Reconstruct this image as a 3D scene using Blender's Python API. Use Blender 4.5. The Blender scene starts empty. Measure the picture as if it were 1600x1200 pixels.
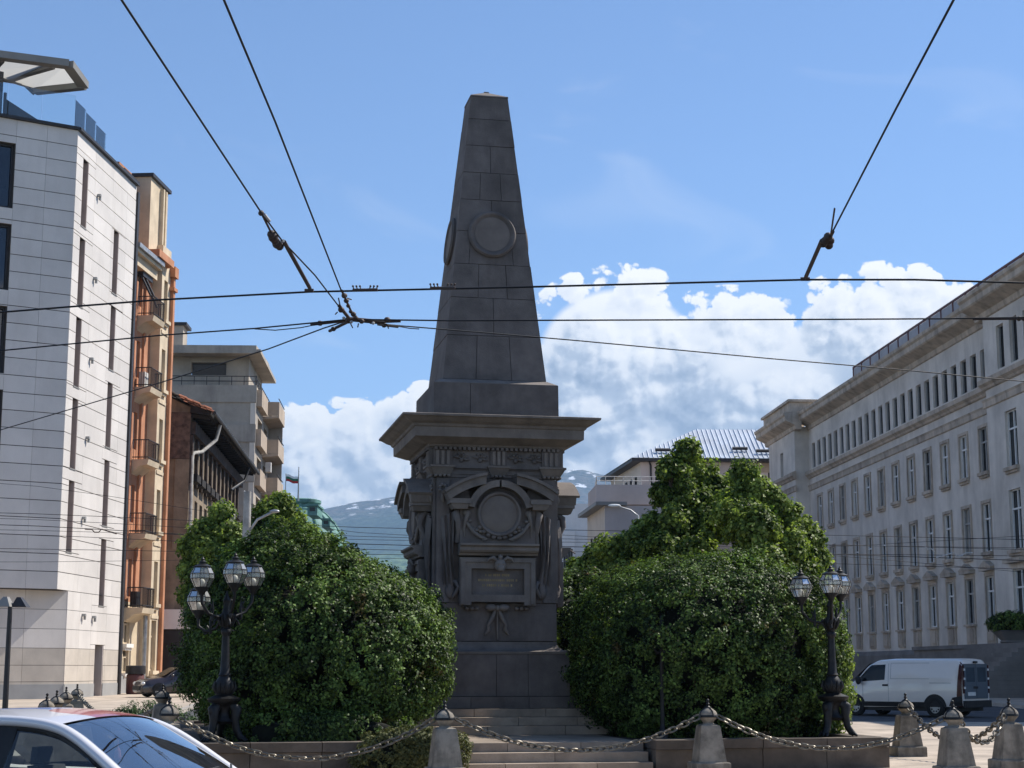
import bpy, bmesh, math, random
import numpy as np
from mathutils import Vector, Matrix

sc = bpy.context.scene
COL = sc.collection
R = math.radians
random.seed(7)

# ------------------------------------------------------------------ camera
F_PX, HOR, EYE = 2600.0, 1045.0, 1.7
PITCH = math.atan((HOR - 600) / F_PX)
cam_d = bpy.data.cameras.new('camera')
cam_d.sensor_width = 36.0
cam_d.lens = 36.0 * F_PX / 1600.0
cam_d.clip_start = 0.1
cam_d.clip_end = 60000
cam = bpy.data.objects.new('camera', cam_d)
COL.objects.link(cam)
cam.location = (0, 0, EYE)
cam.rotation_euler = (math.pi / 2 + PITCH, 0, 0)
sc.camera = cam

# ------------------------------------------------------------------ sun and sky
SUN_EL = R(48)
SUN_AZ = math.atan2(0.845, 0.535)            # clockwise from +Y
SUN = Vector((math.sin(SUN_AZ) * math.cos(SUN_EL), math.cos(SUN_AZ) * math.cos(SUN_EL), math.sin(SUN_EL)))
sd = bpy.data.lights.new('sun', 'SUN')
sd.energy = 4.4
sd.angle = R(0.53)
sd.color = (1.0, 0.945, 0.86)
so = bpy.data.objects.new('sun', sd)
COL.objects.link(so)
so.rotation_euler = (-SUN).to_track_quat('-Z', 'Y').to_euler()
so.location = (40, 20, 60)

world = bpy.data.worlds.new('World')
sc.world = world
world.use_nodes = True
WN, WL = world.node_tree.nodes, world.node_tree.links
WN.clear()


def wn(kind, **kw):
    n = WN.new(kind)
    for k, v in kw.items():
        setattr(n, k, v)
    return n


def wm(op, a, b=None, c=None, clamp=False):
    n = WN.new('ShaderNodeMath')
    n.operation = op
    n.use_clamp = clamp
    for i, q in enumerate((a, b, c)):
        if q is None:
            continue
        if isinstance(q, (int, float)):
            n.inputs[i].default_value = q
        else:
            WL.new(q, n.inputs[i])
    return n.outputs[0]


def wcomb(x, y, z):
    n = WN.new('ShaderNodeCombineXYZ')
    for i, q in enumerate((x, y, z)):
        if isinstance(q, (int, float)):
            n.inputs[i].default_value = q
        else:
            WL.new(q, n.inputs[i])
    return n.outputs[0]


def wrange(v, a, b, c=0.0, d=1.0, smooth=True):
    n = WN.new('ShaderNodeMapRange')
    n.interpolation_type = 'SMOOTHSTEP' if smooth else 'LINEAR'
    n.inputs['From Min'].default_value = a
    n.inputs['From Max'].default_value = b
    n.inputs['To Min'].default_value = c
    n.inputs['To Max'].default_value = d
    WL.new(v, n.inputs['Value'])
    return n.outputs['Result']


sky = wn('ShaderNodeTexSky', sky_type='NISHITA')
sky.sun_disc = False
sky.sun_elevation = SUN_EL
sky.sun_rotation = SUN_AZ
sky.altitude = 1500
sky.air_density = 0.95
sky.dust_density = 0.0
sky.ozone_density = 5.0
bg_sky = wn('ShaderNodeBackground')
bg_sky.inputs['Strength'].default_value = 0.114
WL.new(sky.outputs[0], bg_sky.inputs['Color'])

# cumulus: in degrees of azimuth (from +Y) and elevation, so the band runs all round the horizon
tc = wn('ShaderNodeTexCoord')
sep = wn('ShaderNodeSeparateXYZ')
WL.new(tc.outputs['Generated'], sep.inputs[0])
DEG = 180 / math.pi
az = wm('MULTIPLY', wm('ARCTAN2', sep.outputs[0], sep.outputs[1]), DEG)
el = wm('MULTIPLY', wm('ARCSINE', sep.outputs[2]), DEG)
# heads of the cumulus: centre azimuth, centre elevation, radii
HEADS = [(3.7, 10.5, 3.4, 3.0), (7.6, 10.1, 2.6, 2.6), (12.9, 10.3, 3.9, 2.95), (10.0, 9.4, 4.0, 2.4), (9.6, 8.6, 6.4, 2.0), (15.8, 9.4, 3.6, 2.9),
         (2.6, 8.8, 3.2, 2.0), (4.4, 7.0, 2.8, 1.3), (13.2, 7.8, 3.6, 1.7), (2.2, 6.3, 2.6, 1.2),
         (-7.4, 6.9, 3.3, 2.2), (-4.3, 6.8, 2.9, 2.2), (-6.0, 5.4, 7.0, 2.0), (-11.2, 6.7, 3.4, 2.5), (-3.1, 8.6, 0.9, 1.1), (15.0, 5.6, 5.0, 1.3)]


def cloud_heads(a, e):
    best = None
    for (ca, ce, ra, re) in HEADS:
        dx = wm('MULTIPLY_ADD', a, 1.0 / ra, -ca / ra)
        dy = wm('MULTIPLY_ADD', e, 1.0 / re, -ce / re)
        q = wm('SQRT', wm('MULTIPLY_ADD', dx, dx, wm('MULTIPLY', dy, dy)))
        best = q if best is None else wm('SMOOTH_MIN', best, q, 0.28)
    best = wm('SUBTRACT', 1.0, best)
    # the same kind of cloud all round the horizon, outside these heads
    nz = wn('ShaderNodeTexNoise', noise_dimensions='2D')
    nz.inputs['Scale'].default_value = 0.16
    nz.inputs['Detail'].default_value = 1.0
    WL.new(wcomb(a, e, 0.0), nz.inputs['Vector'])
    band = wm('SUBTRACT', 1.0, wm('MULTIPLY', wm('ABSOLUTE', wm('SUBTRACT', e, 8.4)), 0.34))
    ring = wm('ADD', wm('MULTIPLY', band, 0.55), wm('MULTIPLY', wm('SUBTRACT', nz.outputs[0], 0.52), 2.6))
    away = wrange(wm('ABSOLUTE', wm('SUBTRACT', a, 2.0)), 17.0, 23.0, -3.0, 0.0)
    return wm('MAXIMUM', best, wm('MINIMUM', wm('ADD', ring, away), 0.8))


def cloud_field(daz, del_):
    a = wm('ADD', az, daz) if daz else az
    e = wm('ADD', el, del_) if del_ else el
    p = wcomb(a, wm('MULTIPLY', e, 1.12), 0.0)
    best = cloud_heads(a, e)
    warp = wn('ShaderNodeTexNoise', noise_dimensions='2D')
    warp.inputs['Scale'].default_value = 0.9
    warp.inputs['Detail'].default_value = 5.0
    warp.inputs['Roughness'].default_value = 0.6
    WL.new(p, warp.inputs['Vector'])
    wv = wn('ShaderNodeVectorMath', operation='MULTIPLY_ADD')
    WL.new(warp.outputs['Color'], wv.inputs[0])
    wv.inputs[1].default_value = (0.55, 0.55, 0)
    WL.new(p, wv.inputs[2])
    f = best
    for scale, amp, sm in ((0.50, 0.90, False), (1.15, 0.46, False), (2.7, 0.20, False), (6.0, 0.08, False)):
        v1 = wn('ShaderNodeTexVoronoi', voronoi_dimensions='2D', feature='F1')
        v1.inputs['Scale'].default_value = scale
        WL.new(wv.outputs[0], v1.inputs['Vector'])
        d = v1.outputs['Distance']
        # round-topped billows
        f = wm('MULTIPLY_ADD', wm('SUBTRACT', 0.30, wm('MULTIPLY', d, d)), amp, f)
    f = wm('MULTIPLY_ADD', wm('SUBTRACT', warp.outputs[0], 0.86), 0.25, f)
    # solid inside, no stray flecks outside
    f = wm('SMOOTH_MAX', f, wm('MULTIPLY_ADD', best, 0.9, -0.13), 0.10)
    return wm('SMOOTH_MIN', f, wm('MULTIPLY_ADD', best, 4.0, 0.55), 0.10)


f0 = cloud_field(0, 0)
f1 = cloud_field(0.20, 0.26)
h0 = cloud_heads(az, el)
h1 = cloud_heads(wm('ADD', az, 1.0), wm('ADD', el, 1.2))
alpha = wrange(f0, 0.0, 0.09)
soft = wrange(el, 3.0, 5.0)
alpha = wm('MULTIPLY', alpha, soft)
lit = wm('ADD', wm('MULTIPLY', wm('SUBTRACT', f0, f1), 1.05), wm('MULTIPLY', wm('SUBTRACT', h0, h1), 0.50))
lit = wm('ADD', lit, 0.50)
thick = wrange(f0, 0.02, 0.45, 0.24, -0.02)
lit = wm('ADD', lit, thick)
lit = wm('ADD', lit, wrange(el, 5.0, 12.5, -0.14, -0.02))
ramp = wn('ShaderNodeValToRGB')
cr = ramp.color_ramp
cr.elements[0].position = 0.0
cr.elements[0].color = (0.27, 0.34, 0.46, 1)
cr.elements[1].position = 1.0
cr.elements[1].color = (0.98, 0.98, 0.97, 1)
e_ = cr.elements.new(0.36)
e_.color = (0.46, 0.53, 0.64, 1)
e_ = cr.elements.new(0.66)
e_.color = (0.80, 0.83, 0.88, 1)
WL.new(lit, ramp.inputs[0])
bg_cl = wn('ShaderNodeBackground')
bg_cl.inputs['Strength'].default_value = 0.84
WL.new(ramp.outputs[0], bg_cl.inputs['Color'])
# thin high wisps
wz = wn('ShaderNodeTexNoise', noise_dimensions='2D')
wz.inputs['Scale'].default_value = 0.22
wz.inputs['Detail'].default_value = 4.0
wz.inputs['Distortion'].default_value = 0.6
WL.new(wcomb(wm('MULTIPLY', az, 0.55), wm('ADD', wm('MULTIPLY', el, 1.6), wm('MULTIPLY', az, 0.25)), 3.0), wz.inputs['Vector'])
wisp = wm('MULTIPLY', wrange(wz.outputs[0], 0.60, 0.95), 0.22)
a_all = wm('MAXIMUM', alpha, wisp)
mixw = wn('ShaderNodeMixShader')
WL.new(a_all, mixw.inputs[0])
WL.new(bg_sky.outputs[0], mixw.inputs[1])
WL.new(bg_cl.outputs[0], mixw.inputs[2])
wo = wn('ShaderNodeOutputWorld')
WL.new(mixw.outputs[0], wo.inputs['Surface'])
world.cycles.sampling_method = 'MANUAL'
world.cycles.sample_map_resolution = 1024

sc.view_settings.view_transform = 'Standard'
sc.view_settings.look = 'None'
sc.view_settings.gamma = 1.0
sc.view_settings.use_curve_mapping = False
sc.view_settings.exposure = 0.63
sc.render.engine = 'CYCLES'
sc.cycles.use_denoising = True
sc.cycles.max_bounces = 6
sc.cycles.diffuse_bounces = 3
sc.cycles.glossy_bounces = 3
sc.cycles.transparent_max_bounces = 12
sc.cycles.volume_bounces = 0
sc.cycles.caustics_reflective = False
sc.cycles.caustics_refractive = False


# ------------------------------------------------------------------ helpers
def ray(u, v):
    x = (u - 800) / F_PX
    y = -(v - 600) / F_PX
    return Vector((x, math.cos(PITCH) - y * math.sin(PITCH), math.sin(PITCH) + y * math.cos(PITCH)))


def at(u, v, Y):
    r = ray(u, v)
    return Vector((0, 0, EYE)) + r * (Y / r.y)


def at_z(u, v, z):
    r = ray(u, v)
    return Vector((0, 0, EYE)) + r * ((z - EYE) / r.z)


def gz(y):
    """height of the walking surface: level round the monument, rising gently down the street"""
    return 0.0 if y < 30 else 0.0075 * (min(y, 140.0) - 30)


class Fr:
    """a wall line on plan: s along it, t out of it, z up"""
    def __init__(self, ox, oy, ang, sgn):
        self.ox, self.oy, self.a, self.sgn = ox, oy, R(ang), sgn
        self.c, self.s_ = math.cos(self.a), math.sin(self.a)

    def p(self, s, t, z):
        return Vector((self.ox + self.c * s - self.s_ * t * self.sgn, self.oy + self.s_ * s + self.c * t * self.sgn, z))


class MB:
    def __init__(self):
        self.v, self.f = [], []

    def add(self, vs, fs):
        b = len(self.v)
        self.v += [tuple(p) for p in vs]
        self.f += [tuple(i + b for i in q) for q in fs]
        return self

    def hexa(self, p):
        return self.add(p, [(0, 3, 2, 1), (4, 5, 6, 7), (0, 1, 5, 4), (1, 2, 6, 5), (2, 3, 7, 6), (3, 0, 4, 7)])

    def box(self, x0, x1, y0, y1, z0, z1):
        return self.hexa([(x0, y0, z0), (x1, y0, z0), (x1, y1, z0), (x0, y1, z0), (x0, y0, z1), (x1, y0, z1), (x1, y1, z1), (x0, y1, z1)])

    def fbox(self, fr, s0, s1, t0, t1, z0, z1):
        P = fr.p
        return self.hexa([P(s0, t0, z0), P(s1, t0, z0), P(s1, t1, z0), P(s0, t1, z0), P(s0, t0, z1), P(s1, t0, z1), P(s1, t1, z1), P(s0, t1, z1)])

    def tube(self, path, r, n=8, cap=True):
        path = [Vector(p) for p in path]
        rs = r if isinstance(r, (list, tuple)) else [r] * len(path)
        m = len(path)
        vs, fs = [], []
        ref = None
        for i, p in enumerate(path):
            d = (path[min(i + 1, m - 1)] - path[max(i - 1, 0)])
            if d.length < 1e-9:
                d = Vector((0, 0, 1))
            d.normalize()
            if ref is None:
                ref = Vector((0, 0, 1)) if abs(d.z) < 0.9 else Vector((1, 0, 0))
            x = ref - d * ref.dot(d)
            if x.length < 1e-6:
                x = d.orthogonal()
            x.normalize()
            ref = x
            y = d.cross(x)
            for k in range(n):
                a = 2 * math.pi * k / n
                vs.append(p + (x * math.cos(a) + y * math.sin(a)) * rs[i])
        for i in range(m - 1):
            for k in range(n):
                k2 = (k + 1) % n
                fs.append((i * n + k, i * n + k2, (i + 1) * n + k2, (i + 1) * n + k))
        if cap:
            fs.append(tuple(range(n - 1, -1, -1)))
            fs.append(tuple((m - 1) * n + k for k in range(n)))
        return self.add(vs, fs)

    def lathe(self, prof, n=16, c=(0, 0, 0), rot=0.0, sq=False):
        vs, fs = [], []
        if sq:
            n, rot = 4, math.pi / 4
        k_ = math.sqrt(2) if sq else 1.0
        for (r, z) in prof:
            for k in range(n):
                a = rot + 2 * math.pi * k / n
                vs.append((c[0] + k_ * r * math.cos(a), c[1] + k_ * r * math.sin(a), c[2] + z))
        for i in range(len(prof) - 1):
            for k in range(n):
                k2 = (k + 1) % n
                fs.append((i * n + k, i * n + k2, (i + 1) * n + k2, (i + 1) * n + k))
        fs.append(tuple(range(n - 1, -1, -1)))
        fs.append(tuple((len(prof) - 1) * n + k for k in range(n)))
        return self.add(vs, fs)

    def prism(self, poly, fn):
        """poly of (a, b); fn(a, b, 0 or 1) gives the two ends"""
        n = len(poly)
        vs = [fn(a, b, 0) for a, b in poly] + [fn(a, b, 1) for a, b in poly]
        fs = [tuple(range(n - 1, -1, -1)), tuple(range(n, 2 * n))]
        for i in range(n):
            j = (i + 1) % n
            fs.append((i, j, n + j, n + i))
        return self.add(vs, fs)

    def ball(self, c, r, nu=10, nv=7):
        rx, ry, rz = r if isinstance(r, (tuple, list)) else (r, r, r)
        vs = [(c[0], c[1], c[2] - rz)]
        for j in range(1, nv):
            t = -math.pi / 2 + math.pi * j / nv
            for i in range(nu):
                a = 2 * math.pi * i / nu
                vs.append((c[0] + rx * math.cos(t) * math.cos(a), c[1] + ry * math.cos(t) * math.sin(a), c[2] + rz * math.sin(t)))
        vs.append((c[0], c[1], c[2] + rz))
        fs = []
        for i in range(nu):
            i2 = (i + 1) % nu
            fs.append((0, 1 + i2, 1 + i))
            for j in range(nv - 2):
                fs.append((1 + j * nu + i, 1 + j * nu + i2, 1 + (j + 1) * nu + i2, 1 + (j + 1) * nu + i))
            fs.append((1 + (nv - 2) * nu + i, 1 + (nv - 2) * nu + i2, len(vs) - 1))
        return self.add(vs, fs)

    def grid(self, fn, nu, nv):
        vs = [fn(i / nu, j / nv) for j in range(nv + 1) for i in range(nu + 1)]
        w = nu + 1
        return self.add(vs, [(j * w + i, j * w + i + 1, (j + 1) * w + i + 1, (j + 1) * w + i) for j in range(nv) for i in range(nu)])

    def mesh(self, name, mat, smooth=None, off=(0, 0, 0)):
        me = bpy.data.meshes.new(name)
        o = off
        me.from_pydata([(p[0] - o[0], p[1] - o[1], p[2] - o[2]) for p in self.v], [], self.f)
        bm = bmesh.new()
        bm.from_mesh(me)
        bmesh.ops.recalc_face_normals(bm, faces=bm.faces)
        bm.to_mesh(me)
        bm.free()
        if smooth:
            me.polygons.foreach_set('use_smooth', [True] * len(me.polygons))
            me.set_sharp_from_angle(angle=R(smooth))
        if mat:
            me.materials.append(mat)
        return me


ROOTS = {}


def link(name, data, parent=None, loc=(0, 0, 0), rz=0.0):
    o = bpy.data.objects.new(name, data)
    COL.objects.link(o)
    o.parent = parent
    o.location = loc
    o.rotation_euler = (0, 0, rz)
    return o


def tag(o, label=None, cat=None, group=None, kind=None):
    if label:
        o['label'] = label
    if cat:
        o['category'] = cat
    if group:
        o['group'] = group
    if kind:
        o['kind'] = kind
    return o


def thing(name, label, cat, loc=(0, 0, 0), rz=0.0, group=None):
    o = link(name, None, None, loc, rz)
    o.empty_display_size = 0.3
    ROOTS[o] = tuple(loc)
    return tag(o, label, cat, group)


def part(mb, name, mat, parent, smooth=None, loc=(0, 0, 0), rz=0.0):
    """mesh in its parent's own coordinates"""
    return link(name, mb.mesh(name, mat, smooth), parent, loc, rz)


def wpart(mb, name, mat, root, parent=None, smooth=None):
    """mesh given in world coordinates under an unrotated root"""
    return link(name, mb.mesh(name, mat, smooth, ROOTS[root]), parent or root)


def copy_tree(o, parent=None):
    c = o.copy()
    COL.objects.link(c)
    c.parent = parent
    for ch in list(o.children):
        copy_tree(ch, c)
    return c


# ------------------------------------------------------------------ materials
MATS = {}


def mat(name, col, rough=0.85, var=0.18, scale=1.5, col2=None, bump=0.15, bscale=25.0, metal=0.0, spec=0.35, streak=0.0,
        rnd=0.0, stain=None, stain_amt=0.5, emit=None, island=0.0):
    m = bpy.data.materials.new(name)
    m.use_nodes = True
    N, L = m.node_tree.nodes, m.node_tree.links
    b = N['Principled BSDF']
    b.inputs['Roughness'].default_value = rough
    b.inputs['Metallic'].default_value = metal
    b.inputs['Specular IOR Level'].default_value = spec
    g = N.new('ShaderNodeNewGeometry')
    n1 = N.new('ShaderNodeTexNoise')
    n1.inputs['Scale'].default_value = scale
    n1.inputs['Detail'].default_value = 6
    n1.inputs['Roughness'].default_value = 0.62
    L.new(g.outputs['Position'], n1.inputs['Vector'])
    mx = N.new('ShaderNodeMix')
    mx.data_type = 'RGBA'
    c2 = col2 or tuple(c * (1 - 2.2 * var) for c in col)
    mx.inputs[6].default_value = (*[min(1, c * (1 + var)) for c in col], 1)
    mx.inputs[7].default_value = (*c2, 1)
    rg = N.new('ShaderNodeMapRange')
    rg.inputs['From Min'].default_value = 0.36
    rg.inputs['From Max'].default_value = 0.72
    L.new(n1.outputs[0], rg.inputs['Value'])
    L.new(rg.outputs[0], mx.inputs[0])
    out = mx.outputs[2]
    if stain:
        mp = N.new('ShaderNodeMapping')
        mp.inputs['Scale'].default_value = (1.0, 1.0, 0.16 if streak else 1.0)
        L.new(g.outputs['Position'], mp.inputs['Vector'])
        n3 = N.new('ShaderNodeTexNoise')
        n3.inputs['Scale'].default_value = streak or scale * 0.6
        n3.inputs['Detail'].default_value = 7
        n3.inputs['Roughness'].default_value = 0.68
        L.new(mp.outputs[0], n3.inputs['Vector'])
        r3 = N.new('ShaderNodeMapRange')
        r3.inputs['From Min'].default_value = 0.50
        r3.inputs['From Max'].default_value = 0.74
        r3.inputs['To Max'].default_value = stain_amt
        L.new(n3.outputs[0], r3.inputs['Value'])
        m3 = N.new('ShaderNodeMix')
        m3.data_type = 'RGBA'
        L.new(r3.outputs[0], m3.inputs[0])
        L.new(out, m3.inputs[6])
        m3.inputs[7].default_value = (*stain, 1)
        out = m3.outputs[2]
    if rnd or island:
        src = None
        if rnd:
            oi = N.new('ShaderNodeObjectInfo')
            src, amt = oi.outputs['Random'], rnd
        else:
            src, amt = g.outputs['Random Per Island'], island
        hr = N.new('ShaderNodeMapRange')
        hr.inputs['To Min'].default_value = 1 - amt
        hr.inputs['To Max'].default_value = 1 + amt
        L.new(src, hr.inputs['Value'])
        vm = N.new('ShaderNodeVectorMath')
        vm.operation = 'SCALE'
        L.new(out, vm.inputs[0])
        L.new(hr.outputs[0], vm.inputs['Scale'])
        out = vm.outputs[0]
    L.new(out, b.inputs['Base Color'])
    if bump:
        n2 = N.new('ShaderNodeTexNoise')
        n2.inputs['Scale'].default_value = bscale
        n2.inputs['Detail'].default_value = 5
        L.new(g.outputs['Position'], n2.inputs['Vector'])
        bp = N.new('ShaderNodeBump')
        bp.inputs['Strength'].default_value = bump
        bp.inputs['Distance'].default_value = 0.02
        L.new(n2.outputs[0], bp.inputs['Height'])
        L.new(bp.outputs[0], b.inputs['Normal'])
    MATS[name] = m
    return m


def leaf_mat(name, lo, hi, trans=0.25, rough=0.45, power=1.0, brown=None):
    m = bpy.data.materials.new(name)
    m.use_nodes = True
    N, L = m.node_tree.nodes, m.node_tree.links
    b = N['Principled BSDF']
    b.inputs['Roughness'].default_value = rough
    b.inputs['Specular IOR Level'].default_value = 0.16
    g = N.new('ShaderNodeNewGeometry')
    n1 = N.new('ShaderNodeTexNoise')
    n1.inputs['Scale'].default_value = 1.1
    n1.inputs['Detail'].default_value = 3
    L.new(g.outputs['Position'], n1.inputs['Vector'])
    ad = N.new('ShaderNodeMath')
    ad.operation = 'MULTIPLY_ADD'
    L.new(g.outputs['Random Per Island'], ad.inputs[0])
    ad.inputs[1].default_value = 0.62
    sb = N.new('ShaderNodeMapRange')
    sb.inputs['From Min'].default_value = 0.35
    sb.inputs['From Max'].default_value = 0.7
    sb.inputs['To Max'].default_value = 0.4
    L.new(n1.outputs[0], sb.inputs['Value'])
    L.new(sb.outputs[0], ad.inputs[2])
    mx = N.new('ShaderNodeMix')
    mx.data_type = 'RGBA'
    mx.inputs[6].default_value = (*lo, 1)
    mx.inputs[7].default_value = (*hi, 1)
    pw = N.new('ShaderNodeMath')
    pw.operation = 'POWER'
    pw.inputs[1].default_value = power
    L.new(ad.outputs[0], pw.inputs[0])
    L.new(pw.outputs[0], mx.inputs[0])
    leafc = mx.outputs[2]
    if brown:
        nb = N.new('ShaderNodeTexNoise')
        nb.inputs['Scale'].default_value = 1.7
        nb.inputs['Detail'].default_value = 2
        L.new(g.outputs['Position'], nb.inputs['Vector'])
        rb = N.new('ShaderNodeMapRange')
        rb.inputs['From Min'].default_value = 0.66
        rb.inputs['From Max'].default_value = 0.72
        rb.inputs['To Max'].default_value = 0.75
        L.new(nb.outputs[0], rb.inputs['Value'])
        mb_ = N.new('ShaderNodeMix')
        mb_.data_type = 'RGBA'
        L.new(rb.outputs[0], mb_.inputs[0])
        L.new(leafc, mb_.inputs[6])
        mb_.inputs[7].default_value = (*brown, 1)
        leafc = mb_.outputs[2]
    L.new(leafc, b.inputs['Base Color'])
    tr = N.new('ShaderNodeBsdfTranslucent')
    vm = N.new('ShaderNodeVectorMath')
    vm.operation = 'MULTIPLY'
    vm.inputs[1].default_value = (1.25, 1.35, 0.7)
    L.new(leafc, vm.inputs[0])
    L.new(vm.outputs[0], tr.inputs[0])
    ms = N.new('ShaderNodeMixShader')
    ms.inputs[0].default_value = trans
    L.new(b.outputs[0], ms.inputs[1])
    L.new(tr.outputs[0], ms.inputs[2])
    L.new(ms.outputs[0], N['Material Output'].inputs['Surface'])
    MATS[name] = m
    return m


def glass_mat(name, col=(0.9, 0.95, 0.95), alpha=0.25, rough=0.02, milk=0.0):
    """thin clear pane: mostly lets light through, reflects at the surface"""
    m = bpy.data.materials.new(name)
    m.use_nodes = True
    N, L = m.node_tree.nodes, m.node_tree.links
    N.remove(N['Principled BSDF'])
    t = N.new('ShaderNodeBsdfTransparent')
    t.inputs[0].default_value = (*col, 1)
    gl = N.new('ShaderNodeBsdfGlossy')
    gl.inputs['Roughness'].default_value = rough
    fr = N.new('ShaderNodeFresnel')
    fr.inputs[0].default_value = 1.52
    mr = N.new('ShaderNodeMath')
    mr.operation = 'MULTIPLY_ADD'
    mr.use_clamp = True
    L.new(fr.outputs[0], mr.inputs[0])
    mr.inputs[1].default_value = 1.6
    mr.inputs[2].default_value = alpha
    ms = N.new('ShaderNodeMixShader')
    L.new(mr.outputs[0], ms.inputs[0])
    L.new(t.outputs[0], ms.inputs[1])
    L.new(gl.outputs[0], ms.inputs[2])
    out = ms.outputs[0]
    if milk:
        df = N.new('ShaderNodeBsdfDiffuse')
        df.inputs[0].default_value = (0.80, 0.79, 0.74, 1)
        tl = N.new('ShaderNodeBsdfTranslucent')
        tl.inputs[0].default_value = (0.80, 0.79, 0.74, 1)
        m1 = N.new('ShaderNodeMixShader')
        m1.inputs[0].default_value = 0.5
        L.new(df.outputs[0], m1.inputs[1])
        L.new(tl.outputs[0], m1.inputs[2])
        m2 = N.new('ShaderNodeMixShader')
        m2.inputs[0].default_value = milk
        L.new(out, m2.inputs[1])
        L.new(m1.outputs[0], m2.inputs[2])
        out = m2.outputs[0]
    L.new(out, N['Material Output'].inputs['Surface'])
    MATS[name] = m
    return m


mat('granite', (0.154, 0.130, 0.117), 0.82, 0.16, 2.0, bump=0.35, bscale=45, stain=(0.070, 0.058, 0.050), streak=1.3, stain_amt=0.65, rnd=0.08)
mat('granite_lit', (0.195, 0.164, 0.142), 0.82, 0.14, 2.2, bump=0.3, bscale=45, stain=(0.075, 0.066, 0.06), streak=2.4, stain_amt=0.45, rnd=0.06)  # paler granite for mouldings, caps and carved relief
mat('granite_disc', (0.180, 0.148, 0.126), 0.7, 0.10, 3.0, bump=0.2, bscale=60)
mat('stone_core', (0.045, 0.038, 0.034), 0.95, 0.1, 3)
mat('step_stone', (0.33, 0.265, 0.205), 0.85, 0.15, 1.8, bump=0.3, stain=(0.125, 0.10, 0.08), stain_amt=0.7, rnd=0.12)
mat('bollard_stone', (0.265, 0.230, 0.185), 0.85, 0.26, 4.0, bump=0.4, bscale=60, stain=(0.095, 0.085, 0.07), streak=3.2, stain_amt=0.85)
mat('paving', (0.47, 0.39, 0.31), 0.9, 0.18, 1.1, bump=0.4, bscale=12, stain=(0.22, 0.185, 0.155), stain_amt=0.65)
mat('wall_stone', (0.125, 0.10, 0.078), 0.88, 0.2, 1.8, bump=0.4, stain=(0.06, 0.05, 0.04), stain_amt=0.7, rnd=0.14)  # darker copy of the step stone; the wall's shade is put into its colour
mat('kerb', (0.45, 0.41, 0.36), 0.85, 0.15, 2, rnd=0.08)
mat('asphalt', (0.075, 0.075, 0.08), 0.9, 0.2, 0.7, bump=0.4, bscale=60, stain=(0.045, 0.045, 0.05), stain_amt=0.6)
mat('earth', (0.12, 0.11, 0.075), 0.95, 0.3, 0.02, col2=(0.07, 0.10, 0.04), bump=0.0)
mat('soil', (0.06, 0.045, 0.03), 0.95, 0.3, 3)
mat('iron', (0.018, 0.018, 0.019), 0.5, 0.3, 6, bump=0.1, metal=0.4, spec=0.4)
mat('chain_iron', (0.16, 0.145, 0.12), 0.45, 0.3, 12, metal=0.7, bump=0.2)
mat('wire', (0.012, 0.012, 0.014), 0.6, 0.2, 4, bump=0)
mat('fitting', (0.05, 0.04, 0.035), 0.6, 0.4, 10, bump=0.1, col2=(0.10, 0.05, 0.03))
mat('fitting_white', (0.55, 0.53, 0.5), 0.6, 0.2, 10)
mat('steel', (0.42, 0.42, 0.42), 0.45, 0.15, 4, metal=0.6)
mat('concrete_pole', (0.40, 0.38, 0.35), 0.85, 0.2, 3)
mat('bark', (0.075, 0.055, 0.04), 0.9, 0.3, 8, bump=0.6, bscale=20)
leaf_mat('yew_leaf', (0.004, 0.012, 0.005), (0.28, 0.42, 0.10), 0.25, 0.5, power=1.95, brown=(0.13, 0.07, 0.025))  # near-black low tone puts the shade between leaves into their colour
leaf_mat('linden_leaf', (0.016, 0.048, 0.012), (0.46, 0.56, 0.13), 0.42, 0.5, power=1.6)
leaf_mat('juniper_leaf', (0.018, 0.05, 0.018), (0.09, 0.15, 0.05), 0.15, 0.6)
leaf_mat('dry_leaf', (0.03, 0.042, 0.014), (0.19, 0.19, 0.075), 0.15, 0.6)
leaf_mat('yellow_petal', (0.5, 0.38, 0.06), (0.75, 0.62, 0.15), 0.2, 0.5)
mat('window_glass', (0.016, 0.018, 0.021), 0.12, 0.2, 0.4, bump=0, spec=0.28)
mat('dark_glass', (0.010, 0.016, 0.032), 0.04, 0.2, 0.4, bump=0, spec=0.7)
glass_mat('clear_glass', (0.95, 0.98, 0.98), 0.0)
glass_mat('lantern_glass', (0.90, 0.91, 0.88), 0.08, 0.25, milk=0.14)
glass_mat('canopy_panel', (0.85, 0.88, 0.86), 0.02, 0.3, milk=0.75)
glass_mat('car_glass', (0.86, 0.92, 0.90), 0.03)
glass_mat('windscreen_glass', (0.84, 0.90, 0.92), 0.40)
# ------------------------------------------------------------------ ground, roads, pavements
def sheet(name, m, x0, x1, ys, dz, nx=1):
    mb = MB()
    vs, fs = [], []
    for y in ys:
        for i in range(nx + 1):
            vs.append((x0 + (x1 - x0) * i / nx, y, gz(y) + dz))
    for j in range(len(ys) - 1):
        for i in range(nx):
            a = j * (nx + 1) + i
            fs.append((a, a + 1, a + nx + 2, a + nx + 1))
    mb.add(vs, fs)
    return tag(part(mb, name, m, None), kind='structure')


sheet('ground', MATS['earth'], -16000, 16000, [-3000, 30, 140, 400, 16000], -0.17)
sheet('road', MATS['asphalt'], -140, 140, [-40, 30, 140, 330], -0.13)


def pavement(name, poly, m, kerb=True):
    """raised sheet with a kerb of separate stones round it; poly counter-clockwise on plan"""
    mb = MB()
    n = len(poly)
    mb.add([(x, y, gz(y)) for x, y in poly] + [(x, y, gz(y) - 0.16) for x, y in poly],
           [tuple(range(n))] + [(i, (i + 1) % n, n + (i + 1) % n, n + i) for i in range(n)])
    return tag(part(mb, name, m, None), kind='structure')


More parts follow.
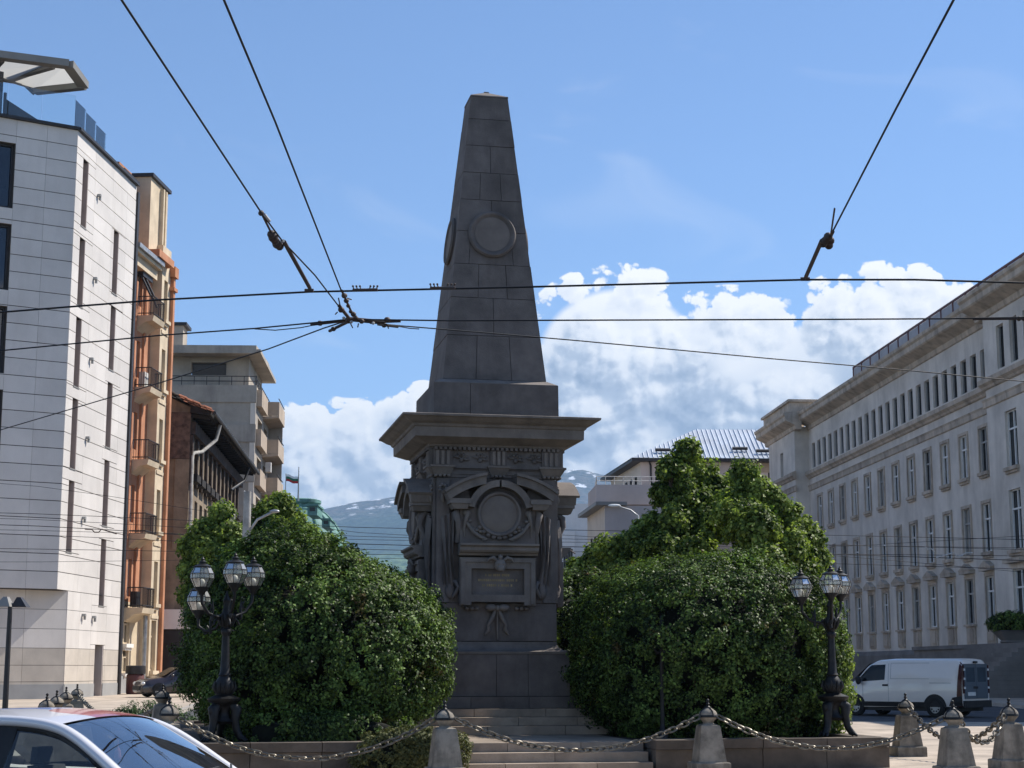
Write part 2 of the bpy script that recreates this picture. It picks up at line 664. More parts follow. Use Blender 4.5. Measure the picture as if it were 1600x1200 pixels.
def paving_poly(x0, x1, y0, y1):
    left = [(x0, y) for y in (y1, 30) if y0 < y <= y1]
    right = [(x1, y) for y in (30, y1) if y0 < y <= y1]
    return [(x0, y0), (x1, y0)] + right + left


plaza = pavement('plaza_pavement', paving_poly(-9.0, 30.0, 25.7, 50.0), MATS['paving'])
side_l = pavement('sidewalk', [(-70, 45), (-10.5, 45), (-13.4, 73.0), (-14.2, 100), (-12.5, 140), (-70, 140)], MATS['paving'])
side_r = pavement('sidewalk', [(20.5, 64), (60, 64), (60, 140), (17.5, 140)], MATS['paving'])


def kerb_run(parent, a, b, w=0.24, L=1.0):
    a, b = Vector(a), Vector(b)
    d = b - a
    n = max(1, int(d.length / L))
    ang = math.atan2(d.y, d.x)
    me = None
    for i in range(n):
        p = a + d * (i / n)
        if me is None:
            mb = MB().box(0.004, d.length / n - 0.004, -w, 0, -0.17, 0.008)
            me = mb.mesh('kerb_stone', MATS['kerb'])
        link('kerb_stone', me, parent, (p.x, p.y, gz(p.y)), ang)


kerb_run(plaza, (-9.0, 25.7), (30, 25.7))
kerb_run(plaza, (12.0, 50.0), (-9.0, 50.0))
kerb_run(side_l, (-10.5, 45), (-13.4, 73))
kerb_run(side_l, (-13.4, 73), (-14.2, 100), L=1.2)
kerb_run(side_r, (17.5, 140), (20.5, 64), L=2.0)

# ------------------------------------------------------------------ monument
TH = R(11.3)
MC = Vector((-0.56, 34.35, 0))


def mloc(x, y, z=0.0):
    return Vector((MC.x + math.cos(TH) * x - math.sin(TH) * y, MC.y + math.sin(TH) * x + math.cos(TH) * y, z))


mon = thing('obelisk_monument', 'tall dark granite obelisk on a carved pedestal in the middle of the square', 'monument', tuple(MC), TH)
GR, GL, GD, CORE = MATS['granite'], MATS['granite_lit'], MATS['granite_disc'], MATS['stone_core']
rr = random.Random(3)


def block(parent, m, x0, x1, w0, w1, z0, z1, gap=0.005, name='stone_block', proud=None):
    """one through-stone of a square course: half-width w0 at z0, w1 at z1; x0, x1 as fractions of the half-width"""
    j = rr.uniform(-0.005, 0.007) if proud is None else proud
    e0 = lambda f, w: f * w + (gap if f > -1 else -j) if f <= 0.999 else w + j
    mb = MB()
    pts = []
    for z, w in ((z0 + gap, w0), (z1 - gap, w1)):
        xl = -w - j if x0 <= -1 else x0 * w + gap
        xr = w + j if x1 >= 1 else x1 * w - gap
        pts += [(xl, -w - j, z), (xr, -w - j, z), (xr, w + j, z), (xl, w + j, z)]
    mb.hexa(pts)
    # split through-stones into a real chamfer on the long edges
    return part(mb, name, m, parent)


def course(parent, m, z0, z1, w0, w1, splits=()):
    xs = [-1.0] + list(splits) + [1.0]
    for a, b in zip(xs[:-1], xs[1:]):
        block(parent, m, a, b, w0, w1, z0, z1)


# lower plinth, base
core = part(MB().lathe([(1.54, 0.95), (1.54, 1.16), (1.41, 1.17), (1.41, 1.98), (1.17, 2.2), (1.17, 5.44), (1.20, 5.7), (1.27, 5.72), (1.27, 6.05), (1.24, 6.66), (1.24, 7.36)], sq=True), 'core', CORE, mon)
base = part(MB().lathe([(1.55, 0.948), (1.55, 0.952)], sq=True), 'base', GR, mon)
course(base, GR, 0.945, 1.17, 1.575, 1.57, (-0.35, 0.38))
course(base, GR, 1.17, 1.985, 1.445, 1.44, (-0.02, 0.42))
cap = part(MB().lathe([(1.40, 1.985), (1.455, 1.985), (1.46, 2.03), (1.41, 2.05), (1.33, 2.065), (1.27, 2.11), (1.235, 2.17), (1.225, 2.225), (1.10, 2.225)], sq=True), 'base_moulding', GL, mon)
die = part(MB().lathe([(1.10, 2.222), (1.18, 2.232)], sq=True), 'die', GR, mon)
course(die, GR, 2.235, 2.98, 1.225, 1.222, (0.03,))
course(die, GR, 2.98, 4.78, 1.222, 1.215, (-0.25, 0.3))
course(die, GR, 4.78, 5.46, 1.215, 1.212, (0.04,))
# entablature
ent = part(MB().lathe([(1.15, 5.455), (1.235, 5.46), (1.245, 5.52), (1.26, 5.525), (1.265, 5.60), (1.30, 5.635), (1.325, 5.64), (1.325, 5.685), (1.29, 5.69), (1.29, 6.02), (1.32, 6.03), (1.32, 6.05)], sq=True), 'entablature', GR, mon)
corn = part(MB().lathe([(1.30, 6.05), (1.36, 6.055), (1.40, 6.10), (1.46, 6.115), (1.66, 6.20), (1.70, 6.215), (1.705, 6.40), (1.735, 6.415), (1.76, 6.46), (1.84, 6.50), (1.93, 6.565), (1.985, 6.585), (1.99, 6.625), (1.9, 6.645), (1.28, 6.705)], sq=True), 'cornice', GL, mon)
for k in range(4):
    q = k * math.pi / 2
    # joint in the cornice
    for x in (-1.12, -0.98, -0.02):
        pass
    for xc, wd in ((-1.10, 0.36), (0.03, 0.33), (1.10, 0.36)):
        mb = MB().box(xc - wd / 2, xc + wd / 2, -1.345, -1.26, 5.692, 6.02)
        t = part(mb, 'triglyph', GR, ent, rz=q)
        mb = MB()
        for i in range(3):
            x = xc - wd / 2 + wd * (0.2 + 0.3 * i)
            mb.box(x - 0.03, x + 0.03, -1.375, -1.345, 5.70, 5.98)
        part(mb, 'flute_bar', GL, t)
        mb = MB()
        mb.hexa([(xc - wd / 2 + .02, -1.31, 5.50), (xc + wd / 2 - .02, -1.31, 5.50), (xc + wd / 2 - .02, -1.2, 5.50), (xc - wd / 2 + .02, -1.2, 5.50),
                 (xc - wd / 2 - .05, -1.40, 5.645), (xc + wd / 2 + .05, -1.40, 5.645), (xc + wd / 2 + .05, -1.2, 5.645), (xc - wd / 2 - .05, -1.2, 5.645)])
        mb.box(xc - wd / 2 - .07, xc + wd / 2 + .07, -1.42, -1.2, 5.647, 5.687)
        c = part(mb, 'capital', GL, ent, rz=q)
        mb = MB()
        for i in range(4):
            mb.ball((xc - wd / 2 + .05 + (wd - .1) * i / 3, -1.31, 5.485), (0.035, 0.035, 0.03), 8, 5)
        part(mb, 'bead_row', GL, c, 60)
    for xc in (-0.53, 0.57):
        mb = MB()
        for sx in (-1, 1):
            for i in range(5):
                a = R(-10 + 42 * i)
                mb.tube([(xc + sx * .19 + 0.02 * math.cos(a), -1.30, 5.84 + .02 * math.sin(a)), (xc + sx * .19 + .09 * math.cos(a) , -1.345, 5.83 + .075 * math.sin(a)), (xc + sx * .19 + .17 * math.cos(a), -1.30, 5.82 + .125 * math.sin(a))], [.018, .032, .006], 6)
            mb.ball((xc + sx * .19, -1.31, 5.80), (.05, .05, .05), 8, 6)
        part(mb, 'palmette_relief', GR, ent, 60, rz=q)
    mb = MB()
    for i in range(27):
        x = -1.24 + 2.48 * i / 26
        mb.box(x - .028, x + .028, -1.40, -1.30, 5.995, 6.052)
    part(mb, 'dentil_row', GR, ent, rz=q)
# socle under the shaft
soc = part(MB().lathe([(1.15, 6.69), (1.2, 6.7)], sq=True), 'shaft_socle', GR, mon)
course(soc, GR, 6.69, 7.375, 1.278, 1.272, (-0.42,))
part(MB().lathe([(1.27, 7.365), (1.268, 7.378), (1.085, 7.475), (1.0, 7.48)], sq=True), 'socle_weathering', GL, soc)
# shaft
shaft = part(MB().lathe([(1.04, 7.47), (0.378, 13.70)], sq=True), 'shaft', CORE, mon)
hw = lambda z: 1.065 - (z - 7.48) * (0.665 / 6.24)
zs = [7.48, 8.41, 9.22, 9.95, 10.67, 11.37, 11.98, 12.59, 13.20, 13.72]
sp = [(-0.36, 0.33), (0.0,), (-0.36, 0.34), (-0.62, 0.55), (0.0,), (-0.38, 0.33), (-0.01,), (), ()]
for i in range(9):
    course(shaft, GR, zs[i], zs[i + 1], hw(zs[i]), hw(zs[i + 1]), sp[i])
part(MB().lathe([(0.41, 13.722), (0.405, 13.75), (0.06, 13.93), (0.05, 13.96), (0.01, 13.97)], sq=True), 'apex', GL, shaft)
# round bosses on the four faces of the shaft
zc = 10.61
slope = 0.665 / 6.24


def tilt(o):
    o.rotation_euler = (0, 0, o.rotation_euler.z)


for k in range(4):
    q = k * math.pi / 2
    w = hw(zc)
    ring = MB()
    prof = [(0.50, 0.0), (0.505, -0.07), (0.47, -0.105), (0.43, -0.10), (0.40, -0.07), (0.37, -0.06), (0.0, -0.075)]
    n = 40
    vs, fs = [], []
    for (r, yo) in prof:
        for i in range(n):
            a = 2 * math.pi * i / n
            z = zc + r * math.sin(a)
            vs.append((r * math.cos(a), -hw(z) + yo + 0.02, z))
    for j in range(len(prof) - 1):
        for i in range(n):
            i2 = (i + 1) % n
            fs.append((j * n + i, j * n + i2, (j + 1) * n + i2, (j + 1) * n + i))
    ring.add(vs[:6 * n], fs[:5 * n])
    md = part(ring, 'shaft_medallion', GR, shaft, 35, rz=q)
    disc = MB().add(vs[5 * n:6 * n], [tuple(range(n))])
    disc.v = [(x, y - 0.008, z) for x, y, z in disc.v]
    part(disc, 'disc', GD, md)

# carved aedicule on each face of the die: built once, turned four times
FY = -1.22


def arc(cx, cz, r, a0, a1, n):
    return [(cx + r * math.cos(R(a0 + (a1 - a0) * i / n)), cz + r * math.sin(R(a0 + (a1 - a0) * i / n))) for i in range(n + 1)]


def slab(poly, y0, y1):
    return MB().prism(poly, lambda a, b, t: (a, y1 if t else y0, b))


def sweep_band(outer, inner, y0, y1):
    return slab(outer + inner[::-1], y0, y1)


aed = []
mcx, mcz = 0.02, 4.72
panel = part(MB().box(-0.76, 0.76, FY - 0.20, FY + 0.05, 4.13, 4.86), 'relief_panel', GR, mon)
aed.append(panel)
back = slab([(-0.60, 4.862)] + arc(mcx, mcz, 0.60, 170, 10, 20) + [(0.62, 4.862)], FY - 0.17, FY + 0.05)
aed.append(part(back, 'arch_back', GR, mon))
arch = sweep_band(arc(mcx, mcz, 0.66, 168, 92.0, 14), arc(mcx, mcz, 0.53, 168, 92.4, 14), FY - 0.41, FY)
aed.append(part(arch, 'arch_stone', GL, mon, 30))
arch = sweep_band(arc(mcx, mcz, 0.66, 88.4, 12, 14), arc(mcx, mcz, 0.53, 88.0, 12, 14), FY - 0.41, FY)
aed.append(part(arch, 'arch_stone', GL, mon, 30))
for sx in (-1, 1):
    # broken segmental pediment half: raking cornice and level return with a spandrel opening between
    c0 = (0.03, 3.62)
    o = arc(c0[0], c0[1], 1.86, 90 + sx * -9.5, 90 + sx * -36.5, 10)
    i_ = arc(c0[0], c0[1], 1.70, 90 + sx * -10.5, 90 + sx * -37.5, 10)
    ped = MB()
    ped.prism(o + i_[::-1], lambda a, b, t: (a, (FY + 0.02) if t else (FY - 0.47), b))
    o2 = arc(c0[0], c0[1], 1.92, 90 + sx * -9.0, 90 + sx * -37.0, 10)
    i2 = arc(c0[0], c0[1], 1.862, 90 + sx * -9.2, 90 + sx * -36.8, 10)
    ped.prism(o2 + i2[::-1], lambda a, b, t: (a, (FY + 0.02) if t else (FY - 0.53), b))
    p_ = part(ped, 'pediment_half', GL, mon, 30)
    lv = MB()
    lv.box(min(sx * 0.60, sx * 1.02) + .02, max(sx * 0.60, sx * 1.02) + .02, FY - 0.45, FY, 4.905, 5.0)
    lv.hexa([(sx * 0.66 + .02, FY - 0.39, 4.80), (sx * 0.93 + .02, FY - 0.39, 4.80), (sx * 0.93 + .02, FY, 4.80), (sx * 0.66 + .02, FY, 4.80),
             (sx * 0.64 + .02, FY - 0.43, 4.902), (sx * 0.99 + .02, FY - 0.43, 4.902), (sx * 0.99 + .02, FY, 4.902), (sx * 0.64 + .02, FY, 4.902)])
    part(lv, 'pediment_return', GL, p_)
    sl = slab([(sx * 0.55, 5.02), (sx * 1.0, 5.0), (sx * 0.62, 5.25)], FY - 0.2, FY)
    part(sl, 'spandrel', GR, p_)
    aed.append(p_)
    # console scroll beside the panel
    cs = MB()
    cs.tube([(sx * 0.80, FY - 0.12, 4.80), (sx * 0.84, FY - 0.22, 4.70), (sx * 0.80, FY - 0.25, 4.55), (sx * 0.79, FY - 0.16, 4.35), (sx * 0.80, FY - 0.12, 4.16)], [.05, .075, .06, .045, .06], 8)
    aed.append(part(cs, 'console', GR, mon, 60))
    # hanging drapery in folds
    dr = MB()

    def fold(u, v, sx=sx):
        x = sx * (0.82 + 0.30 * u + 0.10 * math.sin(v * 2.6) * (1 - u) - 0.06 * v)
        z = 4.80 - 1.55 * v - 0.16 * u * (1 - v) + 0.10 * math.sin(u * 9) * v
        y = FY - 0.02 - (0.10 + 0.045 * math.sin(u * 17 + v * 3.0)) * (0.5 + 0.6 * math.sin(math.pi * min(1, v * 0.9 + 0.08)))
        return (x, y, z)
    dr.grid(fold, 14, 18)
    aed.append(part(dr, 'drapery', GR, mon, 70))
    kn = MB()
    kn.ball((sx * 0.93, FY - .05, 3.22), (.10, .06, .16), 10, 7)
    kn.tube([(sx * 0.90, FY - .03, 3.40), (sx * 0.82, FY - .10, 3.38), (sx * 0.77, FY - .16, 3.28), (sx * 0.84, FY - .12, 3.14), (sx * .90, FY - .05, 3.06)], [.03, .05, .045, .04, .015], 7)
    aed.append(part(kn, 'drapery_knot', GR, mon, 70))
    # scrolls, a palm and a hanging branch round the medallion
    sc_ = MB()
    y = FY - 0.21
    sc_.tube([(sx * .68, y, 4.62), (sx * .60, y - .04, 4.50), (sx * .50, y - .05, 4.36), (sx * .36, y - .05, 4.26), (sx * .22, y - .03, 4.22)], [.02, .035, .04, .04, .02], 7)
    for i in range(6):
        t = i / 5
        sc_.ball((sx * (.64 - .36 * t), y - .03, 4.60 - .34 * t + .05 * math.sin(i * 2.1)), (.045, .035, .035), 7, 5)
    sc_.tube([(sx * .66, y, 4.80), (sx * .62, y - .06, 4.70), (sx * .66, y - .04, 4.58), (sx * .68, y, 4.42), (sx * .66, y, 4.25)], [.03, .05, .035, .03, .012], 7)
    sc_.ball((sx * .62, y - .02, 4.73), (.085, .05, .07), 9, 6)
    aed.append(part(sc_, 'scroll_ornament', GL, mon, 70))
    # pilaster strip with a rosette
    pl = MB().box(min(sx * 0.95, sx * 1.20), max(sx * 0.95, sx * 1.20), FY - 0.045, FY, 2.99, 5.44)
    pp = part(pl, 'pilaster', GR, mon)
    ro = MB()
    for i in range(7):
        a = 2 * math.pi * i / 7
        ro.ball((sx * 1.08 + .065 * math.cos(a), FY - .07, 5.23 + .075 * math.sin(a)), (.038, .035, .038), 7, 5)
    ro.tube([(sx * 1.08, FY - .06, 5.15), (sx * 1.09, FY - .08, 5.04), (sx * 1.07, FY - .06, 4.95)], [.03, .045, .015], 6)
    part(ro, 'rosette', GL, pp, 70)
    aed.append(pp)
# round medallion
ring = MB()
n = 44
prof = [(0.455, FY - 0.16), (0.455, FY - 0.27), (0.43, FY - 0.31), (0.39, FY - 0.30), (0.362, FY - 0.25)]
vs = [(mcx + r * math.cos(2 * math.pi * i / n), y, mcz + r * math.sin(2 * math.pi * i / n)) for r, y in prof for i in range(n)]
fs = [(j * n + i, j * n + (i + 1) % n, (j + 1) * n + (i + 1) % n, (j + 1) * n + i) for j in range(len(prof) - 1) for i in range(n)]
md = part(ring.add(vs, fs), 'medallion_rim', GR, mon, 35)
dsk = MB()
vs = [(mcx, FY - 0.285, mcz)]
for r, y in ((0.18, FY - 0.282), (0.30, FY - 0.272), (0.365, FY - 0.252)):
    vs += [(mcx + r * math.cos(2 * math.pi * i / n), y, mcz + r * math.sin(2 * math.pi * i / n)) for i in range(n)]
fs = [(0, 1 + i, 1 + (i + 1) % n) for i in range(n)]
for j in range(2):
    fs += [(1 + j * n + i, 1 + j * n + (i + 1) % n, 1 + (j + 1) * n + (i + 1) % n, 1 + (j + 1) * n + i) for i in range(n)]
part(dsk.add(vs, fs), 'medallion_disc', GD, md, 60)
mk = MB()
for i in range(9):
    a = R(215 + 110 * i / 8)
    mk.ball((mcx + .47 * math.cos(a), FY - .25, mcz + .47 * math.sin(a)), (.055, .05, .045), 8, 6)
part(mk, 'wreath', GR, md, 70)
aed.append(md)
# shelf
sh = MB()
sh.prism([(FY, 3.90), (FY - .24, 3.90), (FY - .27, 3.94), (FY - .33, 3.965), (FY - .36, 4.0), (FY - .36, 4.06), (FY - .42, 4.09), (FY - .42, 4.128), (FY, 4.135)], lambda a, b, t: (0.80 if t else -0.78, a, b))
aed.append(part(sh, 'shelf_moulding', GL, mon))
# inscription plaque with crossetted frame
plq = part(MB().box(-0.745, 0.745, FY - 0.14, FY, 2.99, 3.855), 'plaque', GR, mon)
fm = MB()
y0, y1 = FY - 0.235, FY - 0.138
fm.box(-0.76, -0.53, y0, y1, 2.93, 3.86)
fm.box(0.53, 0.76, y0, y1, 2.93, 3.86)
fm.box(-0.53, 0.53, y0, y1, 3.645, 3.86)
fm.box(-0.53, 0.53, y0, y1, 2.995, 3.135)
fm.box(-0.74, -0.66, y0 - .03, y0, 2.95, 3.84)
fm.box(0.66, 0.74, y0 - .03, y0, 2.95, 3.84)
fm.box(-0.66, 0.66, y0 - .03, y0, 3.77, 3.84)
part(fm, 'plaque_frame', GL, plq)
tx = MB()
rt = random.Random(11)
for zz, hl in ((3.50, .24), (3.40, .38), (3.30, .30)):
    x = -hl
    while x < hl:
        wl = rt.uniform(.018, .034)
        tx.box(x, x + wl, FY - .146, FY - .139, zz, zz + .045)
        x += wl + rt.choice((.012, .012, .014, .04))
mat('gilding', (0.28, 0.21, 0.11), 0.5, 0.2, 8, metal=0.3)
part(tx, 'inscription', MATS['gilding'], plq)
aed.append(plq)
# head with horns above the plaque, bow and tails under it
hd = MB()
hd.ball((0.03, FY - .30, 3.71), (.115, .10, .13), 14, 10)
hd.ball((0.03, FY - .37, 3.64), (.075, .07, .075), 12, 8)
hd.ball((0.03, FY - .33, 3.86), (.05, .05, .06), 10, 7)
for sx in (-1, 1):
    hd.tube([(0.03 + sx * .07, FY - .30, 3.80), (0.03 + sx * .14, FY - .33, 3.86), (0.03 + sx * .22, FY - .33, 3.83), (0.03 + sx * .27, FY - .30, 3.76)], [.03, .04, .03, .01], 7)
    hd.ball((0.03 + sx * .045, FY - .385, 3.735), (.022, .02, .018), 7, 5)
aed.append(part(hd, 'head_mask', GL, mon, 70))
bw = MB()
for sx in (-1, 1):
    bw.ball((0.01 + sx * .13, FY - .12, 2.885), (.12, .09, .075), 12, 8)
    bw.tube([(0.01 + sx * .03, FY - .10, 2.86), (0.01 + sx * .09, FY - .11, 2.70), (0.01 + sx * .18, FY - .09, 2.55), (0.01 + sx * .16, FY - .06, 2.46), (0.01 + sx * .24, FY - .05, 2.36)], [.03, .045, .03, .05, .015], 8)
    for i in range(3):
        bw.ball((0.01 + sx * (.40 + .10 * i), FY - .06, 2.87), (.045, .06, .04), 8, 6)
bw.ball((0.01, FY - .13, 2.88), (.05, .07, .06), 10, 7)
bw.tube([(0.02, FY - .08, 2.85), (0.02, FY - .06, 2.5), (0.03, FY - .03, 2.27)], [.02, .025, .01], 7)
aed.append(part(bw, 'ribbon_bow', GL, mon, 70))
for k in (1, 2, 3):
    for o in aed:
        c = copy_tree(o, mon)
        c.rotation_euler = (0, 0, k * math.pi / 2)

# ------------------------------------------------------------------ steps, planting bed and its low wall
stp = thing('stone_steps', 'flight of worn stone steps climbing to the foot of the obelisk', 'steps', tuple(MC), TH)
SS = MATS['step_stone']


def step_row(x0, x1, y0, y1, z0, z1, cuts):
    xs = [x0] + list(cuts) + [x1]
    for a, b in zip(xs[:-1], xs[1:]):
        part(MB().box(a + .005, b - .005, y0, y1, z0, z1), 'step', SS, stp)


step_row(-2.0, 2.0, -1.92, 1.92, .793, .942, (-0.55, 0.85))
step_row(-2.3, 2.3, -2.22, 2.22, .638, .789, (-1.1, 0.25, 1.4))
step_row(-2.55, 2.55, -2.52, 2.52, .474, .634, (-0.4, 1.1))
step_row(-1.72, 1.72, -5.72, -2.524, .322, .470, (-0.65, 0.62))
step_row(-1.72, 1.72, -6.02, -5.2, .162, .318, (0.1,))
step_row(-1.72, 1.72, -6.32, -5.4, -.02, .158, (-0.8, 0.75))
bed = MB()
for x0, x1, y0, y1 in ((-5.75, -1.74, -5.55, 6.0), (1.74, 5.75, -5.55, 6.0), (-1.735, 1.735, -2.50, 6.0)):
    bed.box(x0, x1, y0, y1, -0.05, 0.455)
b_ = part(bed, 'planting_bed', MATS['soil'], None, loc=tuple(MC), rz=TH)
tag(b_, kind='structure')
kw = thing('low_stone_wall', 'low stone kerb wall with coping round the planted bed of the monument', 'wall', tuple(MC), TH)


def wall_run(x0, x1, y0, y1, alongx, L=1.35):
    a, b = (x0, x1) if alongx else (y0, y1)
    n = max(1, round((b - a) / L))
    for i in range(n):
        p, q = a + (b - a) * i / n + .006, a + (b - a) * (i + 1) / n - .006
        j = rr.uniform(-.006, .006)
        if alongx:
            m1, m2 = MB().box(p, q, y0 + j, y1 + j, -.05, .355), MB().box(p, q, y0 - .04 + j, y1 + .04 + j, .362, .515)
        else:
            m1, m2 = MB().box(x0 + j, x1 + j, p, q, -.05, .355), MB().box(x0 - .04 + j, x1 + .04 + j, p, q, .362, .515)
        part(m1, 'wall_stone', MATS['wall_stone'], kw)
        part(m2, 'coping_stone', MATS['wall_stone'], kw)


wall_run(1.78, 2.62, -6.25, -5.56, True, .9)
wall_run(2.62, 6.1, -5.95, -5.56, True)
wall_run(-2.62, -1.78, -6.25, -5.56, True, .9)
wall_run(-6.1, -2.62, -5.95, -5.56, True)
wall_run(5.76, 6.1, -5.53, 6.0, False)
wall_run(-6.1, -5.76, -5.53, 6.0, False)
wall_run(-6.1, 6.1, 6.01, 6.35, True)
# ------------------------------------------------------------------ foliage
def leaves(name, pts, nrm, size, m, parent, seed, aspect=0.62, off=(0, 0, 0), up=0.0):
    """one small folded diamond leaf per point"""
    rg = np.random.default_rng(seed)
    n = len(pts)
    nrm = nrm / np.maximum(np.linalg.norm(nrm, axis=1, keepdims=True), 1e-6)
    t = rg.normal(size=(n, 3))
    t[:, 2] += up
    t -= nrm * np.sum(t * nrm, axis=1, keepdims=True)
    t /= np.maximum(np.linalg.norm(t, axis=1, keepdims=True), 1e-6)
    b = np.cross(nrm, t)
    L = (size * rg.uniform(0.65, 1.35, n))[:, None]
    W = L * aspect
    v = np.empty((n, 4, 3))
    v[:, 0] = pts - t * L * 0.5
    v[:, 1] = pts + b * W * 0.5 + nrm * L * 0.10
    v[:, 2] = pts + t * L * 0.5 - nrm * L * 0.16
    v[:, 3] = pts - b * W * 0.5 + nrm * L * 0.10
    v = v.reshape(-1, 3) - np.array(off)
    me = bpy.data.meshes.new(name)
    me.vertices.add(4 * n)
    me.vertices.foreach_set('co', v.ravel())
    me.loops.add(4 * n)
    me.loops.foreach_set('vertex_index', np.arange(4 * n, dtype=np.int32))
    me.polygons.add(n)
    me.polygons.foreach_set('loop_start', np.arange(0, 4 * n, 4, dtype=np.int32))
    me.polygons.foreach_set('loop_total', np.full(n, 4, dtype=np.int32))
    me.update()
    me.validate()
    me.materials.append(m)
    return link(name, me, parent)


def clumps_to_leaves(rg, cen, out, rad, per, jitter=0.55, upb=0.25):
    n = len(cen)
    g = rg.normal(size=(n, per, 3))
    g /= np.maximum(np.linalg.norm(g, axis=2, keepdims=True), 1e-6)
    g *= (rg.uniform(0.15, 1.0, (n, per, 1))) ** 0.5
    pts = cen[:, None, :] + g * rad[:, None, None]
    nr = 0.55 * out[:, None, :] + 0.55 * g + jitter * rg.normal(size=(n, per, 3)) * 0.6
    nr[:, :, 2] += upb
    return pts.reshape(-1, 3), nr.reshape(-1, 3)


def super_dirs(rg, n):
    d = rg.normal(size=(n, 3))
    return d / np.linalg.norm(d, axis=1, keepdims=True)


def bush(name, label, c, rad, p, n_cl, per, leaf, seed, m, group=None, zmin=0.46, rot=0.0, dents=0.06, cat='bush', crad=0.155, slope=0.0):
    rg = np.random.default_rng(seed)
    root = thing(name, label, cat, (c[0], c[1], zmin), 0, group)
    d = super_dirs(rg, n_cl)
    a = np.array(rad)
    r = 1.0 / (np.sum(np.abs(d / a) ** p, axis=1)) ** (1.0 / p)
    # lumps: a few low bumps over the clipped form
    bl = super_dirs(rg, 26)
    bump = np.max(d @ bl.T, axis=1)
    r *= 1.0 - dents + dents * 2.0 * (np.clip(bump, 0.85, 1.0) - 0.85) / 0.15
    r *= 1.0 - np.abs(rg.normal(0, 0.042, n_cl)) + (rg.random(n_cl) < 0.06) * rg.uniform(0.02, 0.09, n_cl)
    deep = rg.random(n_cl) < 0.22
    r[deep] *= rg.uniform(0.80, 0.93, deep.sum())
    cen = d * r[:, None]
    if slope:
        fz = 1.0 - slope * np.clip(cen[:, 0] / a[0], -0.25, 1.0)
        cen[:, 2] = np.where(cen[:, 2] > 0, cen[:, 2] * fz, cen[:, 2])
    out = np.sign(d) * np.abs(d / a) ** (p - 1)
    out /= np.linalg.norm(out, axis=1, keepdims=True)
    if rot:
        cr_, sr_ = math.cos(rot), math.sin(rot)
        M = np.array([[cr_, -sr_, 0], [sr_, cr_, 0], [0, 0, 1]])
        cen, out = cen @ M.T, out @ M.T
    cen = cen + np.array(c)
    keep = cen[:, 2] > zmin - 0.02
    cen, out = cen[keep], out[keep]
    pts, nr = clumps_to_leaves(rg, cen, out, np.full(len(cen), crad) * rg.uniform(.7, 1.3, len(cen)), per)
    pts[:, 2] = np.maximum(pts[:, 2], zmin + 0.01 + rg.random(len(pts)) * .05)
    leaves('foliage', pts, nr, leaf, m, root, seed + 1, off=ROOTS[root])
    tr = MB()
    for i in range(5):
        an = 2 * math.pi * i / 5 + 0.4
        e = Vector((rad[0] * .5 * math.cos(an), rad[1] * .5 * math.sin(an), (c[2] - zmin) + rad[2] * .45))
        tr.tube([(0.12 * math.cos(an), .12 * math.sin(an), 0), (e.x * .4, e.y * .4, e.z * .5), e], [.09, .06, .02], 7)
    part(tr, 'trunk', MATS['bark'], root, 60)
    # near-black core added to block light; inner shade is put into its colour
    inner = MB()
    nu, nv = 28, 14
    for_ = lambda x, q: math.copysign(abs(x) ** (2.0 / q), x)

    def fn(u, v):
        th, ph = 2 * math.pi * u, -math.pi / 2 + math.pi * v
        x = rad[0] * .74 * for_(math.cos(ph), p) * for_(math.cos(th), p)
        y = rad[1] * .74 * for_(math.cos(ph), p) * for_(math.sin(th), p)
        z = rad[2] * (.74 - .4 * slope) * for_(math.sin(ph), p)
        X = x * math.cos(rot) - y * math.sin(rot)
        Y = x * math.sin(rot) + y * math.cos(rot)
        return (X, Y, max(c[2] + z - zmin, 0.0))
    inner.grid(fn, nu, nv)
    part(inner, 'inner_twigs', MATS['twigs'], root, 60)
    return root


mat('twigs', (0.006, 0.008, 0.004), 0.95, 0.4, 14, bump=0.8, bscale=30)  # near-black, so the bush core reads as deep shade
YW = MATS['yew_leaf']
GRP = 'clipped evergreen bushes at the corners of the monument'
p = mloc(-3.62, -2.85)
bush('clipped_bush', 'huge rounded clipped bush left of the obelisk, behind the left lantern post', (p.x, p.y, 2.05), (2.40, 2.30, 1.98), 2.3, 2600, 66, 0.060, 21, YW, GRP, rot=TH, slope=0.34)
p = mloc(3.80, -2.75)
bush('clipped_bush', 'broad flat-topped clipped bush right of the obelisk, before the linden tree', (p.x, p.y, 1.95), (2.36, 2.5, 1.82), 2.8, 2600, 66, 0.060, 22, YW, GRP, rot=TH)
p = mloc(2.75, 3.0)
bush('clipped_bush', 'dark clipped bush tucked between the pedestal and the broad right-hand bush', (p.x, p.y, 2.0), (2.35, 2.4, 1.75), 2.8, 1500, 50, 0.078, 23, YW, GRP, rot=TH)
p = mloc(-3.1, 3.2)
bush('clipped_bush', 'clipped bush mostly hidden behind the huge rounded bush on the left', (p.x, p.y, 2.0), (2.3, 2.3, 1.95), 2.6, 800, 46, 0.095, 24, YW, GRP, rot=TH)
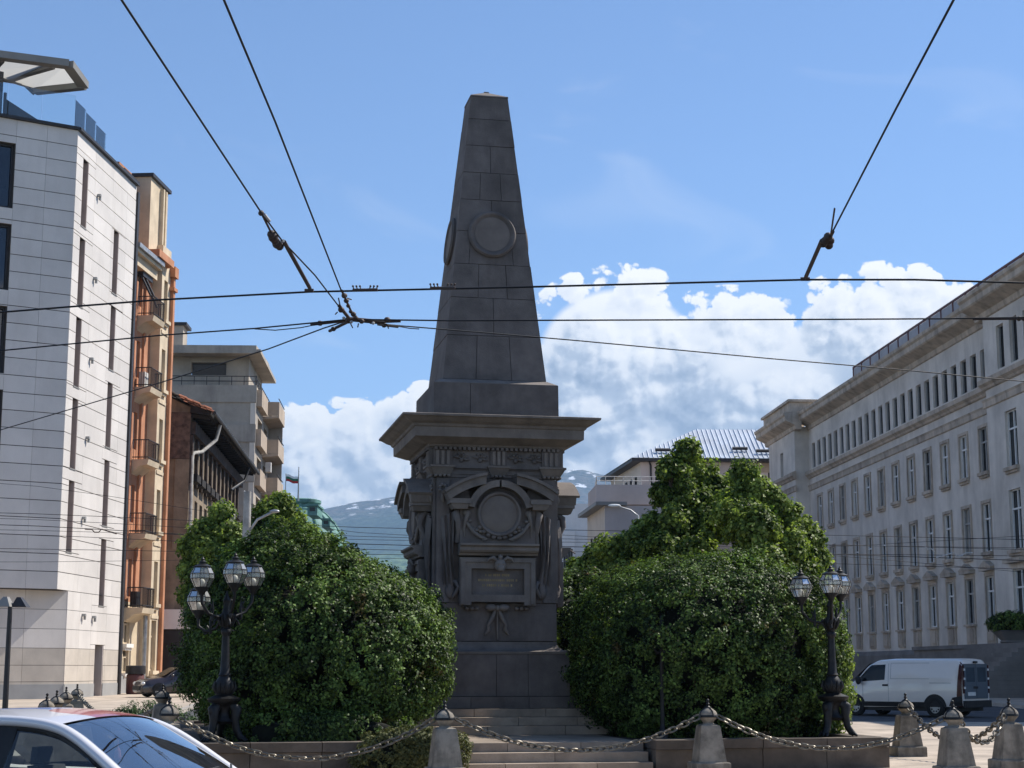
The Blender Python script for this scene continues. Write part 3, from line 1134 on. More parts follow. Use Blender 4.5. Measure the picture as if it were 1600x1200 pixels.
# small feathery shoot beside the right lamp
p = mloc(5.72, -3.6)
bush('clipped_bush', 'bright feathery evergreen shoot behind the right lantern post', (p.x, p.y, 1.55), (0.50, 0.8, 1.15), 2.2, 420, 44, 0.075, 25, MATS['linden_leaf'], GRP, rot=TH, dents=.12)
p = mloc(-2.35, -6.35)
bush('low_hedge', 'low yellowing clipped hedge beside the stone steps, behind the bollard', (p.x, p.y, 0.34), (0.95, 0.30, 0.36), 4.0, 520, 34, 0.055, 26, MATS['dry_leaf'], None, zmin=0.0, rot=TH, cat='hedge', crad=.085)
p = mloc(-3.7, -5.15)
bush('low_hedge', 'low dark hedge in the shade under the huge rounded bush', (p.x, p.y, 0.62), (1.6, 0.30, 0.30), 3.5, 1100, 40, 0.06, 27, YW, None, zmin=0.46, rot=TH, cat='hedge', crad=.09)


def tree(name, label, base, top_lobes, leaf, m, seed, group=None, per=84, crad=0.30, dens=1.0):
    """base (x,y); lobes: centre (x, y, z) and radius"""
    rg = np.random.default_rng(seed)
    z0 = gz(base[1])
    root = thing(name, label, 'tree', (base[0], base[1], z0), 0, group)
    tr = MB()
    zt = min(l[2] - l[3] * .4 for l in top_lobes) - z0
    fork = Vector((0, 0, max(1.6, zt * .55)))
    tr.tube([(0, 0, -.05), (0.03, 0.02, fork.z * .5), fork], [.26, .19, .16], 10)
    for l in top_lobes:
        e = Vector((l[0] - base[0], l[1] - base[1], l[2] - z0))
        mid = fork.lerp(e, .5) + Vector((rg.uniform(-.3, .3), rg.uniform(-.3, .3), .35))
        tr.tube([fork - Vector((0, 0, .2)), mid, e], [.12, .075, .03], 8)
        for k in range(5):
            dd = super_dirs(rg, 1)[0]
            q = e + Vector(dd) * l[3] * .85
            tr.tube([mid.lerp(e, .6), e.lerp(q, .5) + Vector((0, 0, .1)), q], [.035, .02, .008], 6)
    part(tr, 'trunk', MATS['bark'], root, 60)
    C_, O_, RR = [], [], []
    for (x, y, z, r) in top_lobes:
        n = int(92 * dens * r * r) + 10
        d = super_dirs(rg, n)
        k = 0.50 + 0.50 * rg.random(n) ** 0.6
        k += (rg.random(n) < .12) * rg.uniform(0, .25, n)
        q = d * (k * r)[:, None] * np.array([1.0, 1.0, 0.82])
        C_.append(q + np.array([x, y, z]))
        O_.append(d)
        RR.append(np.full(n, crad) * rg.uniform(.55, 1.15, n))
    cen, out, rad = np.concatenate(C_), np.concatenate(O_), np.concatenate(RR)
    pts, nr = clumps_to_leaves(rg, cen, out, rad, per, jitter=.7, upb=.45)
    leaves('crown', pts, nr, leaf, m, root, seed + 3, aspect=.8, off=ROOTS[root])
    return root


def lobes(Y, rows):
    """rows of (u, v, radius in px, depth offset) turned into lobes"""
    out = []
    for (u, v, rp, dy) in rows:
        q = at(u, v, Y + dy)
        out.append((q.x, q.y, q.z, rp * (Y + dy) / F_PX))
    return out


LM = MATS['linden_leaf']
tg = 'linden trees behind the monument'
tree('linden_tree', 'tall linden tree with a ragged top rising behind the right-hand bush', at(1075, 1060, 50)[:2], lobes(50, [
    (1072, 706, 20, 0), (1048, 735, 20, -.4), (1092, 738, 24, .3), (1038, 772, 20, -.2), (1075, 775, 30, -.4), (1115, 770, 28, .2), (1145, 762, 22, .4),
    (1060, 815, 34, -.8), (1018, 826, 24, -.5), (1110, 820, 38, -.6), (998, 850, 28, -.6), (963, 860, 25, -.4), (932, 873, 22, 0), (904, 890, 16, .2),
    (1040, 868, 40, -1.4), (1090, 875, 44, -1.6), (985, 900, 36, -.8), (940, 908, 27, -.3)]), .118, LM, 31, tg)
tree('linden_tree', 'bushy linden tree just left of the long grey stone building', at(1200, 1060, 48)[:2], lobes(48, [
    (1164, 738, 16, .3), (1180, 766, 25, 0), (1150, 800, 32, -.4), (1205, 786, 25, .1), (1236, 812, 25, .2), (1180, 830, 40, -1), (1262, 843, 23, .4),
    (1225, 860, 40, -.7), (1274, 875, 19, .4), (1190, 890, 46, -1.3), (1250, 905, 34, -.4), (1285, 906, 15, .5), (1275, 940, 26, .2)]), .115, LM, 32, tg)
tree('linden_tree', 'linden tree behind the huge rounded bush, below the green copper dome', at(440, 1060, 52)[:2], lobes(52, [
    (440, 788, 13, 0), (422, 803, 19, -.2), (455, 808, 17, .2), (403, 826, 23, -.3), (438, 834, 27, -.6), (476, 838, 18, .2), (500, 858, 17, .3), (468, 864, 32, -.9),
    (424, 870, 33, -1), (528, 876, 18, .2), (394, 872, 25, -.7), (505, 894, 32, -.5), (560, 896, 16, .3), (455, 906, 40, -1)]), .118, LM, 33, tg)
tree('linden_tree', 'dark linden tree left of the left lantern post, before the crumbling house', at(325, 1060, 50)[:2], lobes(50, [
    (345, 803, 14, 0), (322, 830, 21, 0), (358, 834, 23, -.3), (300, 856, 17, .2), (335, 863, 28, -.5), (372, 864, 23, -.4), (296, 890, 15, .2), (330, 901, 27, -.3), (300, 926, 15, .2), (322, 940, 22, 0)]), .115, LM, 34, tg, dens=1.1)


def juniper(label, c, rx, ry, h, n, seed):
    rg = np.random.default_rng(seed)
    root = thing('juniper_shrub', label, 'shrub', (c[0], c[1], gz(c[1])), 0, 'low junipers behind the bollards')
    a = rg.uniform(0, 2 * math.pi, n)
    rr_ = np.sqrt(rg.random(n))
    x, y = rr_ * rx * np.cos(a), rr_ * ry * np.sin(a)
    z = h * (1 - rr_ ** 2) * rg.uniform(.25, 1.1, n) + .05
    cen = np.stack([x, y, z], 1)
    out = np.stack([np.cos(a) * .5, np.sin(a) * .5, np.full(n, .8)], 1)
    pts, nr = clumps_to_leaves(rg, cen, out, np.full(n, .14), 26)
    leaves('foliage', pts, nr, .11, MATS['juniper_leaf'], root, seed + 1, aspect=.3, up=.8)
    st = MB()
    for i in range(4):
        an = i * 1.6
        st.tube([(0, 0, 0), (rx * .3 * math.cos(an), ry * .3 * math.sin(an), h * .5), (rx * .6 * math.cos(an), ry * .6 * math.sin(an), h * .5)], [.05, .035, .01], 6)
    part(st, 'stem', MATS['bark'], root)


q = at(235, 1100, 45)
juniper('low spreading juniper in front of the parked dark car', (q.x, q.y), 1.5, .8, .62, 300, 41)
q = at(165, 1100, 42)
juniper('low spreading juniper right of the four clustered bollards', (q.x, q.y), 1.0, .7, .42, 200, 42)
q = at(95, 1100, 43)
juniper('low spreading juniper left of the four clustered bollards', (q.x, q.y), 1.0, .6, .32, 160, 43)
# yellow flowers left at the foot of the pedestal
rg = np.random.default_rng(5)
fl = thing('flower_bunch', 'small bunch of yellow flowers lying on the top step', 'flowers', tuple(mloc(1.80, -1.80, .944)), TH)
pts = np.stack([rg.normal(0, .12, 130), rg.normal(0, .05, 130), np.abs(rg.normal(.05, .04, 130)) + .01], 1)
leaves('blossom', pts, rg.normal(size=(130, 3)) + np.array([0, -.5, .8]), .06, MATS['yellow_petal'], fl, 6, aspect=.9)
pts = np.stack([rg.normal(-.12, .10, 70), rg.normal(0, .05, 70), np.abs(rg.normal(.05, .05, 70)) + .01], 1)
leaves('stem', pts, rg.normal(size=(70, 3)), .08, LM, fl, 7, aspect=.3)

# ------------------------------------------------------------------ bollards and chains
BS, IR = MATS['bollard_stone'], MATS['iron']


def make_bollard():
    root = link('stone_bollard', None)
    part(MB().lathe([(.29, -.03), (.29, .165), (.275, .185), (.245, .19)], sq=True), 'plinth', BS, root)
    part(MB().lathe([(.235, .188), (.165, .735), (.155, .775), (.115, .79), (.105, .80)], sq=True), 'shaft', BS, root)
    neck = MB().lathe([(.10, .795), (.085, .82), (.105, .855), (.135, .885), (.152, .93), (.150, .97), (.125, 1.01), (.075, 1.045), (.045, 1.065), (.02, 1.07)], 18)
    part(neck, 'ball_head', BS, root, 50)
    band = MB().lathe([(.150, .905), (.160, .91), (.162, .935), (.156, .945), (.146, .942)], 18)
    b = part(band, 'iron_band', IR, root, 50)
    mb = MB()
    for k in range(4):
        a = k * math.pi / 2 + .3
        mb.tube([(.156 * math.cos(a), .156 * math.sin(a), .93), (.135 * math.cos(a), .135 * math.sin(a), 1.005), (.05 * math.cos(a), .05 * math.sin(a), 1.07)], .012, 6)
    part(mb, 'strap', IR, b, 50)
    part(MB().lathe([(.05, 1.05), (.055, 1.07), (.03, 1.09), (.022, 1.105), (.035, 1.125), (.022, 1.145), (.018, 1.155), (.03, 1.175), (.026, 1.195), (.006, 1.21)], 12), 'finial', IR, root, 50)
    return root


BP = make_bollard()
BGRP = 'stone bollards with ball heads round the monument'
BPOS = {
    'b1': (-1.04, 26.6, 'stone bollard at the left foot of the steps, before the yellowing hedge'),
    'b2': (3.25, 28.1, 'stone bollard right of the steps, before the broad clipped bush'),
    'b3': (7.72, 33.2, 'stone bollard nearest the front half of the white van'),
    'b4': (7.04, 27.0, 'stone bollard below the rear wheel of the white van'),
    'b5': (8.46, 28.9, 'rightmost stone bollard, at the right edge of the photo'),
    'b6': (-5.42, 26.8, 'front one of two stone bollards overlapping left of the left lantern post'),
    'b7': (-7.10, 34.4, 'rear one of two stone bollards overlapping left of the left lantern post'),
    'b8': (-9.08, 33.0, 'leftmost of four clustered bollards behind the roof of the foreground car'),
    'b9': (-9.66, 36.0, 'second from left of four clustered bollards behind the foreground car'),
    'b10': (-10.52, 40.0, 'third from left of four clustered bollards behind the foreground car'),
    'b11': (-11.30, 44.0, 'rightmost and farthest of four clustered bollards behind the foreground car'),
}
first = True
for k, (x, y, lab) in BPOS.items():
    o = BP if first else copy_tree(BP)
    first = False
    o.location = (x, y, gz(y) if k not in ('b6', 'b7') else gz(y) + (.06 if k == 'b6' else .16))
    o.rotation_euler = (R(random.uniform(-1.2, 1.2)), R(random.uniform(-1.2, 1.2)), TH + R(random.uniform(-6, 6)))
    tag(o, lab, 'bollard', BGRP)
if True:
    # plots under the two raised bollards and the farther ones stand on the pavement beside the plaza
    pl = MB().box(-13.5, -9.02, 30.5, 44.9, -.16, 0.0)
    pl.v = [(x, y, (gz(y) if z == 0 else gz(y) - .16)) for x, y, z in pl.v]
    tag(part(pl, 'verge_pavement', MATS['paving'], None), kind='structure')
    pl = MB().box(-.45, .45, -.45, .45, -.02, .155)
    tag(part(pl, 'bollard_footing', MATS['step_stone'], None, loc=(-7.10, 34.4, gz(34.4))), kind='structure')
    pl = MB().box(-.36, .36, -.36, .36, -.02, .056)
    tag(part(pl, 'bollard_footing', MATS['step_stone'], None, loc=(-5.42, 26.8, gz(26.8))), kind='structure')


def link_mesh():
    n, L, W = 14, .075, .042
    path = []
    for i in range(n + 1):
        a = 2 * math.pi * i / n
        path.append((L * math.copysign(abs(math.cos(a)) ** .7, math.cos(a)), W * math.copysign(abs(math.sin(a)) ** .7, math.sin(a)), 0))
    mb = MB().tube(path, .0165, 5, cap=False)
    return mb.mesh('link', MATS['chain_iron'], 60)


LINK = link_mesh()


def chain(a, b, sag, label):
    ax, ay, _ = BPOS[a]
    bx, by, _ = BPOS[b]
    za = (gz(ay) + .93)
    zb = (gz(by) + .93)
    A, B = Vector((ax, ay, za)), Vector((bx, by, zb))
    d = (B - A).normalized()
    A, B = A + d * .16, B - d * .16
    root = thing('iron_chain', label, 'chain', tuple(A), 0, 'iron chains hung between the bollards')
    pts = [A.lerp(B, t / 400) - Vector((0, 0, sag * 4 * (t / 400) * (1 - t / 400))) for t in range(401)]
    ln = [0]
    for i in range(400):
        ln.append(ln[-1] + (pts[i + 1] - pts[i]).length)
    n = int(ln[-1] / .118)
    j = 0
    for i in range(n):
        s = ln[-1] * (i + .5) / n
        while ln[j + 1] < s:
            j += 1
        tdir = (pts[j + 1] - pts[j]).normalized()
        o = link('link', LINK, root, pts[j] - A)
        qz = tdir.to_track_quat('X', 'Z')
        o.rotation_mode = 'QUATERNION'
        o.rotation_quaternion = qz @ Matrix.Rotation(R(90 * (i % 2) + 45 + random.uniform(-14, 14)), 3, 'X').to_quaternion()
    return root


chain('b1', 'b2', .52, 'slack iron chain sagging across the front of the steps')
chain('b6', 'b1', .62, 'long slack iron chain under the huge rounded bush')
chain('b2', 'b4', .50, 'iron chain before the stone wall under the right lantern post')
chain('b4', 'b5', .42, 'short iron chain between the two rightmost bollards')
chain('b3', 'b5', .55, 'iron chain from the bollard before the van to the rightmost one')
chain('b7', 'b11', .45, 'iron chain above the junipers behind the foreground car')

# ------------------------------------------------------------------ lantern posts of the monument
mat('bulb_white', (0.85, 0.83, 0.76), 0.4, 0.05, 3, bump=0)


def lantern(parent, loc, s=1.0, drop=0.0):
    rings = [(.125, -.175), (.200, -.03), (.196, .05), (.135, .165)]
    lan = link('lantern', None, parent, loc)
    lan.scale = (s, s, s)
    gm = MB()
    n = 8
    for (r0, z0), (r1, z1) in zip(rings[:-1], rings[1:]):
        for k in range(n):
            a0, a1 = 2 * math.pi * k / n, 2 * math.pi * (k + 1) / n
            gm.add([(r0 * math.cos(a0), r0 * math.sin(a0), z0), (r0 * math.cos(a1), r0 * math.sin(a1), z0), (r1 * math.cos(a1), r1 * math.sin(a1), z1), (r1 * math.cos(a0), r1 * math.sin(a0), z1)], [(0, 1, 2, 3)])
    part(gm, 'glass_pane', MATS['lantern_glass'], lan)
    fm = MB()
    for k in range(n):
        a = 2 * math.pi * k / n
        fm.tube([(r * 1.01 * math.cos(a), r * 1.01 * math.sin(a), z) for r, z in rings], .0065, 5)
    for r, z in rings:
        fm.tube([(r * 1.01 * math.cos(2 * math.pi * k / n), r * 1.01 * math.sin(2 * math.pi * k / n), z) for k in range(n + 1)], .0065, 5, cap=False)
    part(fm, 'lantern_frame', IR, lan)
    part(MB().lathe([(.15, .155), (.156, .168), (.085, .205), (.05, .215), (.05, .235), (.07, .245), (.04, .262), (.025, .275), (.034, .29), (.016, .31), (.006, .335)], 14), 'lantern_cap', IR, lan, 50)
    part(MB().lathe([(.05, -.30), (.06, -.26), (.12, -.19), (.12, -.175), (.03, -.17)], 12), 'lantern_cup', IR, lan, 50)
    part(MB().ball((0, 0, -.10), (.055, .055, .065), 12, 8), 'bulb', MATS['bulb_white'], lan, 60)
    return lan


def candelabrum(label, loc, arms, zl, rz=0.0):
    root = thing('lantern_post', label, 'street lamp', tuple(loc), rz, 'ornate iron lantern posts of the monument')
    H = zl
    # three clawed feet
    for k in range(3):
        a = R(30 + 120 * k - 40)
        c, s = math.cos(a), math.sin(a)
        f = MB()
        f.tube([(.10 * c, .10 * s, .62), (.22 * c, .22 * s, .52), (.20 * c, .20 * s, .34), (.24 * c, .24 * s, .16), (.30 * c, .30 * s, .07), (.35 * c, .35 * s, .04)], [.07, .10, .075, .06, .06, .045], 9)
        for t in (-.5, 0, .5):
            cc, ss = math.cos(a + t * .35), math.sin(a + t * .35)
            f.tube([(.30 * c, .30 * s, .06), (.36 * cc, .36 * ss, .05), (.41 * cc, .41 * ss, .014)], [.035, .035, .014], 6)
        f.ball((.235 * c, .235 * s, .50), (.075, .075, .10), 9, 7)
        part(f, 'claw_foot', IR, root, 60)
    part(MB().lathe([(.14, .28), (.19, .33), (.12, .40), (.10, .50), (.17, .60), (.27, .655), (.28, .70), (.20, .73), (.13, .76)], 20), 'base_urn', IR, root, 50)
    col = MB().lathe([(.12, .74), (.155, .80), (.175, .88), (.165, .95), (.12, 1.02), (.095, 1.06), (.11, 1.08), (.085, 1.12), (.072, 1.35), (.062, 1.7), (.058, H - .95), (.085, H - .92), (.09, H - .88), (.065, H - .84), (.11, H - .74), (.13, H - .66), (.07, H - .56), (.05, H - .42), (.07, H - .38), (.03, H - .30), (.01, H - .22)], 18)
    part(col, 'column', IR, root, 50)
    lv, lv2 = MB(), MB()
    for i in range(10):
        a = 2 * math.pi * i / 10
        lv.tube([(.13 * math.cos(a), .13 * math.sin(a), .78), (.19 * math.cos(a), .19 * math.sin(a), .88), (.17 * math.cos(a), .17 * math.sin(a), .98)], [.02, .03, .008], 5)
        lv2.tube([(.09 * math.cos(a), .09 * math.sin(a), H - .80), (.14 * math.cos(a), .14 * math.sin(a), H - .70), (.16 * math.cos(a), .16 * math.sin(a), H - .60)], [.02, .025, .006], 5)
    part(lv, 'leaf_collar', IR, root, 60)
    part(lv2, 'leaf_collar', IR, root, 60)
    for (dx, dy, dz) in arms:
        L = math.hypot(dx, dy)
        c, s = dx / L, dy / L
        am = MB()
        zt = H + dz - .28
        am.tube([(.06 * c, .06 * s, H - .62), (.35 * L * c, .35 * L * s, H - .66 + dz * .5), (.72 * L * c, .72 * L * s, H - .60 + dz * .8), (.98 * L * c, .98 * L * s, zt - .16), (dx, dy, zt)], [.03, .028, .026, .024, .03], 8)
        # scroll under the arm
        am.tube([(c * (.30 * L + .09 * math.cos(t)), s * (.30 * L + .09 * math.cos(t)), H - .78 + .10 * math.sin(t)) for t in [q * .6 for q in range(9)]], [.02 - .0015 * q for q in range(9)], 6)
        am.tube([(c * (.72 * L + .06 * math.cos(t)), s * (.72 * L + .06 * math.cos(t)), H - .50 + dz + .07 * math.sin(t)) for t in [q * .6 + 2 for q in range(8)]], [.018 - .0015 * q for q in range(8)], 6)
        part(am, 'arm', IR, root, 60)
        lantern(root, (dx, dy, H + dz), 1.0)
        part(MB().lathe([(.02, H - .72), (.035, H - .66), (.02, H - .60), (.028, H - .52), (.012, H - .44), (.003, H - .36)], 8, (dx * .55, dy * .55, dz * .6)), 'finial', IR, root, 50)
    return root


q = mloc(5.36, -5.28, .517)
candelabrum('ornate black iron lantern post with three lanterns, left of the white van', q, [(-.52, -.02, -.05), (-.07, -.50, .0), (.27, .40, .02)], 2.68)
q = mloc(-5.36, -5.28, .517)
candelabrum('ornate black iron lantern post with four lanterns before the huge rounded bush', q, [(-.36, -.36, .0), (.20, -.46, .06), (.38, .33, .05), (-.52, .26, -.36)], 2.69)
# slim dark post half lost in the right-hand bush
q = at(1035, 1115, 30.05)
pp_ = thing('iron_post', 'slim dark iron post with cross arms half hidden in the broad right-hand bush', 'post', (q.x, q.y, .45), TH)
part(MB().lathe([(.10, 0), (.10, .12), (.055, .16), (.04, .3), (.035, 1.9), (.055, 1.93), (.03, 1.97), (.04, 2.1), (.008, 2.2)], 12), 'shaft', IR, pp_, 50)
for z, w in ((1.98, .22), (1.55, .14)):
    part(MB().tube([(-w, 0, z + .05), (-w * .6, 0, z - .02), (0, 0, z), (w * .6, 0, z - .02), (w, 0, z + .05)], [.012, .03, .035, .03, .012], 7), 'cross_arm', IR, pp_, 60)
# ------------------------------------------------------------------ building kit
def wall_mesh(mb, fr, s0, s1, z0, z1, holes, depth=.35, t=0.0):
    """wall face with real openings: front cells plus the reveals of each opening"""
    ss = sorted({s0, s1, *[min(max(h[0], s0), s1) for h in holes], *[min(max(h[1], s0), s1) for h in holes]})
    zs_ = sorted({z0, z1, *[min(max(h[2], z0), z1) for h in holes], *[min(max(h[3], z0), z1) for h in holes]})
    for a, b in zip(ss[:-1], ss[1:]):
        for c, d in zip(zs_[:-1], zs_[1:]):
            ms, mz = (a + b) / 2, (c + d) / 2
            if any(h[0] < ms < h[1] and h[2] < mz < h[3] for h in holes):
                continue
            mb.add([fr.p(a, t, c), fr.p(b, t, c), fr.p(b, t, d), fr.p(a, t, d)], [(0, 1, 2, 3)])
    for a, b, c, d in holes:
        P = fr.p
        mb.add([P(a, t, c), P(b, t, c), P(b, t, d), P(a, t, d), P(a, t - depth, c), P(b, t - depth, c), P(b, t - depth, d), P(a, t - depth, d)],
               [(0, 1, 5, 4), (1, 2, 6, 5), (2, 3, 7, 6), (3, 0, 4, 7)])
    return mb


WCACHE = {}


def window(root, fr, s, z0, w, h, recess, frame_m, pane_m, style='cross', sill=None, sill_m=None, t=0.0, bar=.07):
    key = (round(w, 3), round(h, 3), recess, frame_m.name, pane_m.name, style, sill, fr.sgn, bar)
    if key not in WCACHE:
        g = fr.sgn
        Y = lambda a, b: (min(a * g, b * g), max(a * g, b * g))

        def bx(mb, x0, x1, ta, tb, za, zb):
            y0, y1 = Y(ta, tb)
            mb.box(x0, x1, y0, y1, za, zb)
        f = MB()
        bx(f, -w / 2 + .003, -w / 2 + bar, -recess, -recess + .09, .003, h - .003)
        bx(f, w / 2 - bar, w / 2 - .003, -recess, -recess + .09, .003, h - .003)
        bx(f, -w / 2 + bar, w / 2 - bar, -recess, -recess + .09, .003, bar)
        bx(f, -w / 2 + bar, w / 2 - bar, -recess, -recess + .09, h - bar, h - .003)
        if style in ('cross', 'tee'):
            zt = h * .68
            bx(f, -w / 2 + bar, w / 2 - bar, -recess + .002, -recess + .085, zt - .05, zt + .05)
            bx(f, -.045, .045, -recess + .004, -recess + .08, bar, zt - .05)
            if style == 'cross':
                bx(f, -.04, .04, -recess + .004, -recess + .08, zt + .05, h - bar)
        if style == 'mid':
            bx(f, -w / 2 + bar, w / 2 - bar, -recess + .002, -recess + .085, h * .45 - .02, h * .45 + .02)
        if style == 'bars':
            k = max(2, int(w / .25))
            for i in range(1, k):
                x = -w / 2 + w * i / k
                bx(f, x - .02, x + .02, -recess + .002, -recess + .06, bar, h - bar)
            for i in range(1, 5):
                bx(f, -w / 2 + bar, w / 2 - bar, -recess + .005, -recess + .05, h * i / 5 - .02, h * i / 5 + .02)
        pn = MB()
        bx(pn, -w / 2 + .004, w / 2 - .004, -recess - .05, -recess - .02, .004, h - .004)
        pn.v = [(x, y, z) for x, y, z in pn.v]
        sl = None
        if sill:
            q = MB()
            bx(q, -w / 2 - .12, w / 2 + .12, .004, .22, -.20, -.004)
            bx(q, -w / 2 - .06, w / 2 + .06, .004, .13, -.34, -.203)
            sl = q.mesh('sill', sill_m)
        WCACHE[key] = (f.mesh('window', frame_m), pn.mesh('pane', pane_m), sl)
    fm, pm, sm = WCACHE[key]
    base = ROOTS[root]
    pos = fr.p(s, t, z0)
    o = link('window', fm, root, (pos.x - base[0], pos.y - base[1], pos.z - base[2]), fr.a)
    link('pane', pm, o)
    if sm:
        link('sill', sm, o)
    return o


mat('travertine', (0.69, 0.645, 0.60), 0.7, 0.05, 0.5, bump=0.08, bscale=8, stain=(0.52, 0.475, 0.43), streak=0.9, stain_amt=0.4, rnd=0.06)
mat('travertine_base', (0.56, 0.50, 0.43), 0.75, 0.07, 0.8, bump=0.1, bscale=8, stain=(0.42, 0.38, 0.33), stain_amt=0.4, rnd=0.05)
mat('reveal_stone', (0.46, 0.37, 0.33), 0.8, 0.08, 1.0)
mat('grey_base', (0.34, 0.34, 0.335), 0.7, 0.06, 0.8, rnd=0.05)
mat('joint_dark', (0.07, 0.065, 0.062), 0.9, 0.1, 3, bump=0)
mat('dark_metal', (0.035, 0.033, 0.035), 0.5, 0.1, 3, bump=0)
mat('canopy_grey', (0.27, 0.26, 0.24), 0.55, 0.06, 1, bump=0)
mat('orange_plaster', (0.53, 0.245, 0.135), 0.9, 0.12, 1.0, bump=0.2, bscale=14, stain=(0.36, 0.15, 0.075), streak=1.0, stain_amt=0.5)
mat('cream_plaster', (0.66, 0.54, 0.385), 0.9, 0.10, 1.0, bump=0.15, bscale=14, stain=(0.48, 0.37, 0.24), streak=1.2, stain_amt=0.35)
mat('sooty_plaster', (0.30, 0.235, 0.165), 0.95, 0.22, 0.8, bump=0.6, bscale=6, stain=(0.07, 0.055, 0.045), streak=0.9, stain_amt=0.85)
mat('bare_brick', (0.17, 0.115, 0.088), 0.95, 0.3, 3.0, bump=0.8, bscale=12, stain=(0.06, 0.05, 0.045), stain_amt=0.6)
mat('dark_brick', (0.085, 0.062, 0.05), 0.95, 0.3, 2.0, bump=0.6, bscale=10, stain=(0.03, 0.026, 0.024), stain_amt=0.7)
mat('dark_timber', (0.028, 0.024, 0.022), 0.9, 0.3, 3, bump=0.4)
mat('roof_tile_red', (0.30, 0.115, 0.065), 0.9, 0.25, 4, rnd=0.25)
mat('roof_tile_old', (0.06, 0.05, 0.043), 0.95, 0.3, 4, rnd=0.3)
mat('concrete', (0.43, 0.375, 0.31), 0.9, 0.10, 0.7, bump=0.25, bscale=10, stain=(0.20, 0.18, 0.16), streak=0.9, stain_amt=0.6)
mat('concrete_warm', (0.46, 0.37, 0.285), 0.9, 0.10, 0.7, bump=0.25, bscale=10, stain=(0.25, 0.20, 0.16), streak=0.9, stain_amt=0.5)
mat('ministry_stone', (0.68, 0.63, 0.56), 0.88, 0.12, 0.35, bump=0.25, bscale=5, stain=(0.42, 0.385, 0.34), streak=0.55, stain_amt=0.7)
mat('ministry_trim', (0.50, 0.425, 0.34), 0.88, 0.16, 0.9, bump=0.3, bscale=8, stain=(0.17, 0.145, 0.125), streak=1.2, stain_amt=0.75, rnd=0.08)
mat('ministry_plinth', (0.19, 0.18, 0.17), 0.9, 0.14, 0.6, bump=0.5, bscale=4, stain=(0.10, 0.095, 0.09), stain_amt=0.6)
mat('white_paint', (0.78, 0.78, 0.76), 0.5, 0.05, 3, bump=0)
mat('grey_paint', (0.35, 0.35, 0.34), 0.6, 0.08, 3, bump=0)
mat('brown_metal', (0.12, 0.045, 0.04), 0.6, 0.15, 2, bump=0)
mat('pink_plaster', (0.60, 0.525, 0.485), 0.9, 0.06, 0.4, bump=0.1, stain=(0.45, 0.39, 0.36), streak=0.5, stain_amt=0.4)
mat('pale_plaster', (0.76, 0.67, 0.56), 0.9, 0.06, 0.4, bump=0.1, stain=(0.5, 0.43, 0.37), streak=0.5, stain_amt=0.3)
mat('white_plaster', (0.84, 0.81, 0.77), 0.9, 0.05, 0.4, bump=0.1, stain=(0.68, 0.65, 0.62), streak=0.5, stain_amt=0.3)
mat('zinc_roof', (0.62, 0.66, 0.71), 0.42, 0.08, 0.5, metal=0.35, bump=0, stain=(0.42, 0.36, 0.32), stain_amt=0.35, streak=0.35)
mat('verdigris', (0.125, 0.255, 0.222), 0.7, 0.25, 0.9, col2=(0.05, 0.12, 0.105), bump=0.2, bscale=6, stain=(0.24, 0.36, 0.32), streak=0.7, stain_amt=0.5)
mat('flag_white', (0.8, 0.8, 0.8), 0.8, 0.03, 3, bump=0)
mat('flag_green', (0.03, 0.16, 0.09), 0.8, 0.03, 3, bump=0)
mat('flag_red', (0.45, 0.03, 0.03), 0.8, 0.03, 3, bump=0)
mat('ac_white', (0.62, 0.60, 0.56), 0.6, 0.08, 3, bump=0)
mat('shop_dark', (0.02, 0.02, 0.022), 0.5, 0.2, 3, bump=0)
mat('curtained_pane', (0.16, 0.155, 0.14), 0.25, 0.3, 1.2, bump=0, spec=0.3, stain=(0.05, 0.05, 0.05), streak=3.0, stain_amt=0.8)
mat('blind_pane', (0.34, 0.33, 0.30), 0.35, 0.15, 1.0, bump=0, spec=0.3)
WG, DG = MATS['window_glass'], MATS['dark_glass']
PR = random.Random(12)


def some_pane():
    x = PR.random()
    return MATS['blind_pane'] if x < .10 else MATS['curtained_pane'] if x < .36 else WG



def rect_minus(r, holes):
    """rectangle minus holes as a list of rectangles"""
    out = [r]
    for h in holes:
        nxt = []
        for a, b, c, d in out:
            if h[0] >= b or h[1] <= a or h[2] >= d or h[3] <= c:
                nxt.append((a, b, c, d))
                continue
            if h[2] > c:
                nxt.append((a, b, c, h[2]))
            if h[3] < d:
                nxt.append((a, b, h[3], d))
            lo, hi = max(c, h[2]), min(d, h[3])
            if h[0] > a:
                nxt.append((a, h[0], lo, hi))
            if h[1] < b:
                nxt.append((h[1], b, lo, hi))
        out = nxt
    return out


def cladding(root, wall, fr, s_edges, z_edges, holes, m, t0=0.0, th=.04, gap=.02, vgap=.006, stagger=0.0, alt=None):
    for r in range(len(z_edges) - 1):
        for a, b in zip(s_edges[:-1], s_edges[1:]):
            off = stagger * (r % 2)
            a2 = a + (off if a != s_edges[0] else 0)
            b2 = b + (off if b != s_edges[-1] else 0)
            for q in rect_minus((a2, b2, z_edges[r], z_edges[r + 1]), holes):
                if q[1] - q[0] < .05 or q[3] - q[2] < .05:
                    continue
                mb = MB().fbox(fr, q[0] + vgap, q[1] - vgap, t0, t0 + th + random.uniform(0, .004), q[2] + gap / 2, q[3] - gap / 2)
                mm = alt[0] if (alt and q[3] <= alt[1] + .1) else m
                wpart(mb, 'cladding_panel', mm, root, wall)


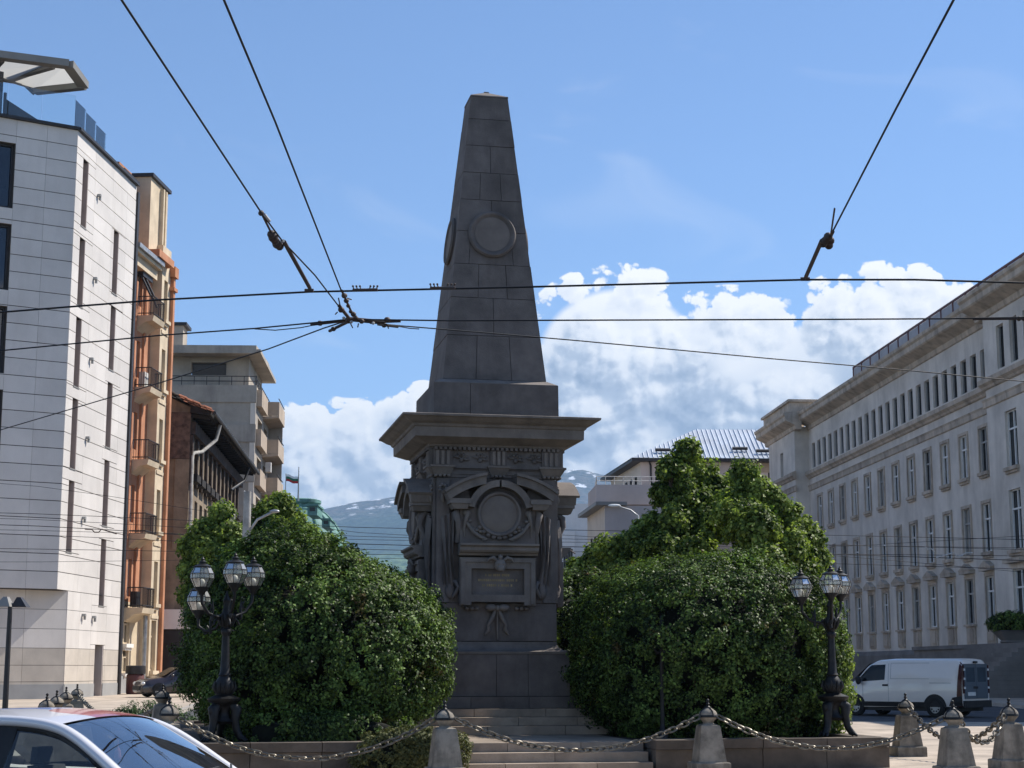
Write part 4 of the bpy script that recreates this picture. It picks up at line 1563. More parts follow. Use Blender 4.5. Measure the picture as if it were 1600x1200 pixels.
# ------------------------------------------------------------------ white stone-clad corner building (far left)
WX, WY = -20.68, 76.0
wb = thing('corner_building', 'modern white stone-clad corner building with slit windows at the left edge', 'building', (WX, WY, gz(76)))
TV = MATS['travertine']
fR = Fr(WX, WY, 85.6, -1)          # side face, runs away from the corner
fF = Fr(WX, WY, 180 + 32, 1)       # street face, s grows to the left and nearer
zg, zo, zt = gz(76), 5.25, 26.95
SL = 9.35
slots = []
for k in range(5):
    z = 22.55 - 3.88 * k
    slots.append((.92, 1.70, z, z + 3.3))
for k in range(5):
    z = 20.42 - 3.92 * k
    slots.append((5.92, 6.72, z, z + 3.25))
door = (5.65, 6.95, zg, 2.85)
wl = MB()
wall_mesh(wl, fR, 0, SL, zo, zt, slots, .55)
wall_mesh(wl, fR, 1.45, SL, zg - .2, zo, [(max(1.45, a), b, max(zg - .2, c), min(d, zo)) for a, b, c, d in slots[9:] if c < zo] + [door], .55)
bigw = []
for k in range(6):
    z = 22.7 - 3.87 * k
    bigw.append((2.88, 8.6, z, z + 3.07))
wall_mesh(wl, fF, 0, 14, zo, zt, bigw, .35)
# recessed ground floor of the street face, underside of the overhang, back and roof
pF = fR.p(1.45, 0, 0)
fG = Fr(pF.x, pF.y, 180 + 41, 1)
wall_mesh(wl, fG, 0, 14, zg - .2, zo, [], .3)
wl.add([fR.p(0, 0, zo), fR.p(1.45, 0, zo), fG.p(14, 0, zo), fF.p(14, 0, zo)], [(0, 1, 2, 3)])
b0, b1, b2, b3 = fF.p(14, 0, 0), fF.p(14, -14, 0), fR.p(SL, -13, 0), fR.p(SL, 0, 0)
for a, b in ((b0, b1), (b1, b2), (b2, b3)):
    wl.add([(a.x, a.y, zg), (b.x, b.y, zg), (b.x, b.y, zt), (a.x, a.y, zt)], [(0, 1, 2, 3)])
wl.add([(fR.p(0, 0, zt)), (b3.x, b3.y, zt), (b2.x, b2.y, zt), (b1.x, b1.y, zt), (b0.x, b0.y, zt)], [(0, 1, 2, 3, 4)])
wall = wpart(wl, 'wall', MATS['joint_dark'], wb)
dz = (zt - zo) / 27
zed = [zo + dz * i for i in range(28)]
cladding(wb, wall, fR, [-.035, 2.75, 5.55, 7.85, SL], zed, [(a - .01, b + .01, c - .01, d + .01) for a, b, c, d in slots], TV, gap=.035, vgap=.005)
cladding(wb, wall, fF, [-.035, 1.42, 2.86, 4.3, 5.8, 7.2, 8.62, 10.4, 12.2, 14], zed, [(a - .01, b + .01, c - .01, d + .01) for a, b, c, d in bigw], TV, gap=.035, vgap=.005)
zlow = [zg + .02, 1.12, 1.86, 2.63, 3.5, 4.38, zo]
cladding(wb, wall, fR, [1.42, 3.2, 4.9, 7.2, SL], zlow, [(a - .01, b + .01, c - .01, d + .01) for a, b, c, d in slots[9:]] + [(door[0] - .01, door[1] + .01, door[2] - 1, door[3])], TV, gap=.02, alt=(MATS['travertine_base'], 2.63))
cladding(wb, wall, fG, [-.035, 2.05, 4.1, 6.1, 8.1, 10.1, 12.1, 14], zlow, [], TV, gap=.02, alt=(MATS['travertine_base'], 2.63))
gb = MB().fbox(fR, 1.38, door[0], .045, .07, zg - .1, 1.0).fbox(fR, door[1], SL, .045, .07, zg - .1, 1.0).fbox(fG, -.06, 14, .045, .07, zg - .1, 1.0)
wpart(gb, 'plinth', MATS['grey_base'], wb)
for a, b, c, d in slots:
    window(wb, fR, (a + b) / 2, c, b - a, d - c, .42, MATS['dark_metal'], MATS['dark_metal'] if False else WG, 'mid', bar=.04)
    sl_ = MB().fbox(fR, a - .03, b + .03, -.42, .07, c - .05, c + .01)
    wpart(sl_, 'sill', MATS['canopy_grey'], wb)
    rv = MB().fbox(fR, b - .03, b + .004, -.50, .03, c, d).fbox(fR, a - .004, a + .03, -.50, .03, c, d)
    wpart(rv, 'reveal_lining', MATS['reveal_stone'], wb)
for a, b, c, d in bigw:
    window(wb, fF, (a + b) / 2, c, b - a, d - c, .28, MATS['dark_metal'], DG, 'plain', bar=.10)
dr_ = MB().fbox(fR, door[0] + .02, door[1] - .02, -.5, -.42, zg, door[3] - .02)
dd_ = wpart(dr_, 'door', MATS['dark_metal'], wb)
wpart(MB().fbox(fR, door[1] - .06, door[1] + .002, -.5, .02, zg, door[3] - .002), 'door_jamb', MATS['pink_plaster'], wb, dd_)
# wall lamps and a bracket
for s, z in ((3.1, 24.6), (3.05, 20.4), (3.0, 16.4), (2.95, 12.55), (2.9, 8.7), (3.5, 4.15), (5.0, 4.1)):
    wpart(MB().fbox(fR, s, s + .16, .04, .22, z, z + .12).fbox(fR, s + .1, s + .2, .10, .2, z - .16, z), 'wall_lamp', MATS['grey_paint'], wb)
cp = MB()
for a, b in ((fR.p(-.05, .09, 0), fR.p(SL, .09, 0)), (fF.p(-.05, .09, 0), fF.p(14, .09, 0))):
    d = (b - a).normalized()
    n = Vector((-d.y, d.x, 0)) * .12
    cp.hexa([Vector((q.x, q.y, z)) for z in (zt, zt + .13) for q in (a - n, b - n, b + n, a + n)])
wpart(cp, 'roof_edge', MATS['dark_metal'], wb)
# downpipe at the far corner
wpart(MB().fbox(fR, SL + .02, SL + .32, -.1, .14, zg, zt - .3), 'downpipe', MATS['dark_metal'], wb)
# glass balustrade on the roof
for i in range(3):
    wpart(MB().fbox(fR, .1 + 1.55 * i, 1.6 + 1.55 * i, -.18, -.165, zt + .14, zt + 1.55 - .1 * i), 'glass_panel', MATS['clear_glass'], wb)
for i in range(6):
    wpart(MB().fbox(fF, .1 + 1.6 * i, 1.65 + 1.6 * i, -.18, -.165, zt + .14, zt + 1.75), 'glass_panel', MATS['clear_glass'], wb)
# set-back glazed top storey and the tilted canopy over it
ph = MB()
c0 = fF.p(2.95, -2.2, 0)
pent = []
for i in range(12):
    a = R(212 + 14 - 9 * i)
    pent.append(fF.p(3.2 + 5.5 * i / 11, -1.2 - .7 * math.sin(math.pi * i / 11) * -1, 0))
pent = [fF.p(3.1 + .9 * i, -1.9 + .5 * math.sin(math.pi * i / 9), 0) for i in range(10)] + [fF.p(12, -9, 0), fF.p(3.6, -7, 0)]
ph.prism([(q.x, q.y) for q in pent], lambda a, b, t: (a, b, zt + (2.9 if t else .0)))
wpart(ph, 'penthouse', DG, wb)
# sloping dark parapet seen through the glass
sp_ = MB()
A, B_, C_ = fF.p(.9, -.6, zt), fF.p(3.3, -.5, zt), fF.p(3.3, -.5, zt + 1.1)
sp_.add([A, B_, C_, A + Vector((.2, 1.2, 0)), B_ + Vector((.2, 1.2, 0)), C_ + Vector((.2, 1.2, 0))], [(0, 1, 2), (3, 5, 4), (0, 3, 4, 1), (1, 4, 5, 2), (0, 2, 5, 3)])
wpart(sp_, 'parapet_slope', MATS['dark_metal'], wb)
DT = 75.2
tip = [at(-140, 62, DT - 3), at(108, 97, DT), at(135, 137, DT + 1.6), at(127, 148, DT + 2.3), at(50, 149, DT + 3.2), at(-60, 140, DT + 3)]
hole1 = [at(62, 104, DT + .1), at(104, 112, DT + .4), at(118, 136, DT + 1.5), at(50, 136, DT + 2.6), at(42, 126, DT + 1.9)]
cn = MB()
up = Vector((0, 0, .38))


def beam(mb, a, b, w, h):
    d = (b - a).normalized()
    s = d.cross(Vector((0, 0, 1))).normalized() * w / 2
    u = Vector((0, 0, h))
    mb.hexa([a - s, b - s, b + s, a + s, a - s + u, b - s + u, b + s + u, a + s + u])


Pz = 28.55
pl0 = at_z(-200, 92, Pz + .55)
K = [at(-160, 78, 72.5), at(-2, 92, 74.2), at(107, 106, 75.3), at(131, 139, 76.8), at(54, 147, 78.3), at(36, 130, 78.0), at(-40, 118, 76.6), at(-160, 110, 75)]
for i, (a, b, w) in enumerate(((K[0], K[1], .5), (K[1], K[2], .5), (K[2], K[3], .5), (K[3], K[4], .4), (K[4], K[5], .45), (K[5], K[6], .6), (K[6], K[7], .6), (at(22, 124, 77.4), at(82, 107, 75.4), .3), (at(-20, 120, 76.8), at(2, 97, 74.5), .3))):
    mb = MB()
    beam(mb, a, b, w, .34 if i < 3 else .30)
    wpart(mb, 'canopy_beam', MATS['canopy_grey'], wb)
pn = MB().add([q + Vector((0, 0, .2)) for q in (K[1], K[2], K[3], K[4], K[5], K[6])], [(0, 1, 2, 3, 4, 5)])
pn.add([q + Vector((0, 0, .2)) for q in (K[0], K[1], K[6], K[7])], [(0, 1, 2, 3)])
wpart(pn, 'canopy_panel', MATS['canopy_panel'], wb)
for q in (at(8, 150, 77.5), at(-60, 150, 76.5)):
    wpart(MB().tube([(q.x, q.y, zt), (q.x, q.y, zt + 2.4)], .08, 8), 'canopy_post', MATS['dark_metal'], wb)

# ------------------------------------------------------------------ orange apartment house
oS, oE = 9.75, 16.6
_o = fR.p(0, -.62, 0)
fO = Fr(_o.x, _o.y, 85.6, -1)
q0 = fO.p(oS, 0, gz(85))
ob = thing('apartment_house', 'orange and cream apartment house with five small balconies beside the white building', 'building', tuple(q0))
OP, CP = MATS['orange_plaster'], MATS['cream_plaster']
o1 = 14.95      # cream bay begins
ztO = 24.6
holes = [(12.35, 13.15, 21.2 - 3.93 * k, 23.2 - 3.93 * k) for k in range(5)]
wl = MB()
wall_mesh(wl, fO, oS, o1, 5.2, 23.9, holes, .3)
wall_mesh(wl, fO, oS, oE, 22.6, ztO, [], .2, t=-.9)
wpart(wl, 'wall', OP, ob)
gl_ = MB()
ghol = [(10.5, 11.2, 3.0, 4.4), (12.2, 13.2, 3.0, 4.5), (10.5, 11.2, 1.5, 2.6), (12.2, 13.2, 1.5, 2.7)]
wall_mesh(gl_, fO, oS, o1, 1.35, 5.2, ghol, .3)
wpart(gl_, 'ground_floor_wall', CP, ob)
for a, b, c, d in holes:
    window(ob, fO, (a + b) / 2, c, b - a, d - c, .25, MATS['grey_paint'], WG, 'plain')
for a, b, c, d in ghol:
    window(ob, fO, (a + b) / 2, c, b - a, d - c, .2, MATS['cream_plaster'], WG, 'tee', sill=True, sill_m=MATS['white_plaster'])
# cream bay
by = MB()
bh = [(15.4, 16.1, 21.0 - 3.95 * k, 23.3 - 3.95 * k) for k in range(5)] + [(15.3, 16.2, 1.6, 4.3)]
wall_mesh(by, fO, o1, oE, 1.3, ztO + .6, bh, .3, t=.55)
by.fbox(fO, o1, o1 + .02, -.3, .549, 1.3, ztO + .6)
by.fbox(fO, oE - .02, oE, -8, .549, .3, ztO + .6)
bay = wpart(by, 'bay', CP, ob)
for a, b, c, d in bh:
    window(ob, fO, (a + b) / 2, c, b - a, d - c, .28, MATS['cream_plaster'], WG, 'tee', sill=True, sill_m=MATS['cream_plaster'], t=.55)
    wpart(MB().fbox(fO, a - .3, b + .3, .553, .60, c - .8, c - .62), 'sill_course', MATS['cream_plaster'], ob, bay)
wpart(MB().fbox(fO, oE + .01, oE + .35, -.3, .75, 1.2, ztO - .6), 'corner_pilaster', OP, ob)
for z0_, z1_, e in ((23.7, 24.3, .35), (22.9, 23.1, .3)):
    wpart(MB().fbox(fO, oE - .2, oE + .35 + e * .5, -.3, .75 + e * .35, z0_, z1_), 'pilaster_capital', OP, ob)
pb = MB()
for s0_, s1_, t1_ in ((oS + .5, oS + 1.0, .16), (11.8, 12.1, .12), (13.5, 13.8, .12)):
    pb.fbox(fO, s0_, s1_, .003, t1_, 5.3, 22.4)
wpart(pb, 'pier', OP, ob)
wpart(MB().fbox(fO, oS, oE, .06, .12, gz(85) - .1, 1.33).fbox(fO, oS, oE, -.3, .05, gz(85) - .1, 1.36), 'plinth', MATS['grey_base'], ob)
# cornices and attic
wpart(MB().fbox(fO, oS, o1 - .6, -.9, .45, 23.0, 23.55).fbox(fO, oS, o1 - .6, -.5, .7, 23.55, 23.75), 'cornice', CP, ob)
wpart(MB().fbox(fO, oS, o1 - .55, .55, .85, 23.76, 24.0), 'gutter', MATS['steel'], ob)
tw = MB().fbox(fO, o1 - 1.6, oE + .1, -4, .2, 24.6, 28.7)
wpart(tw, 'attic_block', CP, ob)
wpart(MB().fbox(fO, o1 - 1.7, oE + .3, -4.1, .35, 28.7, 28.9), 'attic_roof', MATS['dark_metal'], ob)
for s_ in (o1 + .2, o1 + .7):
    wpart(MB().fbox(fO, s_, s_ + .22, .2, .42, 24.8, 28.5), 'attic_fin', CP, ob)
wpart(MB().fbox(fO, oS + .4, oS + 2.6, -3.0, -.6, 23.9, 28.6), 'dormer', OP, ob)
rf = MB()
rf.prism([(-3.2, 28.6), (-.2, 27.9), (-.2, 28.15), (-3.2, 28.95)], lambda a, b, t: fO.p(oS + (2.8 if t else .2), a, b))
wpart(rf, 'dormer_roof', MATS['dark_metal'], ob)
wpart(MB().fbox(fO, o1 - 2.0, o1 + .9, -1.5, .95, 24.05, 24.45), 'attic_cornice', OP, ob)
rb_ = MB()
for a, b in ((b3, fO.p(oE, 0, 0)),):
    pass
wpart(MB().fbox(fO, oS, oE, -10, -.31, gz(85) - .1, 22.9).fbox(fO, oS, oE, -10, -.93, 22.9, 24.6), 'rear_mass', OP, ob)
# five balconies
for k in range(5):
    z = 20.55 - 3.92 * k
    bo = MB()
    bo.prism([(.0, z - .75), (.55, z - .35), (.95, z - .28), (1.02, z), (0, z)], lambda a, b, t: fO.p(12.1 + (2.1 if t else 0), a, b))
    bl = wpart(bo, 'balcony', CP, ob)
    rl = MB()
    for (sa, ta, sb, tb) in ((12.12, .05, 12.12, .97), (12.12, .97, 14.15, .97), (14.15, .97, 14.15, .56)):
        for zz in (z + .12, z + 1.05):
            rl.tube([fO.p(sa, ta, zz), fO.p(sb, tb, zz)], .03, 6)
        n_ = 7 if sa == sb else 15
        for i in range(n_ + 1):
            f = i / n_
            rl.tube([fO.p(sa + (sb - sa) * f, ta + (tb - ta) * f, z), fO.p(sa + (sb - sa) * f, ta + (tb - ta) * f, z + 1.05)], .014, 5)
    wpart(rl, 'railing', MATS['dark_metal'], ob, bl)
    if k in (1, 4):
        ac = MB().fbox(fO, 12.25, 12.95, .25, .6, z + .05, z + .85)
        wpart(ac, 'air_conditioner', MATS['ac_white'] if k == 1 else MATS['shop_dark'], ob, bl)
# folded awning struts on the top balcony and a rain pipe
st = MB()
for s_, z_ in ((12.2, 22.4), (12.8, 22.5), (13.5, 22.0)):
    st.tube([fO.p(s_, .1, z_ + .6), fO.p(s_ + .2, .7, z_ - .7)], .06, 6)
st.fbox(fO, 12.1, 13.9, .05, .35, 22.75, 23.05)
wpart(st, 'awning_strut', MATS['dark_metal'], ob)
wpart(MB().tube([fO.p(13.9, .62, .6), fO.p(13.9, .62, 4.5)], .12, 8), 'rain_pipe', MATS['steel'], ob)

# ------------------------------------------------------------------ crumbling house with a wide eave
cS, cE = 0.0, 29.0
fC = Fr(-19.86, 95.0, 93.7, -1)
q0 = fC.p(cS, 1.3, gz(95))
ch = thing('crumbling_house', 'crumbling soot-stained house with broken tiled roof and wide dark eave', 'building', tuple(q0))
SP = MATS['sooty_plaster']
ch_h = [(.55 + 2.44 * k, 1.95 + 2.44 * k, 12.8, 14.75) for k in range(11)] + [(.55 + 2.44 * k, 1.95 + 2.44 * k, 8.7, 11.5) for k in range(11)]
wl = MB()
wall_mesh(wl, fC, cS, cE, gz(95) - .1, 16.6, ch_h, .45, t=1.3)
wl.add([fC.p(cS, 1.3, gz(95)), fC.p(cS, -9, gz(95)), fC.p(cS, -9, 19.6), fC.p(cS, -2.5, 18.4), fC.p(cS, 1.3, 16.6)], [(0, 1, 2, 3, 4)])
wl.add([fC.p(cE, 1.3, gz(95)), fC.p(cE, -9, gz(95)), fC.p(cE, -9, 19.6), fC.p(cE, 1.3, 16.6)], [(0, 1, 2, 3)])
wpart(wl, 'wall', SP, ch)
for a, b, c, d in ch_h:
    window(ch, fC, (a + b) / 2, c, b - a, d - c, .38, MATS['dark_timber'], WG, 'tee', t=1.3)
for k in range(11):
    bxm = MB().fbox(fC, .35 + 2.44 * k, 2.15 + 2.44 * k, 1.303, 1.75, 12.35, 12.78)
    wpart(bxm, 'window_box', MATS['dark_timber'], ch)
for k in range(12):
    s_ = -.05 + 2.44 * k
    wpart(MB().fbox(fC, s_, s_ + .42, 1.303, 1.48, 12.2, 15.0), 'window_pier', MATS['dark_brick'], ch)
wpart(MB().fbox(fC, cS, cE, 1.303, 1.6, 15.05, 15.75), 'frieze', MATS['dark_brick'], ch)
# bare brick, broken top and chimney on the end wall
wpart(MB().fbox(fC, cS - .12, cS - .01, -1.2, 1.32, 13.6, 16.3), 'brick_patch', MATS['bare_brick'], ch)
wpart(MB().fbox(fC, cS - .10, cS - .01, .5, 1.32, 8.4, 13.58), 'brick_patch', MATS['sooty_plaster'], ch)
wpart(MB().fbox(fC, cS + .5, cS + 1.3, -2.6, -1.2, 17.8, 19.6), 'chimney', MATS['bare_brick'], ch)
ev = MB()
ev.prism([(1.3, 16.25), (2.45, 16.1), (2.5, 16.3), (1.3, 16.75)], lambda a, b, t: fC.p(cS - .25 + (cE - cS + .8 if t else 0), a, b))
eave = wpart(ev, 'eave', MATS['dark_timber'], ch)
for k in range(28):
    s_ = cS + k * 1.05
    rb2 = MB().prism([(1.32, 16.02), (2.38, 15.9), (2.38, 16.05), (1.32, 16.22)], lambda a, b, t: fC.p(s_ + (.16 if t else 0), a, b))
    wpart(rb2, 'rafter', MATS['dark_timber'], ch, eave)
rfm = MB()
rfm.prism([(-9, 21.0), (2.6, 16.22), (2.6, 16.36), (-9, 21.2)], lambda a, b, t: fC.p(cS + 1.4 + (cE - cS - .9 if t else 0), a, b))
roof = wpart(rfm, 'roof', MATS['roof_tile_old'], ch)
rt = random.Random(4)
for i in range(15):
    for j in range(13):
        if rt.random() < (.10 if j < 6 else .30) or (i < 2 and j > 7):
            continue
        s_ = cS - .35 + i * .40 + rt.uniform(-.06, .06)
        tt = 2.55 - j * .37 + rt.uniform(-.05, .05)
        z_ = 16.36 + (2.6 - tt) * .412 + rt.uniform(0, .05)
        mb = MB()
        mb.prism([(-.19, .0), (-.13, .07), (0, .11), (.13, .07), (.19, 0)], lambda a, b, t: fC.p(s_ + a, tt - (.46 if t else 0), z_ + b + (.20 if t else .02)))
        wpart(mb, 'roof_tile', MATS['roof_tile_red'] if (i < 7 and j < 5) else MATS['roof_tile_old'], ch, roof)
mb = MB()
for i in range(58):
    s_ = cS + 5.8 + i * .4
    mb.prism([(-.16, 0), (0, .14), (.16, 0)], lambda a, b, t: fC.p(s_ + a, (2.6 + .06 * math.sin(i * 3.3) if not t else -8.8), (16.38 if not t else 21.15) + b))
o_ = wpart(mb, 'roof_tile_rows', MATS['roof_tile_old'], ch, roof)
o_['kind'] = 'stuff'
# sagging beam ends and boards where the roof is broken open
for k in range(9):
    s_ = .2 + k * .55
    bmz = MB().tube([fC.p(s_, -1.0 - .25 * k, 18.0 + .12 * k), fC.p(s_ + .1, -2.6 - .25 * k, 19.1 + .1 * k + .2 * (k % 3))], .09, 5)
    wpart(bmz, 'broken_rafter', MATS['dark_timber'], ch, roof)
wpart(MB().tube([fC.p(cS - .3, 2.68, 16.25), fC.p(cE + .6, 2.68, 16.2)], .11, 8), 'gutter', MATS['dark_metal'], ch)
wpart(MB().tube([fC.p(3.6, 2.6, 16.1), fC.p(3.5, 2.4, 15.2), fC.p(2.2, 1.75, 14.3), fC.p(.4, 1.5, 14.0), fC.p(.05, 1.45, 13.8), fC.p(.05, 1.45, 1.0)], .11, 8), 'bent_downpipe', MATS['concrete_pole'], ch, smooth=60)
wpart(MB().tube([fC.p(cE - 5.0, 2.5, 16.0), fC.p(cE - 5.2, 2.2, 15.0), fC.p(cE - 8.5, 1.6, 14.0)], .10, 8), 'bent_downpipe', MATS['dark_metal'], ch, smooth=60)
for s_, z_ in ((14.0, 11.6), (16.6, 11.7), (19.4, 11.3)):
    wpart(MB().fbox(fC, s_, s_ + 1.0, 1.5, 1.95, z_, z_ + .95), 'air_conditioner', MATS['ac_white'], ch)
# shop front with sign board on the street corner
wpart(MB().fbox(fC, cS + .3, cS + 6.5, 1.31, 1.42, gz(95), 3.6), 'shop_front', MATS['shop_dark'], ch)
wpart(MB().fbox(fC, cS - .6, cS - .02, .1, 2.0, 3.9, 5.0), 'shop_sign', MATS['white_plaster'], ch)
wpart(MB().fbox(fC, cS - .5, cS - .02, -.2, 1.9, gz(95), 3.85), 'kiosk', MATS['shop_dark'], ch)
aw = MB().prism([(1.45, 3.6), (3.0, 2.9), (3.0, 2.98), (1.45, 3.72)], lambda a, b, t: fC.p(cS + .6 + (3.0 if t else 0), a, b))
wpart(aw, 'awning', MATS['shop_dark'], ch)
wpart(MB().fbox(fC, cS + .2, cS + .6, 1.45, 2.6, 3.8, 5.6), 'light_box', MATS['shop_dark'], ch)

# ------------------------------------------------------------------ concrete block of flats behind it
q = at(398, 700, 132)
fK = Fr(q.x, q.y, 2.0, -1)         # front, faces the camera
fS = Fr(q.x, q.y, 93.2, -1)        # side with balconies
kb = thing('concrete_flats', 'grey concrete block of flats with roof terrace behind the crumbling house', 'building', (q.x, q.y, gz(132)))
CO, CW = MATS['concrete'], MATS['concrete_warm']
kz = at(398, 603, 132).z           # top of terrace parapet
mb = MB()
wall_mesh(mb, fK, -9, 0, gz(132), kz, [], .3)
wall_mesh(mb, fS, 0, 22, gz(132), kz, [(2.0, 5.6, kz - 4.9 - 3.2 * k, kz - 2.3 - 3.2 * k) for k in range(6)] + [(7.5, 10.5, kz - 4.9 - 3.2 * k, kz - 2.3 - 3.2 * k) for k in range(6)], .5)
mb.fbox(fK, -9, 0, -12, -.01, kz - .3, kz - .1)
wpart(mb, 'wall', CO, kb)
for k in range(6):
    wpart(MB().fbox(fK, -9, .05, .003, .10, kz - 1.35 - 3.2 * k, kz + .05 - 3.2 * k), 'floor_band', CO, kb)
    wpart(MB().fbox(fK, -.42, .0, .003, .07, kz - 3.1 - 3.2 * k, kz - 1.4 - 3.2 * k), 'corner_strip', MATS['pale_plaster'], kb)
    for s_ in (3.8, 9.0):
        window(kb, fS, s_, kz - 4.9 - 3.2 * k, 3.4, 2.6, .4, MATS['grey_paint'], WG, 'tee')
    z = kz - 1.6 - 3.2 * k
    wpart(MB().fbox(fS, .4, 5.6, .003, .45, z, z + 1.35), 'parapet_panel', CW, kb)
    bb = MB()
    bb.prism([(.0, z - .2), (1.35, z - .05), (1.35, z + 1.3), (1.25, z + 1.3), (1.25, z + .1), (0, z + .05)], lambda a, b, t: fS.p(6.2 + (5.8 if t else 0), a, b))
    bal_ = wpart(bb, 'balcony', CW, kb)
    wpart(MB().fbox(fS, 6.22, 6.30, .02, 1.24, z + .12, z + 1.3), 'balcony_side', CW, kb, bal_)
    wpart(MB().tube([fS.p(6.2, 1.3, z + 1.55), fS.p(12, 1.3, z + 1.55)], .04, 6), 'handrail', MATS['dark_metal'], kb, bal_)
    wpart(MB().fbox(fS, 11.9, 12.0, .05, 1.2, z - 3.0, z), 'balcony_screen', CO, kb, bal_)
    if k in (1, 3):
        wpart(MB().fbox(fS, 4.6, 5.4, .46, .9, z - 1.6, z - .8), 'air_conditioner', MATS['ac_white'], kb)
# terrace storey
tz = kz + .0
zr = at(398, 560, 135).z
t0_ = -3.2
mb = MB()
wall_mesh(mb, fK, -9, -.9, tz - .2, zr, [(-5.6, -2.75, tz + 1.25, tz + 2.3)], .25, t=-2.2)
mb.fbox(fS, 2.25, 14, -.92, -.9, tz - .2, zr)
wpart(mb, 'terrace_storey', CO, kb)
window(kb, fK, -4.15, tz + 1.25, 2.8, 1.0, .2, MATS['dark_metal'], WG, 'plain', t=-2.2)
rfp = MB()
rfp.prism([(-.2, zr - .1), (-.2, zr + .55), (-9, zr + .75), (-12, zr + .3)], lambda a, b, t: fK.p(-9 + (8.9 if t else 0), a - .6 * 0, b))
rfp.fbox(fS, .3, 15, -1.2, .25, zr - .05, zr + .25)
wpart(rfp, 'roof_slab', CO, kb)
wpart(MB().fbox(fK, -9, -6.4, -4.5, -2.4, zr + .5, zr + 2.6), 'roof_hut', CO, kb)
wpart(MB().fbox(fK, -9.2, -6.1, -4.8, -2.2, zr + 2.6, zr + 2.85), 'roof_hut_lid', MATS['dark_metal'], kb)
rl = MB()
for zz in (.35, .75):
    rl.tube([fK.p(-9, -.1, kz + .05 + zz), fK.p(.0, -.1, kz + .05 + zz)], .035, 6)
    rl.tube([fS.p(0, -.1, kz + .05 + zz), fS.p(14, -.1, kz + .05 + zz)], .035, 6)
for i in range(10):
    rl.tube([fK.p(-9 + i, -.1, kz), fK.p(-9 + i, -.1, kz + .82)], .03, 6)
    rl.tube([fS.p(1.4 * i + .3, -.1, kz), fS.p(1.4 * i + .3, -.1, kz + .82)], .03, 6)
wpart(rl, 'terrace_railing', MATS['dark_metal'], kb)
wpart(MB().fbox(fK, -9, -.02, -20, -12, gz(132), kz), 'rear_mass', CO, kb)

# ------------------------------------------------------------------ green copper dome, mast, flag
q = at(452, 800, 215)
dm = thing('domed_building', 'building with a green copper dome and dormers above the trees', 'building', (q.x, q.y + 8, gz(140)))
VG = MATS['verdigris']
u_ = 215 / F_PX
zc0 = gz(140)
dw = MB()
cx, cy = q.x + .2, q.y + 8
zD = at(452, 878, 215).z - 1.0
wpart(MB().box(cx - 7.5, cx + 7.5, cy - 7.5, cy + 9, zc0, zD), 'wall', MATS['pale_plaster'], dm)
prof = [(1.04, 0), (1.05, .03), (1.0, .05), (.985, .2), (.95, .36), (.89, .5), (.80, .63), (.68, .76), (.55, .86), (.47, .9), (.46, .93), (.40, .96), (.38, 1.0)]
hD = at(452, 780, 215).z - zD
dome = wpart(MB().lathe([(r * 6.9, zD + z * hD) for r, z in prof], 16, (cx, cy, 0), rot=R(11)), 'dome', VG, dm, smooth=20)
rbm = MB()
for k in range(16):
    a = R(11) + 2 * math.pi * k / 16
    rbm.tube([(cx + r * 6.9 * math.cos(a), cy + r * 6.9 * math.sin(a), zD + z * hD) for r, z in prof], .16, 6)
wpart(rbm, 'dome_rib', VG, dm, dome)
wpart(MB().lathe([(2.75, zD + hD), (3.0, zD + hD + .2), (3.0, zD + hD + .6), (2.5, zD + hD + .75)], 16, (cx, cy, 0)), 'lantern_deck', VG, dm, smooth=30)
for (u, v, s_) in ((489, 794, .62), (510, 815, .5), (462, 806, .6)):
    c = at(u, v, 209)
    dmr = wpart(MB().box(c.x - 1.0 * s_, c.x + 1.0 * s_, c.y - .6, c.y + 5, c.z - 1.5 * s_, c.z + .35 * s_).box(c.x - 1.3 * s_, c.x + 1.3 * s_, c.y - .9, c.y + 5, c.z + .355 * s_, c.z + .7 * s_), 'dormer', VG, dm)
    wpart(MB().box(c.x - .55 * s_, c.x + .55 * s_, c.y - .64, c.y - .602, c.z - .7 * s_, c.z + .1 * s_), 'dormer_pane', WG, dm, dmr)
c = at(435, 790, 213)
ms = thing('roof_mast', 'thin tall mast with ornate foot left of the flag on the green dome', 'mast', (c.x, c.y, at(435, 779, 213).z))
part(MB().lathe([(.28, 0), (.3, .3), (.16, .6), (.32, 1.0), (.36, 1.4), (.16, 1.8), (.1, 2.2), (.06, 3.0), (.03, 6.0)], 10), 'mast_pole', MATS['dark_metal'], ms, 50)
c = at(466, 775, 213)
ms = thing('roof_mast', 'thin plain mast right of the flag on the green dome', 'mast', (c.x, c.y, at(466, 778, 213).z - .4))
part(MB().lathe([(.12, 0), (.10, 1), (.05, 4.4)], 8), 'mast_pole', MATS['grey_paint'], ms)
c = at(446, 775, 213)
fg = thing('flag', 'white, green and red striped flag flying on a pole above the green dome', 'flag', (c.x, c.y, at(446, 776, 213).z - .3))
part(MB().lathe([(.06, 0), (.05, 3.3)], 8), 'flag_pole', MATS['grey_paint'], fg)
for i, mm in enumerate(('flag_white', 'flag_green', 'flag_red')):
    mb = MB().grid(lambda u, v: (.05 + 1.55 * u, .16 * math.sin(u * 6.5), 3.2 - .30 * (i + v) - .40 * u + .07 * math.sin(u * 8)), 14, 2)
    part(mb, 'flag_stripe', MATS[mm], fg, 60)
c = at(540, 862, 170)
gh = thing('gable_house', 'small white gable with red-brown edge just above the trees left of the obelisk', 'building', (c.x, c.y, gz(140)))
zz = at(540, 860, 170).z
mb = MB().box(c.x - 2.0, c.x + .6, c.y, c.y + 6, gz(140), zz - 1.2)
